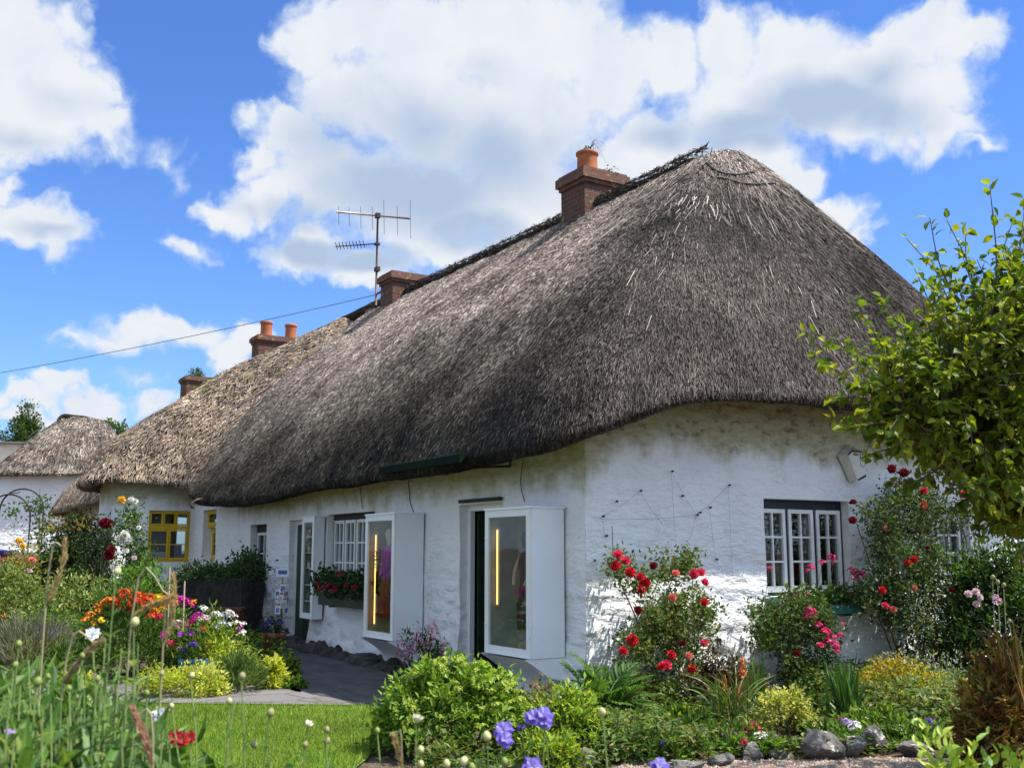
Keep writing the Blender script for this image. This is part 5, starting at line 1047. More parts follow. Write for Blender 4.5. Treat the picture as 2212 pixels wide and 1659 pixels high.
jagged('tall artichoke clump with jagged dark leaves at the house corner', 1300, 9.3, [(1215, 1430, .1), (1235, 1410, 0), (1255, 1450, -.1), (1195, 1470, 0), (1280, 1440, .2), (1310, 1445, .0), (1345, 1450, .1), (1370, 1435, .1), (1400, 1460, -.1), (1425, 1500, -.2), (1440, 1540, -.2), (1380, 1480, -.3), (1330, 1490, -.35), (1260, 1500, -.4), (1210, 1520, -.3), (1295, 1470, -.3), (1350, 1520, -.45), (1240, 1470, .1), (1190, 1500, -.1), (1360, 1455, -.15), (1405, 1520, -.35), (1320, 1540, -.5), (1270, 1540, -.5)], [(.055, .125, .025), (.08, .17, .035), (.045, .10, .03), (.11, .2, .05)])
jagged('lower jagged leaved clump between the columbines and the edging rocks', 1335, 7.9, [(1245, 1570, 0), (1270, 1555, .1), (1300, 1565, .2), (1335, 1560, .2), (1370, 1575, .1), (1400, 1590, .1), (1425, 1605, 0), (1250, 1600, -.1), (1290, 1610, -.2), (1340, 1620, -.2), (1385, 1625, -.1), (1315, 1590, -.1), (1360, 1600, -.1), (1270, 1620, -.2), (1420, 1630, -.1), (1240, 1560, .1)], [(.06, .14, .03), (.09, .19, .04), (.13, .22, .07), (.05, .11, .03)])
c, h, r = place(1215, 1492, 170, 7.95); t = bush('spurge', 'yellow green spurge behind the columbines', 'bush', c, r, r * .8, h * 1.0, 1900, .06, LIME + GRN[:1], W=.026, clumps=46)
for k in range(22): u = ru(1)[0]; u[2] = abs(u[2]); bloom('fl_umbel', t, c + RT * u[0] * r + FW * u[1] * r * .7 + UPV * h * (.2 + .85 * u[2]), .04, 'flower_head')
c, h, r = place(1175, 1470, 130, 8.9); bush('low_shrub', 'small reddish brown shrub under the case nearest the corner', 'shrub', c, r, r * .7, h, 700, .05, [(.22, .13, .05), (.16, .18, .05), (.3, .2, .06), (.12, .08, .04)], clumps=30)
c, h, r = place(1572, 1405, 200, 10.15); t = bush('barberry', 'dark purple leaved shrub against the sunlit gable right of the red rose bush', 'shrub', c, r, r * .55, h, 3800, .048, [(.05, .025, .03), (.08, .045, .03), (.10, .10, .035), (.035, .02, .02), (.14, .10, .04)], clumps=70, sig=.13, power=.9, stems=22)
for k in range(8): bloom('rose_dark', t, c + RT * rng.uniform(-r, r) + UPV * h * rng.uniform(.2, .7), .03, 'flower_head')
def blades(label, name, cat, cx, d, tips, w, pal, curl=.1, spread=.07, group=None, mat='leaf_thick'):
    c = at(cx, 1200, d); c = A([c[0], c[1], 0]); t = thing(name, label, cat, c, group); m = MB()
    for (x, y, dd) in tips:
        tip = at(x, y, d + dd); b = c + RT * rng.normal() * spread + FW * rng.normal() * spread; mid = b * .45 + tip * .55 + UPV * curl * np.linalg.norm(tip - b); q = catmull(A([b, mid, tip]), 9); tg = nrm(np.gradient(q, axis=0)); sd = nrm(np.cross(tg, nrm(-FW + ru(1)[0] * .9))); wd = (w * (1 - np.linspace(0, 1, 9) ** 2.2) * (.7 + .6 * rng.random()) + .0008)[:, None]; nn = np.cross(sd, tg)
        P = np.stack([q - sd * wd, q - nn * wd * .35, q + sd * wd], 1); m.grid(P, col=np.repeat(np.repeat(pick(pal, 1, .5)[:, None], 9, 0), 3, 1))
    m.build('blades', MA[mat], t, True); return t
def rt(n, x0, x1, y0, y1, dd=.3): return [(rng.uniform(x0, x1), rng.uniform(y0, y1), rng.uniform(-dd, dd)) for _ in range(n)]
kn = blades('arching grassy clump of red hot poker in front of the dark purple shrub', 'red_hot_poker', 'flower', 1570, 9.35, rt(150, 1470, 1690, 1450, 1600, .35) + rt(50, 1520, 1640, 1420, 1520, .3), .007, [(.09, .17, .03), (.14, .22, .04), (.2, .24, .06), (.06, .12, .03), (.16, .12, .05)], .14)
m = MB()
for x, y, s in [(1604, 1460, .085), (1566, 1488, .060), (1502, 1540, .045), (1594, 1500, .040)]:
    q = at(x, y, 9.3); bloom('fl_poker', kn, q, s, 'flower_spike', (0, .05, 0)); b = at(x - 12, 1200, 9.35); m.tube(catmull(A([[b[0], b[1], 0], (A([b[0], b[1], 0]) + q) / 2 + RT * .02, q]), 8), .006, .005, 5, (.16, .2, .05))
m.build('flower_stalk', MA['stem'], kn)
IR = [(.04, .11, .02), (.055, .14, .025), (.035, .085, .02), (.08, .17, .03)]
blades('tall sword leaves of an iris clump between the dark purple shrub and the variegated shrub', 'iris', 'iris', 1622, 9.7, rt(20, 1592, 1655, 1395, 1470, .2), .015, IR, .0, .04, 'iris clumps')
blades('tallest iris clump with sword leaves in front of the golden shrub', 'iris', 'iris', 1815, 9.5, rt(40, 1775, 1858, 1405, 1455, .25) + rt(14, 1765, 1895, 1450, 1530, .2), .017, IR, .0, .06, 'iris clumps')
blades('two pale iris blades beside the variegated shrub', 'iris', 'iris', 1742, 9.5, [(1718, 1470, 0), (1728, 1490, .05), (1745, 1500, 0), (1752, 1520, -.1)], .012, [(.2, .3, .06), (.14, .25, .05)], .02, .02, 'iris clumps')
blades('short iris fan behind the long slanting rock', 'iris', 'iris', 1765, 8.6, rt(16, 1725, 1800, 1535, 1590, .15), .013, IR, .02, .05, 'iris clumps')
c, h, r = place(1690, 1478, 130, 9.0); t = bush('variegated_shrub', 'cream and green variegated shrub behind the long slanting rock', 'shrub', c, r, r * .8, h, 2300, .042, [(.50, .46, .13), (.34, .36, .10), (.24, .28, .07), (.56, .52, .20), (.15, .2, .05)], W=.02, clumps=60, sig=.12, stems=16)
c, h, r = place(1940, 1418, 205, 10.3); bush('golden_shrub', 'low golden yellow shrub under the climbing rose', 'shrub', c, r, r * .8, h, 3200, .045, [(.42, .32, .03), (.34, .30, .03), (.50, .38, .04), (.22, .22, .03), (.36, .2, .03)], W=.02, clumps=80, sig=.11, stems=10)
m = MB(); t = thing('grey_stalks', 'thin pale grey stalks and seed spikes between the golden shrub and the climbing rose', 'plant', (*gd(2000, 1530)[:2], 0))
for k in range(60):
    x = rng.uniform(1905, 2075); q = at(x, rng.uniform(1400, 1510), 10.6); b = at(x + rng.normal() * 20, 1300, 10.6); m.tube(catmull(A([[b[0], b[1], 0], (A([b[0], b[1], 0]) + q) / 2 + RT * rng.normal() * .04, q]), 7), .004, .002, 4, (.42, .40, .34) if k % 3 else (.3, .34, .2))
m.build('stalk', MA['stem'], t); m = MB()
n = 500; p = A([at(rng.uniform(1905, 2075), rng.uniform(1410, 1570), 10.6 + rng.normal() * .15) for _ in range(n)]); leaves(m, p, ru(n) + UPV * .8, ru(n), .06, .014, pick([(.3, .34, .22), (.2, .26, .14), (.42, .4, .34)], n)); m.build('foliage', MA['leaf'], t)
bush('climbing_shrub', 'dark green shrub with pale pink roses at the right edge under the tree', 'shrub', at(2190, 1200, 12.2) * A([1, 1, 0]), .80, .55, 1.8, 14000, .07, DARKG + GRN[:2] + ROSEG[:2], clumps=90, sig=.13, stems=12)
t = [o for o in COL.objects if o.get('label', '').startswith('dark green shrub with pale')][0]
for x, y in [(2108, 1278), (2116, 1290), (2110, 1305), (2092, 1283)]: bloom('rose_blush', t, at(x, y, 11.4), .045, 'rose_bloom', facing())
BR = [(.24, .11, .03), (.32, .17, .04), (.16, .07, .025), (.22, .2, .05), (.38, .22, .06), (.10, .06, .03)]
br = blades('rusty brown arching plant at the right edge in front of the climbing rose', 'withering_plant', 'plant', 2165, 7.4, rt(46, 2085, 2250, 1330, 1600, .35) + rt(16, 2100, 2250, 1325, 1420, .3), .009, BR, .25, .1)
c, h, r = place(2170, 1395, 140, 7.4); m = MB(); c = c - RT * .06; bush_leaves(m, c, r * 1.15, r, h, 4600, .085, BR + [(.1, .12, .03), (.08, .06, .03)], W=.026, clumps=60, sig=.13); m.build('foliage', MA['leaf'], br)
m = MB(); t = thing('allium', 'pale allium seed heads on tall bare stems above the rusty brown plant', 'flower', (*at(2160, 1300, 8.4)[:2], 0))
for x, y, s in [(2144, 1252, .028), (2155, 1262, .025), (2168, 1268, .025), (2180, 1345, .022)]:
    q = at(x, y, 8.4); b = at(x + 14, 1400, 8.4); m.tube(catmull(A([[b[0], b[1], 0], at(x + 8, 1400, 8.4), q]), 9), .0045, .0035, 5, (.26, .27, .16)); bloom('bud_seed', t, q, s, 'seed_head', (0, .2, 0))
for x, y in [(2150, 1290), (2158, 1298), (2150, 1302)]: bloom('fl_pinkwhite', t, at(x, y, 8.4), .03, 'flower_head')
m.build('stem', MA['stem'], t)
c = at(2130, 1400, 3.4); c = A([c[0], c[1], 0]); hh = at(2120, 1590, 3.4)[2]; t = thing('box_shrub', 'bright green shrub out of focus in the lower right corner', 'shrub', c); m = MB(); bush_leaves(m, c, .17, .2, hh, 900, .045, LIME + [(.2, .34, .05), (.12, .24, .03)], W=.02, clumps=40, sig=.15, zlo=.55, full=True); q = at(2025, 1610, 3.4); bush_leaves(m, A([q[0], q[1], 0]), .05, .05, q[2] + .05, 120, .05, LIME, W=.02, clumps=8, zlo=.8, full=True); m.build('foliage', MA['leaf_thick'], t); m = MB(); twigs(m, c, [c + A([rng.normal() * .1, rng.normal() * .1, hh * .85]) for _ in range(10)]); m.build('stem', MA['stem'], t)
# bedding flowers along the rocks
for lab, key, s, x, y, d, fol in [
    ('purple bedding flower in front of the red hot poker', 'fl_purple', .05, 1576, 1592, 8.1, 'x'), ('lilac flower spike left of the purple bedding flower by the poker clump', 'fl_stock', .05, 1508, 1598, 8.0, 'x'), ('tiny violet flower by the lower jagged leaved clump', 'fl_violet', .032, 1434, 1604, 7.8, 'x'), ('crimson bedding flower beside a white one', 'fl_crimson', .06, 1627, 1578, 8.2, 'x'), ('white bedding flower beside the crimson one', 'fl_white', .055, 1642, 1596, 8.1, 'x'), ('pinkish purple flower left of the variegated shrub foot', 'fl_purple', .045, 1664, 1595, 8.1, 'x'),
    ('deep violet flower spike in front of the tallest iris clump', 'fl_stock', .058, 1812, 1584, 8.3, 'x'), ('crimson purple flower above the deep violet spike', 'fl_magenta', .04, 1820, 1562, 8.5, 'x'), ('pale yellow bedding flower right of the tallest iris clump', 'fl_white', .05, 1846, 1572, 8.3, 'x'), ('mauve flower touching the pale yellow bedding flower', 'fl_lilac', .045, 1832, 1564, 8.35, 'x'),
    ('single white flower in front of the dark rock shelf', 'fl_white', .045, 1945, 1574, 8.5, 'x'), ('pink flower right of the single white one', 'fl_pinkwhite', .04, 1979, 1576, 8.5, 'x'), ('blue violet flower near the rusty brown plant', 'fl_violet', .045, 2010, 1564, 8.6, 'x'), ('small crimson flower between the crimson and purple bedding flowers', 'fl_crimson', .035, 1606, 1606, 8.0, 'x')]:
    q = at(x, y, d); c = A([q[0], q[1], 0]); t = thing('bedding_flower', lab, 'flower', c, 'bedding flowers along the rocks'); m = MB(); bush_leaves(m, c, .13, .12, max(q[2], .1), 150, .075, [(.09, .18, .03), (.13, .23, .04), (.16, .26, .06)], W=.024, clumps=10, up=1.2); m.build('foliage', MA['leaf'], t)
    st_ = MB(); st_.tube(A([c, q]), .005, .004, 5, (.14, .22, .06)); st_.build('stem', MA['stem'], t); bloom(key, t, q - UPV * (.05 if 'stock' in key else 0), s * 1.25, 'flower_head', (.3 * rng.normal(), .3 * rng.normal(), 0))
# ground cover between the plants
def cover(label, name, poly_, n, L, pal, h=.07, W=None):
    p = A(poly_)[:, :2]; lo, hi = p.min(0), p.max(0); q = lo + rng.random((n * 3, 2)) * (hi - lo); q = q[inpoly(q, p)]; dn = fbm(np.c_[q * 1.1, q[:, :1] * 0], 31, 3); q = q[dn > -.12][:n]; k = len(q)
    z = np.clip(h * rng.random(k) * (1 + 2 * fbm(np.c_[q * .9, q[:, :1] * 0], 32, 2)), .004, 1); m = MB(); leaves(m, np.c_[q, z], ru(k) * A([1, 1, .5]) + UPV * .25, nrm(ru(k) * .5 + UPV), L * (.6 + .8 * rng.random(k)), (W or L * .5) * (.6 + .8 * rng.random(k)), pick(pal, k, .5)); tag(m.build(name, MA['leaf'], None), label, 'ground cover', kind='stuff')
for lab, x, y, w, d, n, ll, pal in [('leafy green perennial filling the bed left of the red hot poker', 1470, 1535, 130, 9.2, 1300, .07, GRN + LIME[:1]), ('olive leaved perennial between the red hot poker and the edging rocks', 1560, 1575, 140, 8.6, 1300, .06, GRN + [(.2, .22, .05), (.22, .14, .05)]), ('dark leafy clump between the two tall iris clumps', 1735, 1500, 110, 9.9, 1300, .06, DARKG + GRN), ('fresh green clump in front of the golden shrub', 1900, 1530, 140, 9.0, 1400, .06, GRN + LIME[1:3]), ('silvery tufts right of the golden shrub', 2045, 1500, 120, 9.6, 1300, .07, [(.26, .3, .2), (.18, .23, .12), (.34, .34, .26)]), ('yellow green herb in front of the umbel bush by the bottom edge', 1180, 1585, 150, 7.4, 1400, .055, LIME + GRN[:1]), ('brownish green herb under the single plump pale bud', 1430, 1590, 130, 8.0, 1200, .055, GRN + [(.2, .16, .05)]), ('mixed green tuft behind the flat brown rock', 1960, 1560, 120, 8.6, 900, .06, GRN + LIME[:1])]:
    c, h, r = place(x, y, w, d); bush('perennial', lab, 'plant', c, r, r * .7, h, n, ll, pal, W=ll * .4, clumps=50, stems=0, sig=.14, up=.9, group='leafy perennials of the gable bed')
cover('low mixed green foliage covering the soil of the bed below the gable', 'ground_cover', [(.1, -.5), (.1, 6.5), (2.6, 6.0), (3.2, 2.6), (3.0, .2), (2.5, -1.6), (2.1, -2.9), (1.0, -2.2), (.4, -1.2)], 34000, .06, GRN + [(.12, .2, .04), (.16, .16, .05), (.1, .07, .04), (.2, .24, .07)], .2)
cover('fallen leaves and thyme scattered on the gravel edge', 'ground_cover', [(p_[0], p_[1]) for p_ in gravel_pts], 900, .03, [(.3, .2, .1), (.2, .22, .06), (.4, .3, .18)], .02)
bedL = [gd(x, y) for x, y in [(648, 1490), (560, 1480), (400, 1470), (240, 1460), (60, 1445), (-160, 1438), (-160, 1330), (100, 1300), (400, 1330), (520, 1360), (600, 1395)]]
cover('mixed low foliage covering the soil of the long flower bed', 'ground_cover', bedL, 16000, .09, GRN + LIME[:2] + [(.14, .16, .05)], .16)
# gravel stones
q = A(gravel_pts)[:, :2]; lo, hi = q.min(0), q.max(0); p = lo + rng.random((26000, 2)) * (hi - lo); p = p[inpoly(p, q)]; k = len(p); m = MB(); r = .006 + .012 * rng.random((k, 1)) ** 2; b = np.c_[p, np.full(k, .004)]; a0 = rng.random((k, 1)) * 6.28
V = np.stack([b + r * np.c_[np.cos(a0[:, 0] + j * 1.57), np.sin(a0[:, 0] + j * 1.57), np.zeros(k)] * (.7 + .5 * rng.random((k, 1))) for j in range(4)] + [b + UPV * r * .9], 1); bb = (np.arange(k) * 5)[:, None]
m.add(V.reshape(-1, 3), tri=np.concatenate([bb + A([[j, (j + 1) % 4, 4]]) for j in range(4)]), col=np.repeat(pick([(.42, .30, .22), (.30, .21, .15), (.5, .42, .34), (.24, .18, .14), (.36, .34, .32)], k, .5), 5, 0)); tag(m.build('gravel_stones', MA['cloth'], None), 'small brown gravel stones strewn in front of the edging rocks', 'gravel', kind='stuff')

# the long bed on the left
c, h, r = place(285, 1275, 230, 12.6); t = bush('wallflower', 'mound of orange and red wallflowers in the middle of the flower bed', 'flower', c, r * .92, r * .7, h, 3600, .10, [(.06, .13, .025), (.09, .18, .035), (.14, .22, .04), (.04, .08, .02)], W=.02, clumps=90, up=.9, sig=.13)
fl_ = []
for x, y, k, s in [(270, 1282, 'fl_red', .09), (283, 1290, 'fl_red', .10), (300, 1288, 'fl_red', .09), (262, 1296, 'fl_red', .08), (318, 1296, 'fl_red', .09), (290, 1304, 'fl_red', .09), (240, 1300, 'fl_orange', .09), (226, 1306, 'fl_orange', .08), (250, 1312, 'fl_orange', .08), (340, 1296, 'fl_yellow', .09), (352, 1302, 'fl_yellow', .09), (362, 1296, 'fl_orange', .08), (330, 1318, 'fl_orange', .07), (350, 1320, 'fl_yellow', .07), (210, 1316, 'fl_orange', .07), (196, 1328, 'fl_orange', .06), (185, 1340, 'fl_orange', .06), (200, 1350, 'fl_yellow', .06), (330, 1330, 'fl_red', .07), (345, 1334, 'fl_crimson', .06), (310, 1310, 'fl_red', .07), (375, 1304, 'fl_orange', .06), (276, 1318, 'fl_red', .06), (180, 1365, 'fl_orange', .05), (220, 1340, 'fl_yellow', .05), (418, 1302, 'fl_orange', .05)]: bloom(k, t, at(x, y, 12.2 + .3 * rng.random()), s, 'flower_head')
c, h, r = place(395, 1296, 70, 12.9); t = bush('phlox', 'magenta phlox at the top right of the wallflower mound', 'flower', c, r, r, h, 700, .08, LIME[:1] + GRN, W=.03, clumps=30)
for x, y, s in [(390, 1297, .08), (402, 1303, .08), (411, 1308, .06), (384, 1303, .05)]: bloom('fl_magenta', t, at(x, y, 12.6), s, 'flower_head')
c, h, r = place(450, 1335, 170, 12.5); t = bush('stocks', 'clump of white, pink and crimson stocks right of the wallflower mound', 'flower', c, r, r * .7, h, 2300, .09, LIME[:2] + GRN[1:] + [(.2, .28, .06)], W=.025, clumps=60, up=.8)
for x, y, k, s in [(440, 1316, 'fl_white', .06), (466, 1328, 'fl_white', .06), (475, 1332, 'fl_white', .06), (487, 1330, 'fl_white', .065), (495, 1326, 'fl_white', .065), (498, 1334, 'fl_white', .05), (513, 1348, 'fl_white', .055), (525, 1350, 'fl_white', .05), (524, 1368, 'fl_white', .055), (480, 1346, 'fl_white', .055), (496, 1350, 'fl_white', .05), (470, 1356, 'fl_white', .045), (425, 1335, 'fl_magenta', .08), (437, 1338, 'fl_pinkwhite', .07), (447, 1336, 'fl_pinkwhite', .05), (382, 1350, 'fl_pinkwhite', .075), (357, 1372, 'fl_magenta', .07), (392, 1372, 'fl_purple', .06), (412, 1368, 'fl_purple', .05), (408, 1350, 'fl_magenta', .05), (432, 1362, 'fl_white', .05), (440, 1358, 'fl_red', .045), (360, 1388, 'fl_white', .05), (370, 1392, 'fl_crimson', .06), (519, 1358, 'fl_magenta', .045), (388, 1400, 'fl_pinkwhite', .04), (508, 1332, 'fl_pinkwhite', .04), (415, 1345, 'fl_crimson', .05)]: bloom(k, t, at(x, y, 12.2), s, 'flower_head')
for lab, x, y, w, d, pal, n, ll in [('lime green foliage under the stocks behind the blue trough', 480, 1385, 170, 12.2, YEL[1:] + LIME, 2400, .055), ('yellow green loosestrife mat spilling over the path edge below the blue trough', 400, 1442, 200, 11.35, YEL + LIME[:1], 3200, .045), ('pale cream leaved mat between the blue trough and the grey bush', 445, 1432, 90, 11.3, [(.58, .56, .22), (.5, .5, .14), (.4, .44, .08)], 900, .05), ('yellow mat at the path edge below the lavender', 160, 1452, 90, 11.6, YEL, 900, .05), ('straggling pale sedum hanging over the path at the left', 170, 1478, 90, 10.9, [(.44, .42, .14), (.3, .34, .1), (.34, .28, .14)], 900, .045), ('bright yellow grassy tuft at the right end of the flower bed', 588, 1420, 60, 11.9, YEL, 900, .07), ('low creeping plant at the tip of the flower bed where the paths meet', 640, 1470, 50, 11.9, GRN + LIME[:1], 700, .045), ('green grassy tuft at the bed corner nearest the doorways', 618, 1412, 55, 12.5, LIME[:1] + GRN[2:], 700, .07)]:
    c, h, r = place(x, y, w, d); bush('ground_plant', lab, 'plant', c, r, r * .6, max(h, .1), n, ll, pal, W=ll * .4, clumps=46, stems=0, group='low plants of the long flower bed', sig=.14)
c, h, r = place(515, 1418, 95, 11.6); bush('lavender_bush', 'rounded grey green bush at the path edge right of the blue trough', 'bush', c, r, r * .8, h, 1500, .10, [(.13, .2, .06), (.17, .24, .09), (.08, .13, .04)], W=.012, clumps=40, up=1.5, rand=.4)
c, h, r = place(65, 1352, 190, 14.0); t = bush('lavender', 'grey lavender with mauve spikes at the left end of the path', 'lavender', c, r, r * .6, h, 2200, .16, [(.2, .2, .16), (.25, .24, .22), (.16, .18, .12)], W=.012, clumps=60, up=1.8, rand=.35)
for k in range(42): bloom('fl_lavender', t, c + RT * rng.uniform(-r, r) + FW * rng.uniform(-.4, .3) + UPV * h * rng.uniform(.45, 1.02), .03, 'flower_spike', (rng.normal() * .25, rng.normal() * .25, 0))
c, h, r = place(150, 1395, 90, 13.2); bush('green_plant', 'feathery green plant right of the lavender', 'plant', c, r, r * .7, h, 1300, .09, LIME[:1] + GRN, W=.012, clumps=30, up=1.6, rand=.4)
HG = [(.10, .16, .03), (.14, .21, .045), (.20, .27, .07), (.07, .12, .025), (.24, .28, .09)]
for lab, x, y, w, d, n, pal, ll in [('pale green hedge at the left edge behind the lavender', 40, 1236, 200, 17.0, 3800, HG, .075), ('mottled cream and green hedge behind the wallflower mound', 175, 1232, 200, 16.6, 4200, HG + [(.34, .36, .16)], .07), ('bright green laurel bush right of the mottled hedge', 310, 1212, 145, 16.2, 3400, [(.08, .18, .025), (.12, .25, .03), (.16, .3, .04), (.06, .12, .02)], .10), ('low leafy bush below the pale green hedge', 110, 1318, 190, 14.8, 2400, GRN + LIME[:1] + HG, .07)]:
    c, h, r = place(x, y, w, d); bush('garden_bush', lab, 'bush', c, r, r * .7, h, n, ll, pal, W=ll * .5, clumps=110, sig=.10, power=.35, group='bushes behind the flowers')
c, h, r = place(165, 1128, 150, 22); t = bush('clipped_hedge', 'dark clipped hedge with a russet top in front of the distant low eaves', 'hedge', c, r, .6, h, 8000, .09, DARKG + GRN[:1] + [(.06, .06, .02)], clumps=200, sig=.12, power=.25)
m = MB(); n = 380; p = c + RT * rng.uniform(-r, r * .55, n)[:, None] + FW * rng.normal(size=(n, 1)) * .25 + UPV * (h - .18 + .12 * fbm(np.c_[rng.random((n, 1)) * 6, np.zeros((n, 2))], 3)[:, None] + .30 * rng.random((n, 1)) ** 2); leaves(m, p, ru(n) + UPV * .4, ru(n), .08, .05, pick([(.28, .16, .03), (.3, .22, .04), (.2, .18, .04)], n)); m.build('new_growth', MA['leaf'], t)
c, h, r = place(220, 1135, 40, 20.5); bush('yew_bush', 'blackish bush in the shade between the clipped hedge and the bay', 'bush', c, r, r, h, 2600, .08, DARKG, clumps=50)
c, h, r = place(194, 1119, 60, 24.0); bush('beehive_shrub', 'rounded dusky red shrub behind the clipped hedge', 'shrub', c, r, r, h, 1200, .06, [(.16, .08, .06), (.22, .13, .09), (.12, .06, .05)], clumps=50, sig=.10, power=.2)
c, h, r = place(45, 1158, 130, 19.0); t = bush('yellow_rose', 'yellowing rose bush at the left edge under the iron arch', 'rose', c, r, r * .6, h, 2200, .07, [(.3, .24, .04), (.2, .2, .04), (.12, .15, .03), (.36, .3, .08)], clumps=50)
for x, y, k in [(42, 1172, 'fl_yellow'), (48, 1180, 'rose_yellow'), (70, 1210, 'rose_pale'), (62, 1235, 'rose_blush'), (20, 1240, 'fl_orange'), (10, 1330, 'fl_orange'), (40, 1168, 'rose_yellow')]: bloom(k, t, at(x, y, 18.5), .07, 'rose_bloom')
m = MB(); t = thing('arch_climber', 'sparse leafy climber clinging to the right leg of the iron arch', 'climber', (*at(85, 1190, 20.5)[:2], 0)); n = 420; L_ = [(88, 1080), (92, 1100), (86, 1130), (95, 1150), (88, 1175), (85, 1200), (25, 1105), (75, 1095)]; i = rng.integers(0, 8, n); p = A([at(*L_[k], 20.4) for k in i]) + rng.normal(size=(n, 3)) * .10; leaves(m, p, ru(n), ru(n), .08, .045, pick(GRN, n)); m.build('foliage', MA['leaf'], t); m = MB(); m.tube(A([[*at(86, 1190, 20.45)[:2], 0], at(88, 1075, 20.45)]), .012, .006, 5, (.1, .08, .05)); m.build('stem', MA['stem'], t)
# climbing rose on the bay corner
RC = [(258, 1100), (290, 1082), (300, 1110), (312, 1150), (320, 1190), (326, 1185), (326, 1240), (262, 1240), (255, 1170)]
q = at(285, 1260, 18.4); t = thing('rose_bush', 'slender climbing rose with white blooms on the corner of the yellow windowed bay', 'rose', (q[0], q[1], 0)); m = MB(); cl = fill(m, RC, lambda x, y: at(x, y, 18.3 + .4 * rng.random()), 1900, .065, GRN + DARKG + LIME[:1], clumps=60, sig=.09); m.build('foliage', MA['leaf'], t); m = MB(); twigs(m, A([q[0], q[1], 0]), cl[:8]); m.build('stem', MA['stem'], t)
for x, y, k, s in [(263, 1080, 'rose_yellow', .075), (283, 1080, 'rose_white', .065), (292, 1084, 'rose_white', .065), (270, 1155, 'rose_white', .09), (262, 1162, 'rose_white', .08), (278, 1166, 'rose_white', .075), (272, 1190, 'rose_white', .06), (300, 1140, 'rose_white', .05), (290, 1205, 'rose_blush', .05)]: bloom(k, t, at(x, y, 18.15), s, 'rose_bloom', facing())
q = at(232, 1210, 19.6); t = thing('rose_bush', 'dark red standard rose against the white wall left of the bay', 'rose', (q[0], q[1], 0)); m = MB(); cl = fill(m, [(215, 1120), (240, 1120), (245, 1210), (222, 1215)], lambda x, y: at(x, y, 19.6), 420, .06, DARKG, clumps=20, sig=.08); m.build('foliage', MA['leaf'], t); m = MB(); twigs(m, A([q[0], q[1], 0]), cl[:5]); m.build('stem', MA['stem'], t)
for x, y in [(228, 1127), (236, 1131), (222, 1130), (240, 1188), (234, 1198), (239, 1204), (231, 1135)]: bloom('rose_dark', t, at(x, y, 19.4), .09, 'rose_bloom', facing())
# weeds on the stacks
p0 = A([c1x + .46, 3.5, c1z + .36]); t = thing('chimney_weed', 'wiry weed sprouting from the chimney pot of the nearest stack', 'weed', p0); m = MB(); n = 40; leaves(m, p0 + rng.normal(size=(n, 3)) * .045 + UPV * .05, ru(n), ru(n), .05, .03, pick(DARKG, n)); q = p0 + RT * .35 - UPV * .36; leaves(m, q + rng.normal(size=(60, 3)) * .05, ru(60), ru(60), .05, .03, pick(DARKG, 60)); m.build('foliage', MA['leaf'], t); m = MB()
for k in range(5): e = p0 + RT * rng.uniform(.1, .32) - UPV * rng.uniform(-.1, .35); m.tube(catmull(A([p0, p0 + UPV * (.12 + .1 * rng.random()) + RT * .1, e]), 10), .003, .002, 4, (.12, .11, .08))
m.build('stem', MA['stem'], t)
q = A([c4x + .4, 3.6, c4z]); t = thing('moss_cushion', 'green moss cushion on top of the farthest chimney', 'moss', q); m = MB(); raised(m, q, .32, .4, .30, 900, .06, [(.05, .09, .02), (.10, .14, .03), (.03, .05, .015)], clumps=20); m.build('foliage', MA['leaf'], t)
# ------------------------------------------------------------------ trees
def far_tree(label, x, ytop, ybot, wpx, d, n, L, pal):
    b, zt = stand(x, ytop, d); zb = at(x, ybot, d)[2]; r = wpx * d / FOC / 2; t = thing('tree', label, 'tree', b, 'trees behind the cottages'); m = MB(); k = MB(); bush_leaves(k, A([b[0], b[1], 0]), r, r, (zt - zb), n, L, pal, clumps=70, sig=.13, power=.6, zlo=-.25)
    for v in k.V: v[:, 2] += zb
    k.build('crown', MA['leaf'], t); m.tube(catmull(A([b, b + UPV * zb * .6 + RT * .1, b + UPV * (zb + (zt - zb) * .5)]), 8), .28, .12, 8)
    for _ in range(7): u = ru(1)[0]; u[2] = abs(u[2]); m.tube(A([b + UPV * zb * .8, b + UPV * zb + (RT * u[0] + FW * u[1]) * r * .7 + UPV * u[2] * (zt - zb) * .7]), .09, .03, 5)
    m.build('trunk', MA['bark'], t, True)
TG = [(.045, .075, .022), (.06, .10, .028), (.035, .06, .02), (.08, .12, .03)]
far_tree('tree rising behind the left slope of the distant thatch', 55, 884, 960, 88, 70, 5200, .22, TG)
far_tree('tree between the distant thatch and the paler roof', 245, 914, 965, 90, 74, 3800, .24, [(.05, .10, .02), (.07, .13, .025), (.04, .07, .02)])
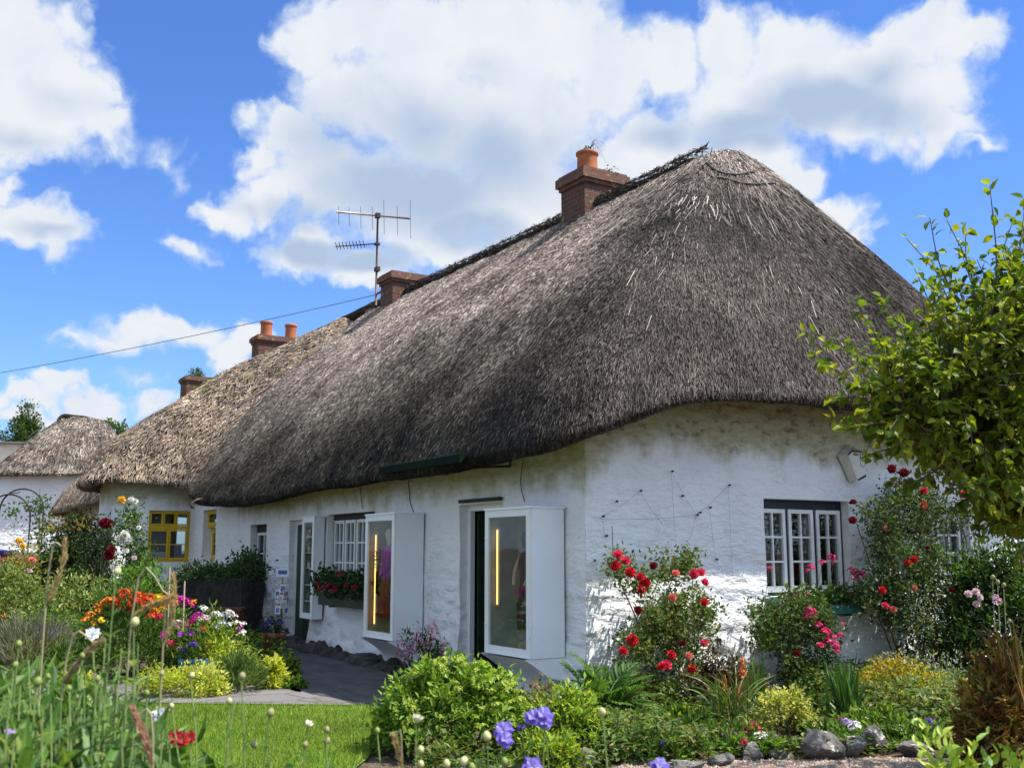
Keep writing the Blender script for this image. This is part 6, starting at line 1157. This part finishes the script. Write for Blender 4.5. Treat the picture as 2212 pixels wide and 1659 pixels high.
# the young tree leaning in from the right
tb_ = at(2340, 1400, 5.9); base = A([tb_[0], tb_[1], 0]); tree = thing('beech_tree', 'young tree with bright yellow green leaves reaching in from the right edge', 'tree', base)
hubs = {k: at(x, y, d) for k, (x, y, d) in {'a': (2215, 1020, 5.7), 'b': (2130, 900, 5.5), 'c': (2170, 760, 5.7), 'd': (2235, 640, 5.9), 'e': (2040, 860, 5.4), 'f': (2080, 1010, 5.6), 'g': (2230, 860, 5.9), 'h': (1950, 900, 5.3)}.items()}
tr = MB(); z0_ = base + UPV * 1.25 - RT * .03
tr.tube(catmull(A([base, base + UPV * .6 + RT * .02, z0_, at(2300, 800, 5.9)]), 16), .085, .04, 10); lb = MB()
for a, b in (('a', None), ('g', None), ('b', 'a'), ('c', 'g'), ('d', 'g'), ('e', 'b'), ('f', 'a'), ('h', 'e')):
    s_ = z0_ if b is None else hubs[b]; e_ = hubs[a]; lb.tube(catmull(A([s_, (s_ + e_) / 2 + UPV * .05, e_]), 8), .035 if b is None else .02, .014, 6)
tr.build('trunk', MA['bark'], tree, True); lm_ = MB(); tw_ = MB()
def twig(p0, p1, n, L, pal, sag=.06, start=.25, rad=.006):
    mid = (p0 + p1) / 2 + UPV * sag * np.linalg.norm(p1 - p0) + ru(1)[0] * .05; q = catmull(A([p0, mid, p1]), 14); tw_.tube(q, rad, .0022, 5, (.10, .08, .05)); tt = start + (1 - start) * rng.random(n); tt[0] = 1; ii = tt * 13; i0 = np.minimum(ii.astype(int), 12); f = (ii - i0)[:, None]; p = q[i0] * (1 - f) + q[i0 + 1] * f; tg = nrm(q[i0 + 1] - q[i0])
    d = nrm(tg * .5 + ru(n) * .9 - UPV * .25); p = p + d * .012; leaves(lm_, p, d, nrm(ru(n) * .6 + UPV * .8), L * (.55 + .75 * rng.random(n)), L * .68 * (.55 + .75 * rng.random(n)), pick(pal, n, .4), full=True, droop=.25, fold=.12)
TL = [(.17, .22, .015), (.24, .28, .02), (.10, .16, .018), (.31, .32, .03), (.06, .11, .014), (.13, .19, .02)]
for x0, y0, x1, y1 in [(2150, 720, 2138, 402), (2170, 700, 2190, 470), (2190, 640, 2215, 430), (2120, 740, 1958, 515), (2100, 700, 2008, 470), (2110, 690, 2045, 475), (2140, 700, 2085, 480), (2060, 760, 1975, 580), (2150, 760, 2110, 560), (2200, 700, 2240, 500), (2180, 800, 2160, 560), (2090, 760, 2010, 560), (2060, 800, 1990, 640)]:
    twig(at(x0, y0, 5.6 + .3 * rng.random()), at(x1, y1, 5.5 + .4 * rng.random()), 17, .062, TL, .02, .2)
for x0, y0, x1, y1 in [(2040, 860, 1738, 716), (2000, 850, 1800, 740), (1980, 840, 1850, 655), (1990, 830, 1905, 640), (1960, 880, 1760, 770), (1950, 900, 1790, 800), (1950, 930, 1795, 905), (1990, 960, 1830, 930), (2000, 960, 1860, 990), (2040, 1000, 1930, 1040), (1980, 860, 1900, 730), (2010, 800, 1930, 690), (1940, 920, 1800, 860)]:
    twig(at(x0, y0, 5.4), at(x1, y1, 5.2 + .4 * rng.random()), 30, .060, TL, .05, .2)
mass = [(1830, 770), (1900, 720), (1990, 700), (2060, 660), (2120, 600), (2240, 560), (2290, 640), (2290, 1130), (2190, 1140), (2110, 1065), (2050, 1025), (1960, 985), (1900, 950), (1840, 915), (1870, 850)]
for x, y in inpx([(2000, 640), (2040, 560), (2120, 520), (2290, 470), (2290, 700), (2000, 740)], 75):
    e_ = at(x, y, 5.3 + .7 * rng.random()); twig(e_ - UPV * (.28 + .1 * rng.random()) + RT * .08, e_, 17, .058, TL, .03, .15, .004)
hk = A(list(hubs.values()))
for x, y in inpx(mass, 460):
    e_ = at(x, y, 5.1 + 1.2 * rng.random()); h_ = hk[np.argsort(np.linalg.norm(hk - e_, axis=1))[rng.integers(0, 2)]]; s_ = h_ + (e_ - h_) * .1; e2 = s_ + nrm(e_ - s_) * min(np.linalg.norm(e_ - s_), .7); s2 = e2 - nrm(e_ - s_) * .35
    twig(s_ if np.linalg.norm(e2 - s_) < .7 else s2, e_, 21, .060, TL, .04, .1, .005)
for x, y in inpx([(2100, 880), (2290, 860), (2290, 1190), (2170, 1140), (2095, 1050), (2020, 985), (2000, 930)], 330):
    e_ = at(x, y, 5.5 + .9 * rng.random()); twig(e_ + ru(1)[0] * .25 + RT * .1, e_, 22, .06, TL, .02, .0, .004)
for x, y in list(inpx([(2230, 420), (2700, 300), (2700, 1200), (2230, 1150)], 330)):  # crown beyond the right edge, unseen, added to shade the leaves in view
    e_ = at(x, y, 5.2 + 2.4 * rng.random()); twig(e_ + ru(1)[0] * .3 - UPV * .12, e_, 22, .07, TL, .02, .0, .004)
lm_.build('crown', MA['leaf'], tree); lb.build('limb', MA['bark'], tree, True); tw_.build('twig', MA['stem'], tree)

# ------------------------------------------------------------------ tall flowers close to the lens
FGL = [(.06, .13, .025), (.10, .20, .04), (.035, .085, .022), (.025, .06, .018), (.14, .24, .06), (.17, .25, .11)]
def tall(label, d, stems, name='tall_campion', nl=9, Ll=.11, Wl=.026, pal=FGL, group='tall stems close by in the foreground', basex=None, lean=14, lowleaf=0):
    x0 = np.mean([s[0] for s in stems]); b0 = at(x0 + rng.normal() * 8, 1500, d); c0 = A([b0[0], b0[1], 0]); t = thing(name, label, 'flower', c0, group); lf = MB()
    for (x, y, key, s) in stems:
        q = at(x, y, d + rng.normal() * .06); b = at(x + rng.normal() * lean, 1560, d); b = A([b[0], b[1], 0]) * .75 + c0 * .25; cur = catmull(A([b, b * .6 + q * .4 + RT * rng.normal() * .025, b * .2 + q * .8 + RT * rng.normal() * .012, q]), 22); st_ = MB(); st_.tube(cur, .0030 + .0018 * rng.random(), .0016, 6, (.20, .27, .08) if rng.random() < .6 else (.13, .2, .06)); st_.build('stem', MA['stem'], t)
        if key: bloom(key, t, q - UPV * s * .2, s, 'flower_head' if 'fl_' in key else 'bud', (rng.normal() * .25, rng.normal() * .25, rng.random() * 6) if 'petal' not in key and 'columb' not in key else facing(.25))
        n = nl * 2; tt = np.repeat(np.linspace(.42, .93, nl), 2) + rng.normal(size=n) * .01; i0 = np.clip((tt * 21).astype(int), 0, 20); p = cur[i0]; az = np.repeat(rng.random(nl) * 3.14 + np.arange(nl) * 1.6, 2) + np.tile([0, np.pi], nl); D_ = np.stack([np.cos(az), np.sin(az), np.full(n, .75)], 1); sz = (1.25 - tt) * (.65 + .5 * rng.random(n)) * 1.2
        leaves(lf, p, D_, np.stack([-np.cos(az) * .7, -np.sin(az) * .7, np.ones(n)], 1), Ll * sz, Wl * sz ** .6, pick(pal, n, .35), full=True, droop=.28, fold=.22)
    if lowleaf:
        n = lowleaf; p = c0 + RT * rng.normal(size=(n, 1)) * .12 + FW * rng.normal(size=(n, 1)) * .15 + UPV * (.72 + .34 * rng.random((n, 1))); leaves(lf, p, ru(n) * A([1, 1, .5]) + UPV * .9, ru(n) * .7 + UPV * .3, .13 * (.6 + .6 * rng.random(n)), .028 * (.6 + .7 * rng.random(n)), pick(pal, n, .4), full=True, droop=.3, fold=.2)
    lf.build('foliage', MA['leaf'], t); return t
tall('tall broad leaved stem at the left edge ending in a green bud', 2.3, [(40, 1395, 'bud_green', .010), (78, 1478, 'bud_green', .014), (8, 1500, None, 0)], nl=8, Ll=.13, Wl=.034, lowleaf=26)
tall('tall stem carrying the highest cream bud in front of the laurel', 2.4, [(250, 1238, 'bud_cream', .0125), (228, 1380, None, 0), (236, 1420, None, 0)], nl=9, Ll=.10, Wl=.02, lowleaf=14)
tall('tall stem with a white flower in front of the wallflower mound', 2.4, [(200, 1366, 'fl_petal_white', .018), (178, 1420, 'bud_green', .009), (150, 1560, None, 0)], nl=7, Ll=.09, Wl=.022, lowleaf=16)
tall('stem with a round yellow green bud before the wallflower mound', 2.35, [(289, 1350, 'bud_cream', .014), (298, 1390, None, 0), (320, 1450, None, 0)], nl=8, Ll=.12, Wl=.030, lowleaf=18)
tall('broad leaved stems low at the left beside the path', 2.1, [(110, 1520, None, 0), (150, 1490, 'bud_green', .008), (60, 1550, None, 0), (20, 1580, 'fl_lilac', .012)], nl=7, Ll=.14, Wl=.04, lowleaf=30)
tall('stem with a drooping white petal flower over the lawn', 2.4, [(344, 1540, 'fl_petal_white', .019), (330, 1600, None, 0), (300, 1560, None, 0)], nl=6, Ll=.10, Wl=.024, lowleaf=16)
tall('two dark red flowers on thin stems over the lawn', 2.6, [(380, 1588, 'fl_petal_red', .020), (392, 1594, 'fl_petal_red', .020), (412, 1588, 'fl_petal_red', .017)], nl=4, Ll=.08, Wl=.012)
tall('thin stems with small brown seed buds left of the red flowers', 2.5, [(246, 1500, 'bud_seed', .009), (170, 1510, 'bud_seed', .009), (215, 1480, 'bud_seed', .010), (362, 1535, 'bud_cream', .008), (372, 1528, 'bud_cream', .009)], nl=3, Ll=.08, Wl=.014, lowleaf=10)
tall('tall dark stem with an arrow shaped leaf and bud over the path', 2.45, [(522, 1465, 'bud_seed', .011), (507, 1510, None, 0), (495, 1560, None, 0)], nl=5, Ll=.09, Wl=.018)
tall('stems with pale seed buds at the edge of the lawn by the yellow green mat', 2.55, [(412, 1462, 'bud_cream', .010), (347, 1458, 'bud_seed', .009), (495, 1518, 'bud_cream', .010)], nl=3, Ll=.07, Wl=.012)
tall('blue green leafy stem in front of the lawn centre with two pods', 2.45, [(582, 1545, 'bud_seed', .013), (550, 1612, 'bud_seed', .012), (532, 1606, None, 0), (590, 1600, None, 0)], nl=5, Ll=.09, Wl=.022, lowleaf=8)
tall('stem with a cream bud just opening over the middle of the lawn', 2.6, [(664, 1568, 'bud_open', .010), (657, 1612, 'bud_seed', .010)], nl=4, Ll=.07, Wl=.014)
tall('pair of stems with grey green pods right of the opening cream bud', 2.6, [(706, 1580, 'bud_seed', .010), (703, 1604, 'bud_seed', .012), (715, 1640, None, 0)], nl=4, Ll=.07, Wl=.014)
tall('stem with a pale green bud at the edge of the umbel bush', 2.7, [(815, 1582, 'bud_green', .011)], nl=3, Ll=.07, Wl=.012)
tall('stem with a white bud open at the tip before the umbel bush', 2.7, [(899, 1558, 'bud_open', .013), (909, 1624, 'bud_cream', .013), (908, 1655, 'bud_cream', .013)], nl=2, Ll=.06, Wl=.012)
tall('cluster of plump cream buds at the bottom edge', 2.7, [(1000, 1650, 'bud_cream', .016), (965, 1655, 'bud_cream', .014), (1020, 1662, 'bud_green', .014)], nl=2, Ll=.06, Wl=.012)
tall('stem with a cream bud beside the lower columbine', 2.7, [(1053, 1596, 'bud_cream', .016), (1090, 1650, 'bud_green', .014)], nl=2, Ll=.06, Wl=.012)
tall('single stem with a plump pale bud in front of the jagged leaves', 2.75, [(1302, 1542, 'bud_cream', .0155)], nl=5, Ll=.06, Wl=.016)
CB = 'columbines close by in the foreground'
tall('largest columbine with two blue violet blooms', 2.8, [(1088, 1572, 'fl_columbine', .028), (1090, 1592, 'fl_columbine', .025)], 'columbine', nl=2, Ll=.05, Wl=.02, group=CB)
tall('columbine pair with pale centres above the spurge', 2.85, [(1152, 1545, 'fl_columbine', .026), (1174, 1540, 'fl_columbine', .027), (1176, 1556, 'fl_columbine', .022)], 'columbine', nl=2, Ll=.05, Wl=.02, group=CB)
tall('small dark blue columbine bud between the two columbine groups', 2.8, [(1128, 1572, 'fl_violet', .015)], 'columbine', nl=1, Ll=.04, Wl=.02, group=CB)
tall('columbine cut by the bottom edge below the spurge', 2.7, [(1150, 1650, 'fl_columbine', .027), (1000, 1668, 'fl_columbine', .018)], 'columbine', nl=1, Ll=.04, Wl=.02, group=CB)
tall('columbine petal by the bottom edge below the jagged leaves', 2.7, [(1425, 1650, 'fl_columbine', .026)], 'columbine', nl=1, Ll=.04, Wl=.02, group=CB)
def plume(label, pts, d, r, col):
    q = catmull(A([at(x, y, d) for x, y in pts]), 30); b = A([*at(pts[-1][0], 1560, d)[:2], 0]); t = thing('grass_plume', label, 'grass', b, 'dry grass plumes in the foreground'); m = MB(); m.tube(catmull(A([q[0], q[-1], b]), 24), .002, .003, 4, (.32, .28, .16)); m.build('stalk', MA['stem'], t)
    n = 230; tt = rng.random(n); i0 = (tt * 29).astype(int); tg = nrm(np.gradient(q, axis=0))[i0]; p = q[i0] + ru(n) * r * np.sin(np.pi * np.clip(tt * .9 + .1, 0, 1))[:, None]; m = MB(); leaves(m, p, -tg + ru(n) * .5, ru(n), .016, .004, pick(col, n, .4)); m.build('seed_head', MA['leaf'], t)
TAN = [(.44, .33, .2), (.5, .4, .26), (.38, .26, .18)]
plume('short tan plume at the left in front of the mottled hedge', [(141, 1172), (133, 1225), (112, 1280), (98, 1310)], 2.5, .005, TAN)
plume('long tan plume bending across the wallflower mound', [(370, 1288), (330, 1305), (285, 1330)], 2.5, .005, TAN)
plume('leaning pinkish plume low in front of the lavender', [(215, 1385), (185, 1412), (155, 1450), (135, 1480)], 2.4, .006, [(.42, .3, .26), (.4, .3, .2)])
plume('upright pale plume in front of the dark stone wall', [(375, 1245), (376, 1290), (368, 1350), (352, 1395)], 2.6, .0045, TAN)
plume('thick pink stem slanting at the bottom in front of the lawn', [(290, 1535), (312, 1590), (325, 1640), (330, 1659)], 2.2, .006, [(.46, .28, .24), (.4, .24, .2)])
plume('tan grass blade at the left foot of the umbel bush', [(852, 1592), (862, 1630), (868, 1665)], 2.6, .0045, TAN)
for x, y, lab in ((399, 1255, 'thin tan cane standing right of the magenta phlox'), (367, 1225, 'taller thin tan cane standing left of the magenta phlox')): m = MB(); m.tube(A([A([*at(x, 1300, 12.5)[:2], 0]), at(x, y, 12.5)]), .010, .009, 6, (.5, .36, .26)); tag(m.build('bamboo_cane', MA['stem'], None), lab, 'cane', 'canes in the flower bed')
for i_, (x, y, k, d) in enumerate([(30, 1440, 'bud_green', 2.2), (62, 1425, None, 2.35), (105, 1465, 'bud_green', 2.3), (132, 1510, None, 2.2), (168, 1450, None, 2.5), (210, 1470, 'bud_green', 2.3), (262, 1400, None, 2.35), (275, 1500, None, 2.2), (318, 1500, 'bud_green', 2.4), (352, 1580, None, 2.3), (16, 1560, None, 2.0), (90, 1600, None, 2.0), (200, 1590, None, 2.1), (288, 1600, None, 2.1)]):
    tall('leafy green campion stems in the near bed at the lower left', d, [(x, y, k, .009), (x + 14, y + 40, None, 0), (x - 12, y + 70, None, 0)], nl=8, Ll=.10, Wl=.022, group='leafy campion stems of the near bed')
# leafy undergrowth of the near bed, below the stems
pl = [tuple(at(x, 1600, d)[:2]) for x, d in [(-60, 1.9), (-60, 3.4), (240, 3.5), (420, 3.3), (420, 2.2), (250, 1.9)]]
p = A(pl); lo, hi = p.min(0), p.max(0); n = 3000; q = lo + rng.random((n * 4, 2)) * (hi - lo); q = q[inpoly(q, p)][:n]; k = len(q); m = MB(); px_ = (q - CAM[:2]) @ RT[:2] / ((q - CAM[:2]) @ FW[:2]); topz = np.interp(px_, [-.49, -.40, -.36, -.31], [1.12, 1.10, 1.02, .92]); z = .55 + (topz - .55) * rng.random(k) ** .7
leaves(m, np.c_[q, z], ru(k) * A([1, 1, .5]) + UPV * 1.2, ru(k) * .8 + UPV * .3, .10 * (.5 + .8 * rng.random(k)), .018 * (.5 + .9 * rng.random(k)), pick(FGL + [(.2, .26, .06), (.12, .2, .03)], k, .5), full=True, droop=.3); tag(m.build('undergrowth', MA['leaf'], None), 'tangled green leaves filling the near bed in the lower left corner', 'undergrowth', kind='stuff')
# ------------------------------------------------------------------ sun, sky, camera
SUN_EL, SUN_AZ = D2R(58), D2R(51)
sd_ = A([math.cos(SUN_EL) * math.cos(SUN_AZ), math.cos(SUN_EL) * math.sin(SUN_AZ), math.sin(SUN_EL)])
sl = bpy.data.lights.new('sun', 'SUN'); sl.energy = 4.9; sl.angle = D2R(.53); sl.color = (1.0, .955, .89)
so = bpy.data.objects.new('sun', sl); COL.objects.link(so); so.rotation_euler = Vector(sd_).to_track_quat('Z', 'Y').to_euler(); so.location = (0, 0, 30)
world = bpy.data.worlds.new('World'); scene.world = world; world.use_nodes = True; nt = world.node_tree; nt.nodes.clear()
out = nt.nodes.new('ShaderNodeOutputWorld'); bg = N(nt, 'Background', i_Strength=.10)
sky = nt.nodes.new('ShaderNodeTexSky'); sky.sky_type = 'NISHITA'; sky.sun_disc = False; sky.sun_elevation = SUN_EL; sky.sun_rotation = D2R(90) - SUN_AZ; sky.air_density = 1.0; sky.dust_density = .6; sky.ozone_density = 1.6
tc = N(nt, 'TexCoord'); sp = N(nt, 'SeparateXYZ'); L(nt, tc.outputs['Generated'], sp.inputs[0])
# clouds: each bank stands at its own compass bearing and height above the horizon
def bearing(x, y):
    r = nrm(ray(x, y)); return math.atan2(r[1], r[0]), math.asin(r[2])
az = mth(nt, 'ARCTAN2', sp.outputs[1], sp.outputs[0]); rot = mth(nt, 'ARCTAN2', mth(nt, 'MULTIPLY', sp.outputs[1], -1), mth(nt, 'MULTIPLY', sp.outputs[0], -1))
el = mth(nt, 'ARCSINE', sp.outputs[2])
P_ = N(nt, 'CombineXYZ'); L(nt, rot, P_.inputs[0]); L(nt, el, P_.inputs[1])     # bearing measured from west, no seam in the west
S0 = 1 / FOC
def warp(v, sc, amt, det=5):
    n = N(nt, 'TexNoise', i_Scale=sc, i_Detail=det, i_Roughness=.6); L(nt, v, n.inputs['Vector']); s = N(nt, 'VectorMath', operation='SUBTRACT'); L(nt, n.outputs['Color'], s.inputs[0]); s.inputs[1].default_value = (.5, .5, .5)
    k = N(nt, 'VectorMath', operation='SCALE'); L(nt, s.outputs[0], k.inputs[0]); k.inputs['Scale'].default_value = amt; a = N(nt, 'VectorMath', operation='ADD'); L(nt, v, a.inputs[0]); L(nt, k.outputs[0], a.inputs[1]); return a.outputs[0]
PW = warp(P_.outputs[0], 9, .10, 4); PW = warp(PW, 34, .034, 6)
PS = warp(P_.outputs[0], 5, .10, 4)
def field(blobs, v):
    acc = None
    for x, y, rx, ry, w in blobs:
        a, e = bearing(x, y); a = math.atan2(-math.sin(a), -math.cos(a))
        s = N(nt, 'VectorMath', operation='SUBTRACT'); L(nt, v, s.inputs[0]); s.inputs[1].default_value = (a, e, 0)
        k = N(nt, 'VectorMath', operation='MULTIPLY'); L(nt, s.outputs[0], k.inputs[0]); k.inputs[1].default_value = (math.cos(e) / (rx * S0), 1 / (ry * S0), 0)
        l = N(nt, 'VectorMath', operation='LENGTH'); L(nt, k.outputs[0], l.inputs[0])
        val = mth(nt, 'MULTIPLY_ADD', l.outputs['Value'], -w, w)
        acc = val if acc is None else mth(nt, 'SMOOTH_MAX', acc, val, .25)
    return acc
CL = [  # upper left bank
    (30, 70, 150, 130, 1), (110, 180, 130, 110, 1), (60, 250, 150, 90, 1), (190, 260, 100, 55, .8), (160, 40, 50, 70, .6), (150, 130, 60, 60, .7), (340, 305, 55, 34, .30), (398, 345, 30, 42, .26), (-80, 150, 160, 200, 1),
    (40, 470, 130, 62, .9), (130, 488, 70, 36, .5), (-10, 390, 50, 50, .7),
    # great central bank
    (680, 90, 95, 80, 1), (760, 50, 120, 70, 1), (900, 60, 150, 110, 1), (1060, 60, 150, 120, 1), (1200, 80, 160, 130, 1), (760, 200, 150, 120, 1), (930, 220, 220, 170, 1), (1130, 250, 220, 180, 1), (640, 290, 90, 80, .9), (700, 400, 150, 110, 1), (880, 420, 220, 130, 1), (1100, 400, 220, 150, 1), (570, 430, 100, 60, .9), (500, 450, 70, 50, .9), (415, 525, 65, 32, .55), (545, 255, 40, 26, .5), (570, 345, 60, 60, .8), (660, 530, 120, 55, .9), (800, 570, 130, 48, .8), (960, 530, 160, 70, .9), (1180, 470, 170, 100, 1),
    (1320, 160, 110, 120, 1), (1400, 330, 160, 110, 1), (1430, 130, 90, 95, 1), (1560, 90, 100, 90, 1), (1600, 220, 180, 120, 1), (1720, 110, 130, 100, 1), (1830, 190, 190, 120, 1), (1960, 80, 130, 90, .9), (1980, 220, 150, 100, 1), (2080, 100, 110, 70, .9), (2140, 80, 70, 60, .6), (2060, 290, 100, 50, .7), (2120, 325, 60, 32, .45), (1600, 340, 160, 80, 1), (1700, 400, 95, 70, .9), (1800, 450, 90, 55, .8), (1870, 480, 60, 32, .55), (1500, 420, 150, 120, 1),
    # low banks on the left
    (320, 720, 110, 62, .9), (250, 750, 90, 40, .6), (400, 725, 70, 50, .7), (170, 745, 60, 28, .4), (440, 770, 50, 42, .9), (500, 760, 60, 60, .9), (540, 730, 50, 50, .8), (480, 800, 60, 40, .8),
    (150, 850, 62, 30, .9), (80, 872, 80, 28, .8), (200, 895, 70, 40, .95), (20, 880, 60, 26, .7), (330, 880, 60, 34, .6), (120, 920, 160, 30, .8), (300, 830, 60, 20, .25)]
GR = [(860, 420, 240, 130, 1), (1000, 520, 160, 60, .9), (640, 470, 90, 55, .6), (720, 300, 150, 110, .45), (900, 260, 170, 120, .55), (1050, 350, 190, 160, .7), (690, 560, 150, 40, 1), (800, 580, 130, 36, 1), (1780, 220, 200, 80, 1), (1650, 280, 170, 60, 1), (1900, 240, 120, 70, .8), (1900, 150, 110, 60, .55), (1450, 280, 120, 50, .6), (150, 220, 90, 40, .25), (60, 300, 110, 40, .4), (110, 500, 90, 20, .45), (1180, 300, 110, 160, .35), (1040, 130, 90, 60, .22), (540, 470, 60, 40, .35)]
dn = field(CL, PW)
edge = noise(nt, P_.outputs[0], 42, 6, .62)
dens = mth(nt, 'ADD', dn, mth(nt, 'MULTIPLY', mth(nt, 'SUBTRACT', edge, .5), .46))
mask = smooth(nt, dens, -.02, .46)
# unseen clouds added outside the western view to throw white fill on the walls
oth = N(nt, 'TexNoise', i_Scale=2.6, i_Detail=6.0, i_Roughness=.58); L(nt, tc.outputs['Generated'], oth.inputs['Vector'])
away = smooth(nt, mth(nt, 'ABSOLUTE', mth(nt, 'ADD', rot, PSI)), .75, 1.05)
mask2 = mth(nt, 'MULTIPLY', smooth(nt, oth.outputs[0], .37, .53), away); mask = mth(nt, 'MAXIMUM', mask, mask2)
gd_ = mth(nt, 'MAXIMUM', field(GR, PS), 0.0)
tex = noise(nt, PW, 13, 6, .55)
shade = smooth(nt, mth(nt, 'ADD', gd_, mth(nt, 'MULTIPLY', mth(nt, 'SUBTRACT', tex, .5), .42)), -.28, .64)
thin = smooth(nt, dens, .03, .55)
ccol = mixc(nt, shade, (5.4, 5.5, 5.65), (2.6, 3.3, 4.35))
ccol = mixc(nt, thin, (3.7, 4.5, 5.6), ccol)
# the deep clear blue of washed air
skyc = mixc(nt, 1.0, sky.outputs[0], mixc(nt, smooth(nt, el, .10, .48), (.60, .84, 1.26), (.48, .75, 1.24)), 'MULTIPLY')
dp = N(nt, 'VectorMath', operation='DOT_PRODUCT'); L(nt, tc.outputs['Generated'], dp.inputs[0]); dp.inputs[1].default_value = tuple(sd_)
glow = mth(nt, 'MULTIPLY_ADD', mth(nt, 'POWER', mth(nt, 'MAXIMUM', dp.outputs['Value'], 0.0), 3.0), mth(nt, 'MULTIPLY', away, 1.9), 1.0)   # extra brightness added to the unseen clouds near the sun, lifting the gable
cg = N(nt, 'VectorMath', operation='SCALE'); L(nt, ccol, cg.inputs[0]); L(nt, glow, cg.inputs['Scale']); ccol = cg.outputs[0]
col = mixc(nt, mask, skyc, ccol)
L(nt, col, bg.inputs[0]); L(nt, bg.outputs[0], out.inputs[0])
cam = bpy.data.cameras.new('camera'); co_ = bpy.data.objects.new('camera', cam); COL.objects.link(co_)
cam.sensor_width = 36; cam.lens = FOC / 2212 * 36; cam.clip_end = 3000; cam.clip_start = .1
co_.location = CAM; dirv = Vector(FW * CT + UPV * ST); co_.rotation_euler = dirv.to_track_quat('-Z', 'Y').to_euler()
cam.dof.use_dof = True; cam.dof.focus_distance = 11.6; cam.dof.aperture_fstop = 6.3
scene.camera = co_
scene.view_settings.view_transform = 'Standard'; scene.view_settings.look = 'None'; scene.view_settings.exposure = .8; scene.view_settings.gamma = 1.0
try:
    scene.cycles.use_denoising = True; scene.cycles.max_bounces = 8; scene.cycles.transparent_max_bounces = 16; scene.cycles.diffuse_bounces = 3; scene.cycles.sample_clamp_indirect = 6
except Exception: pass
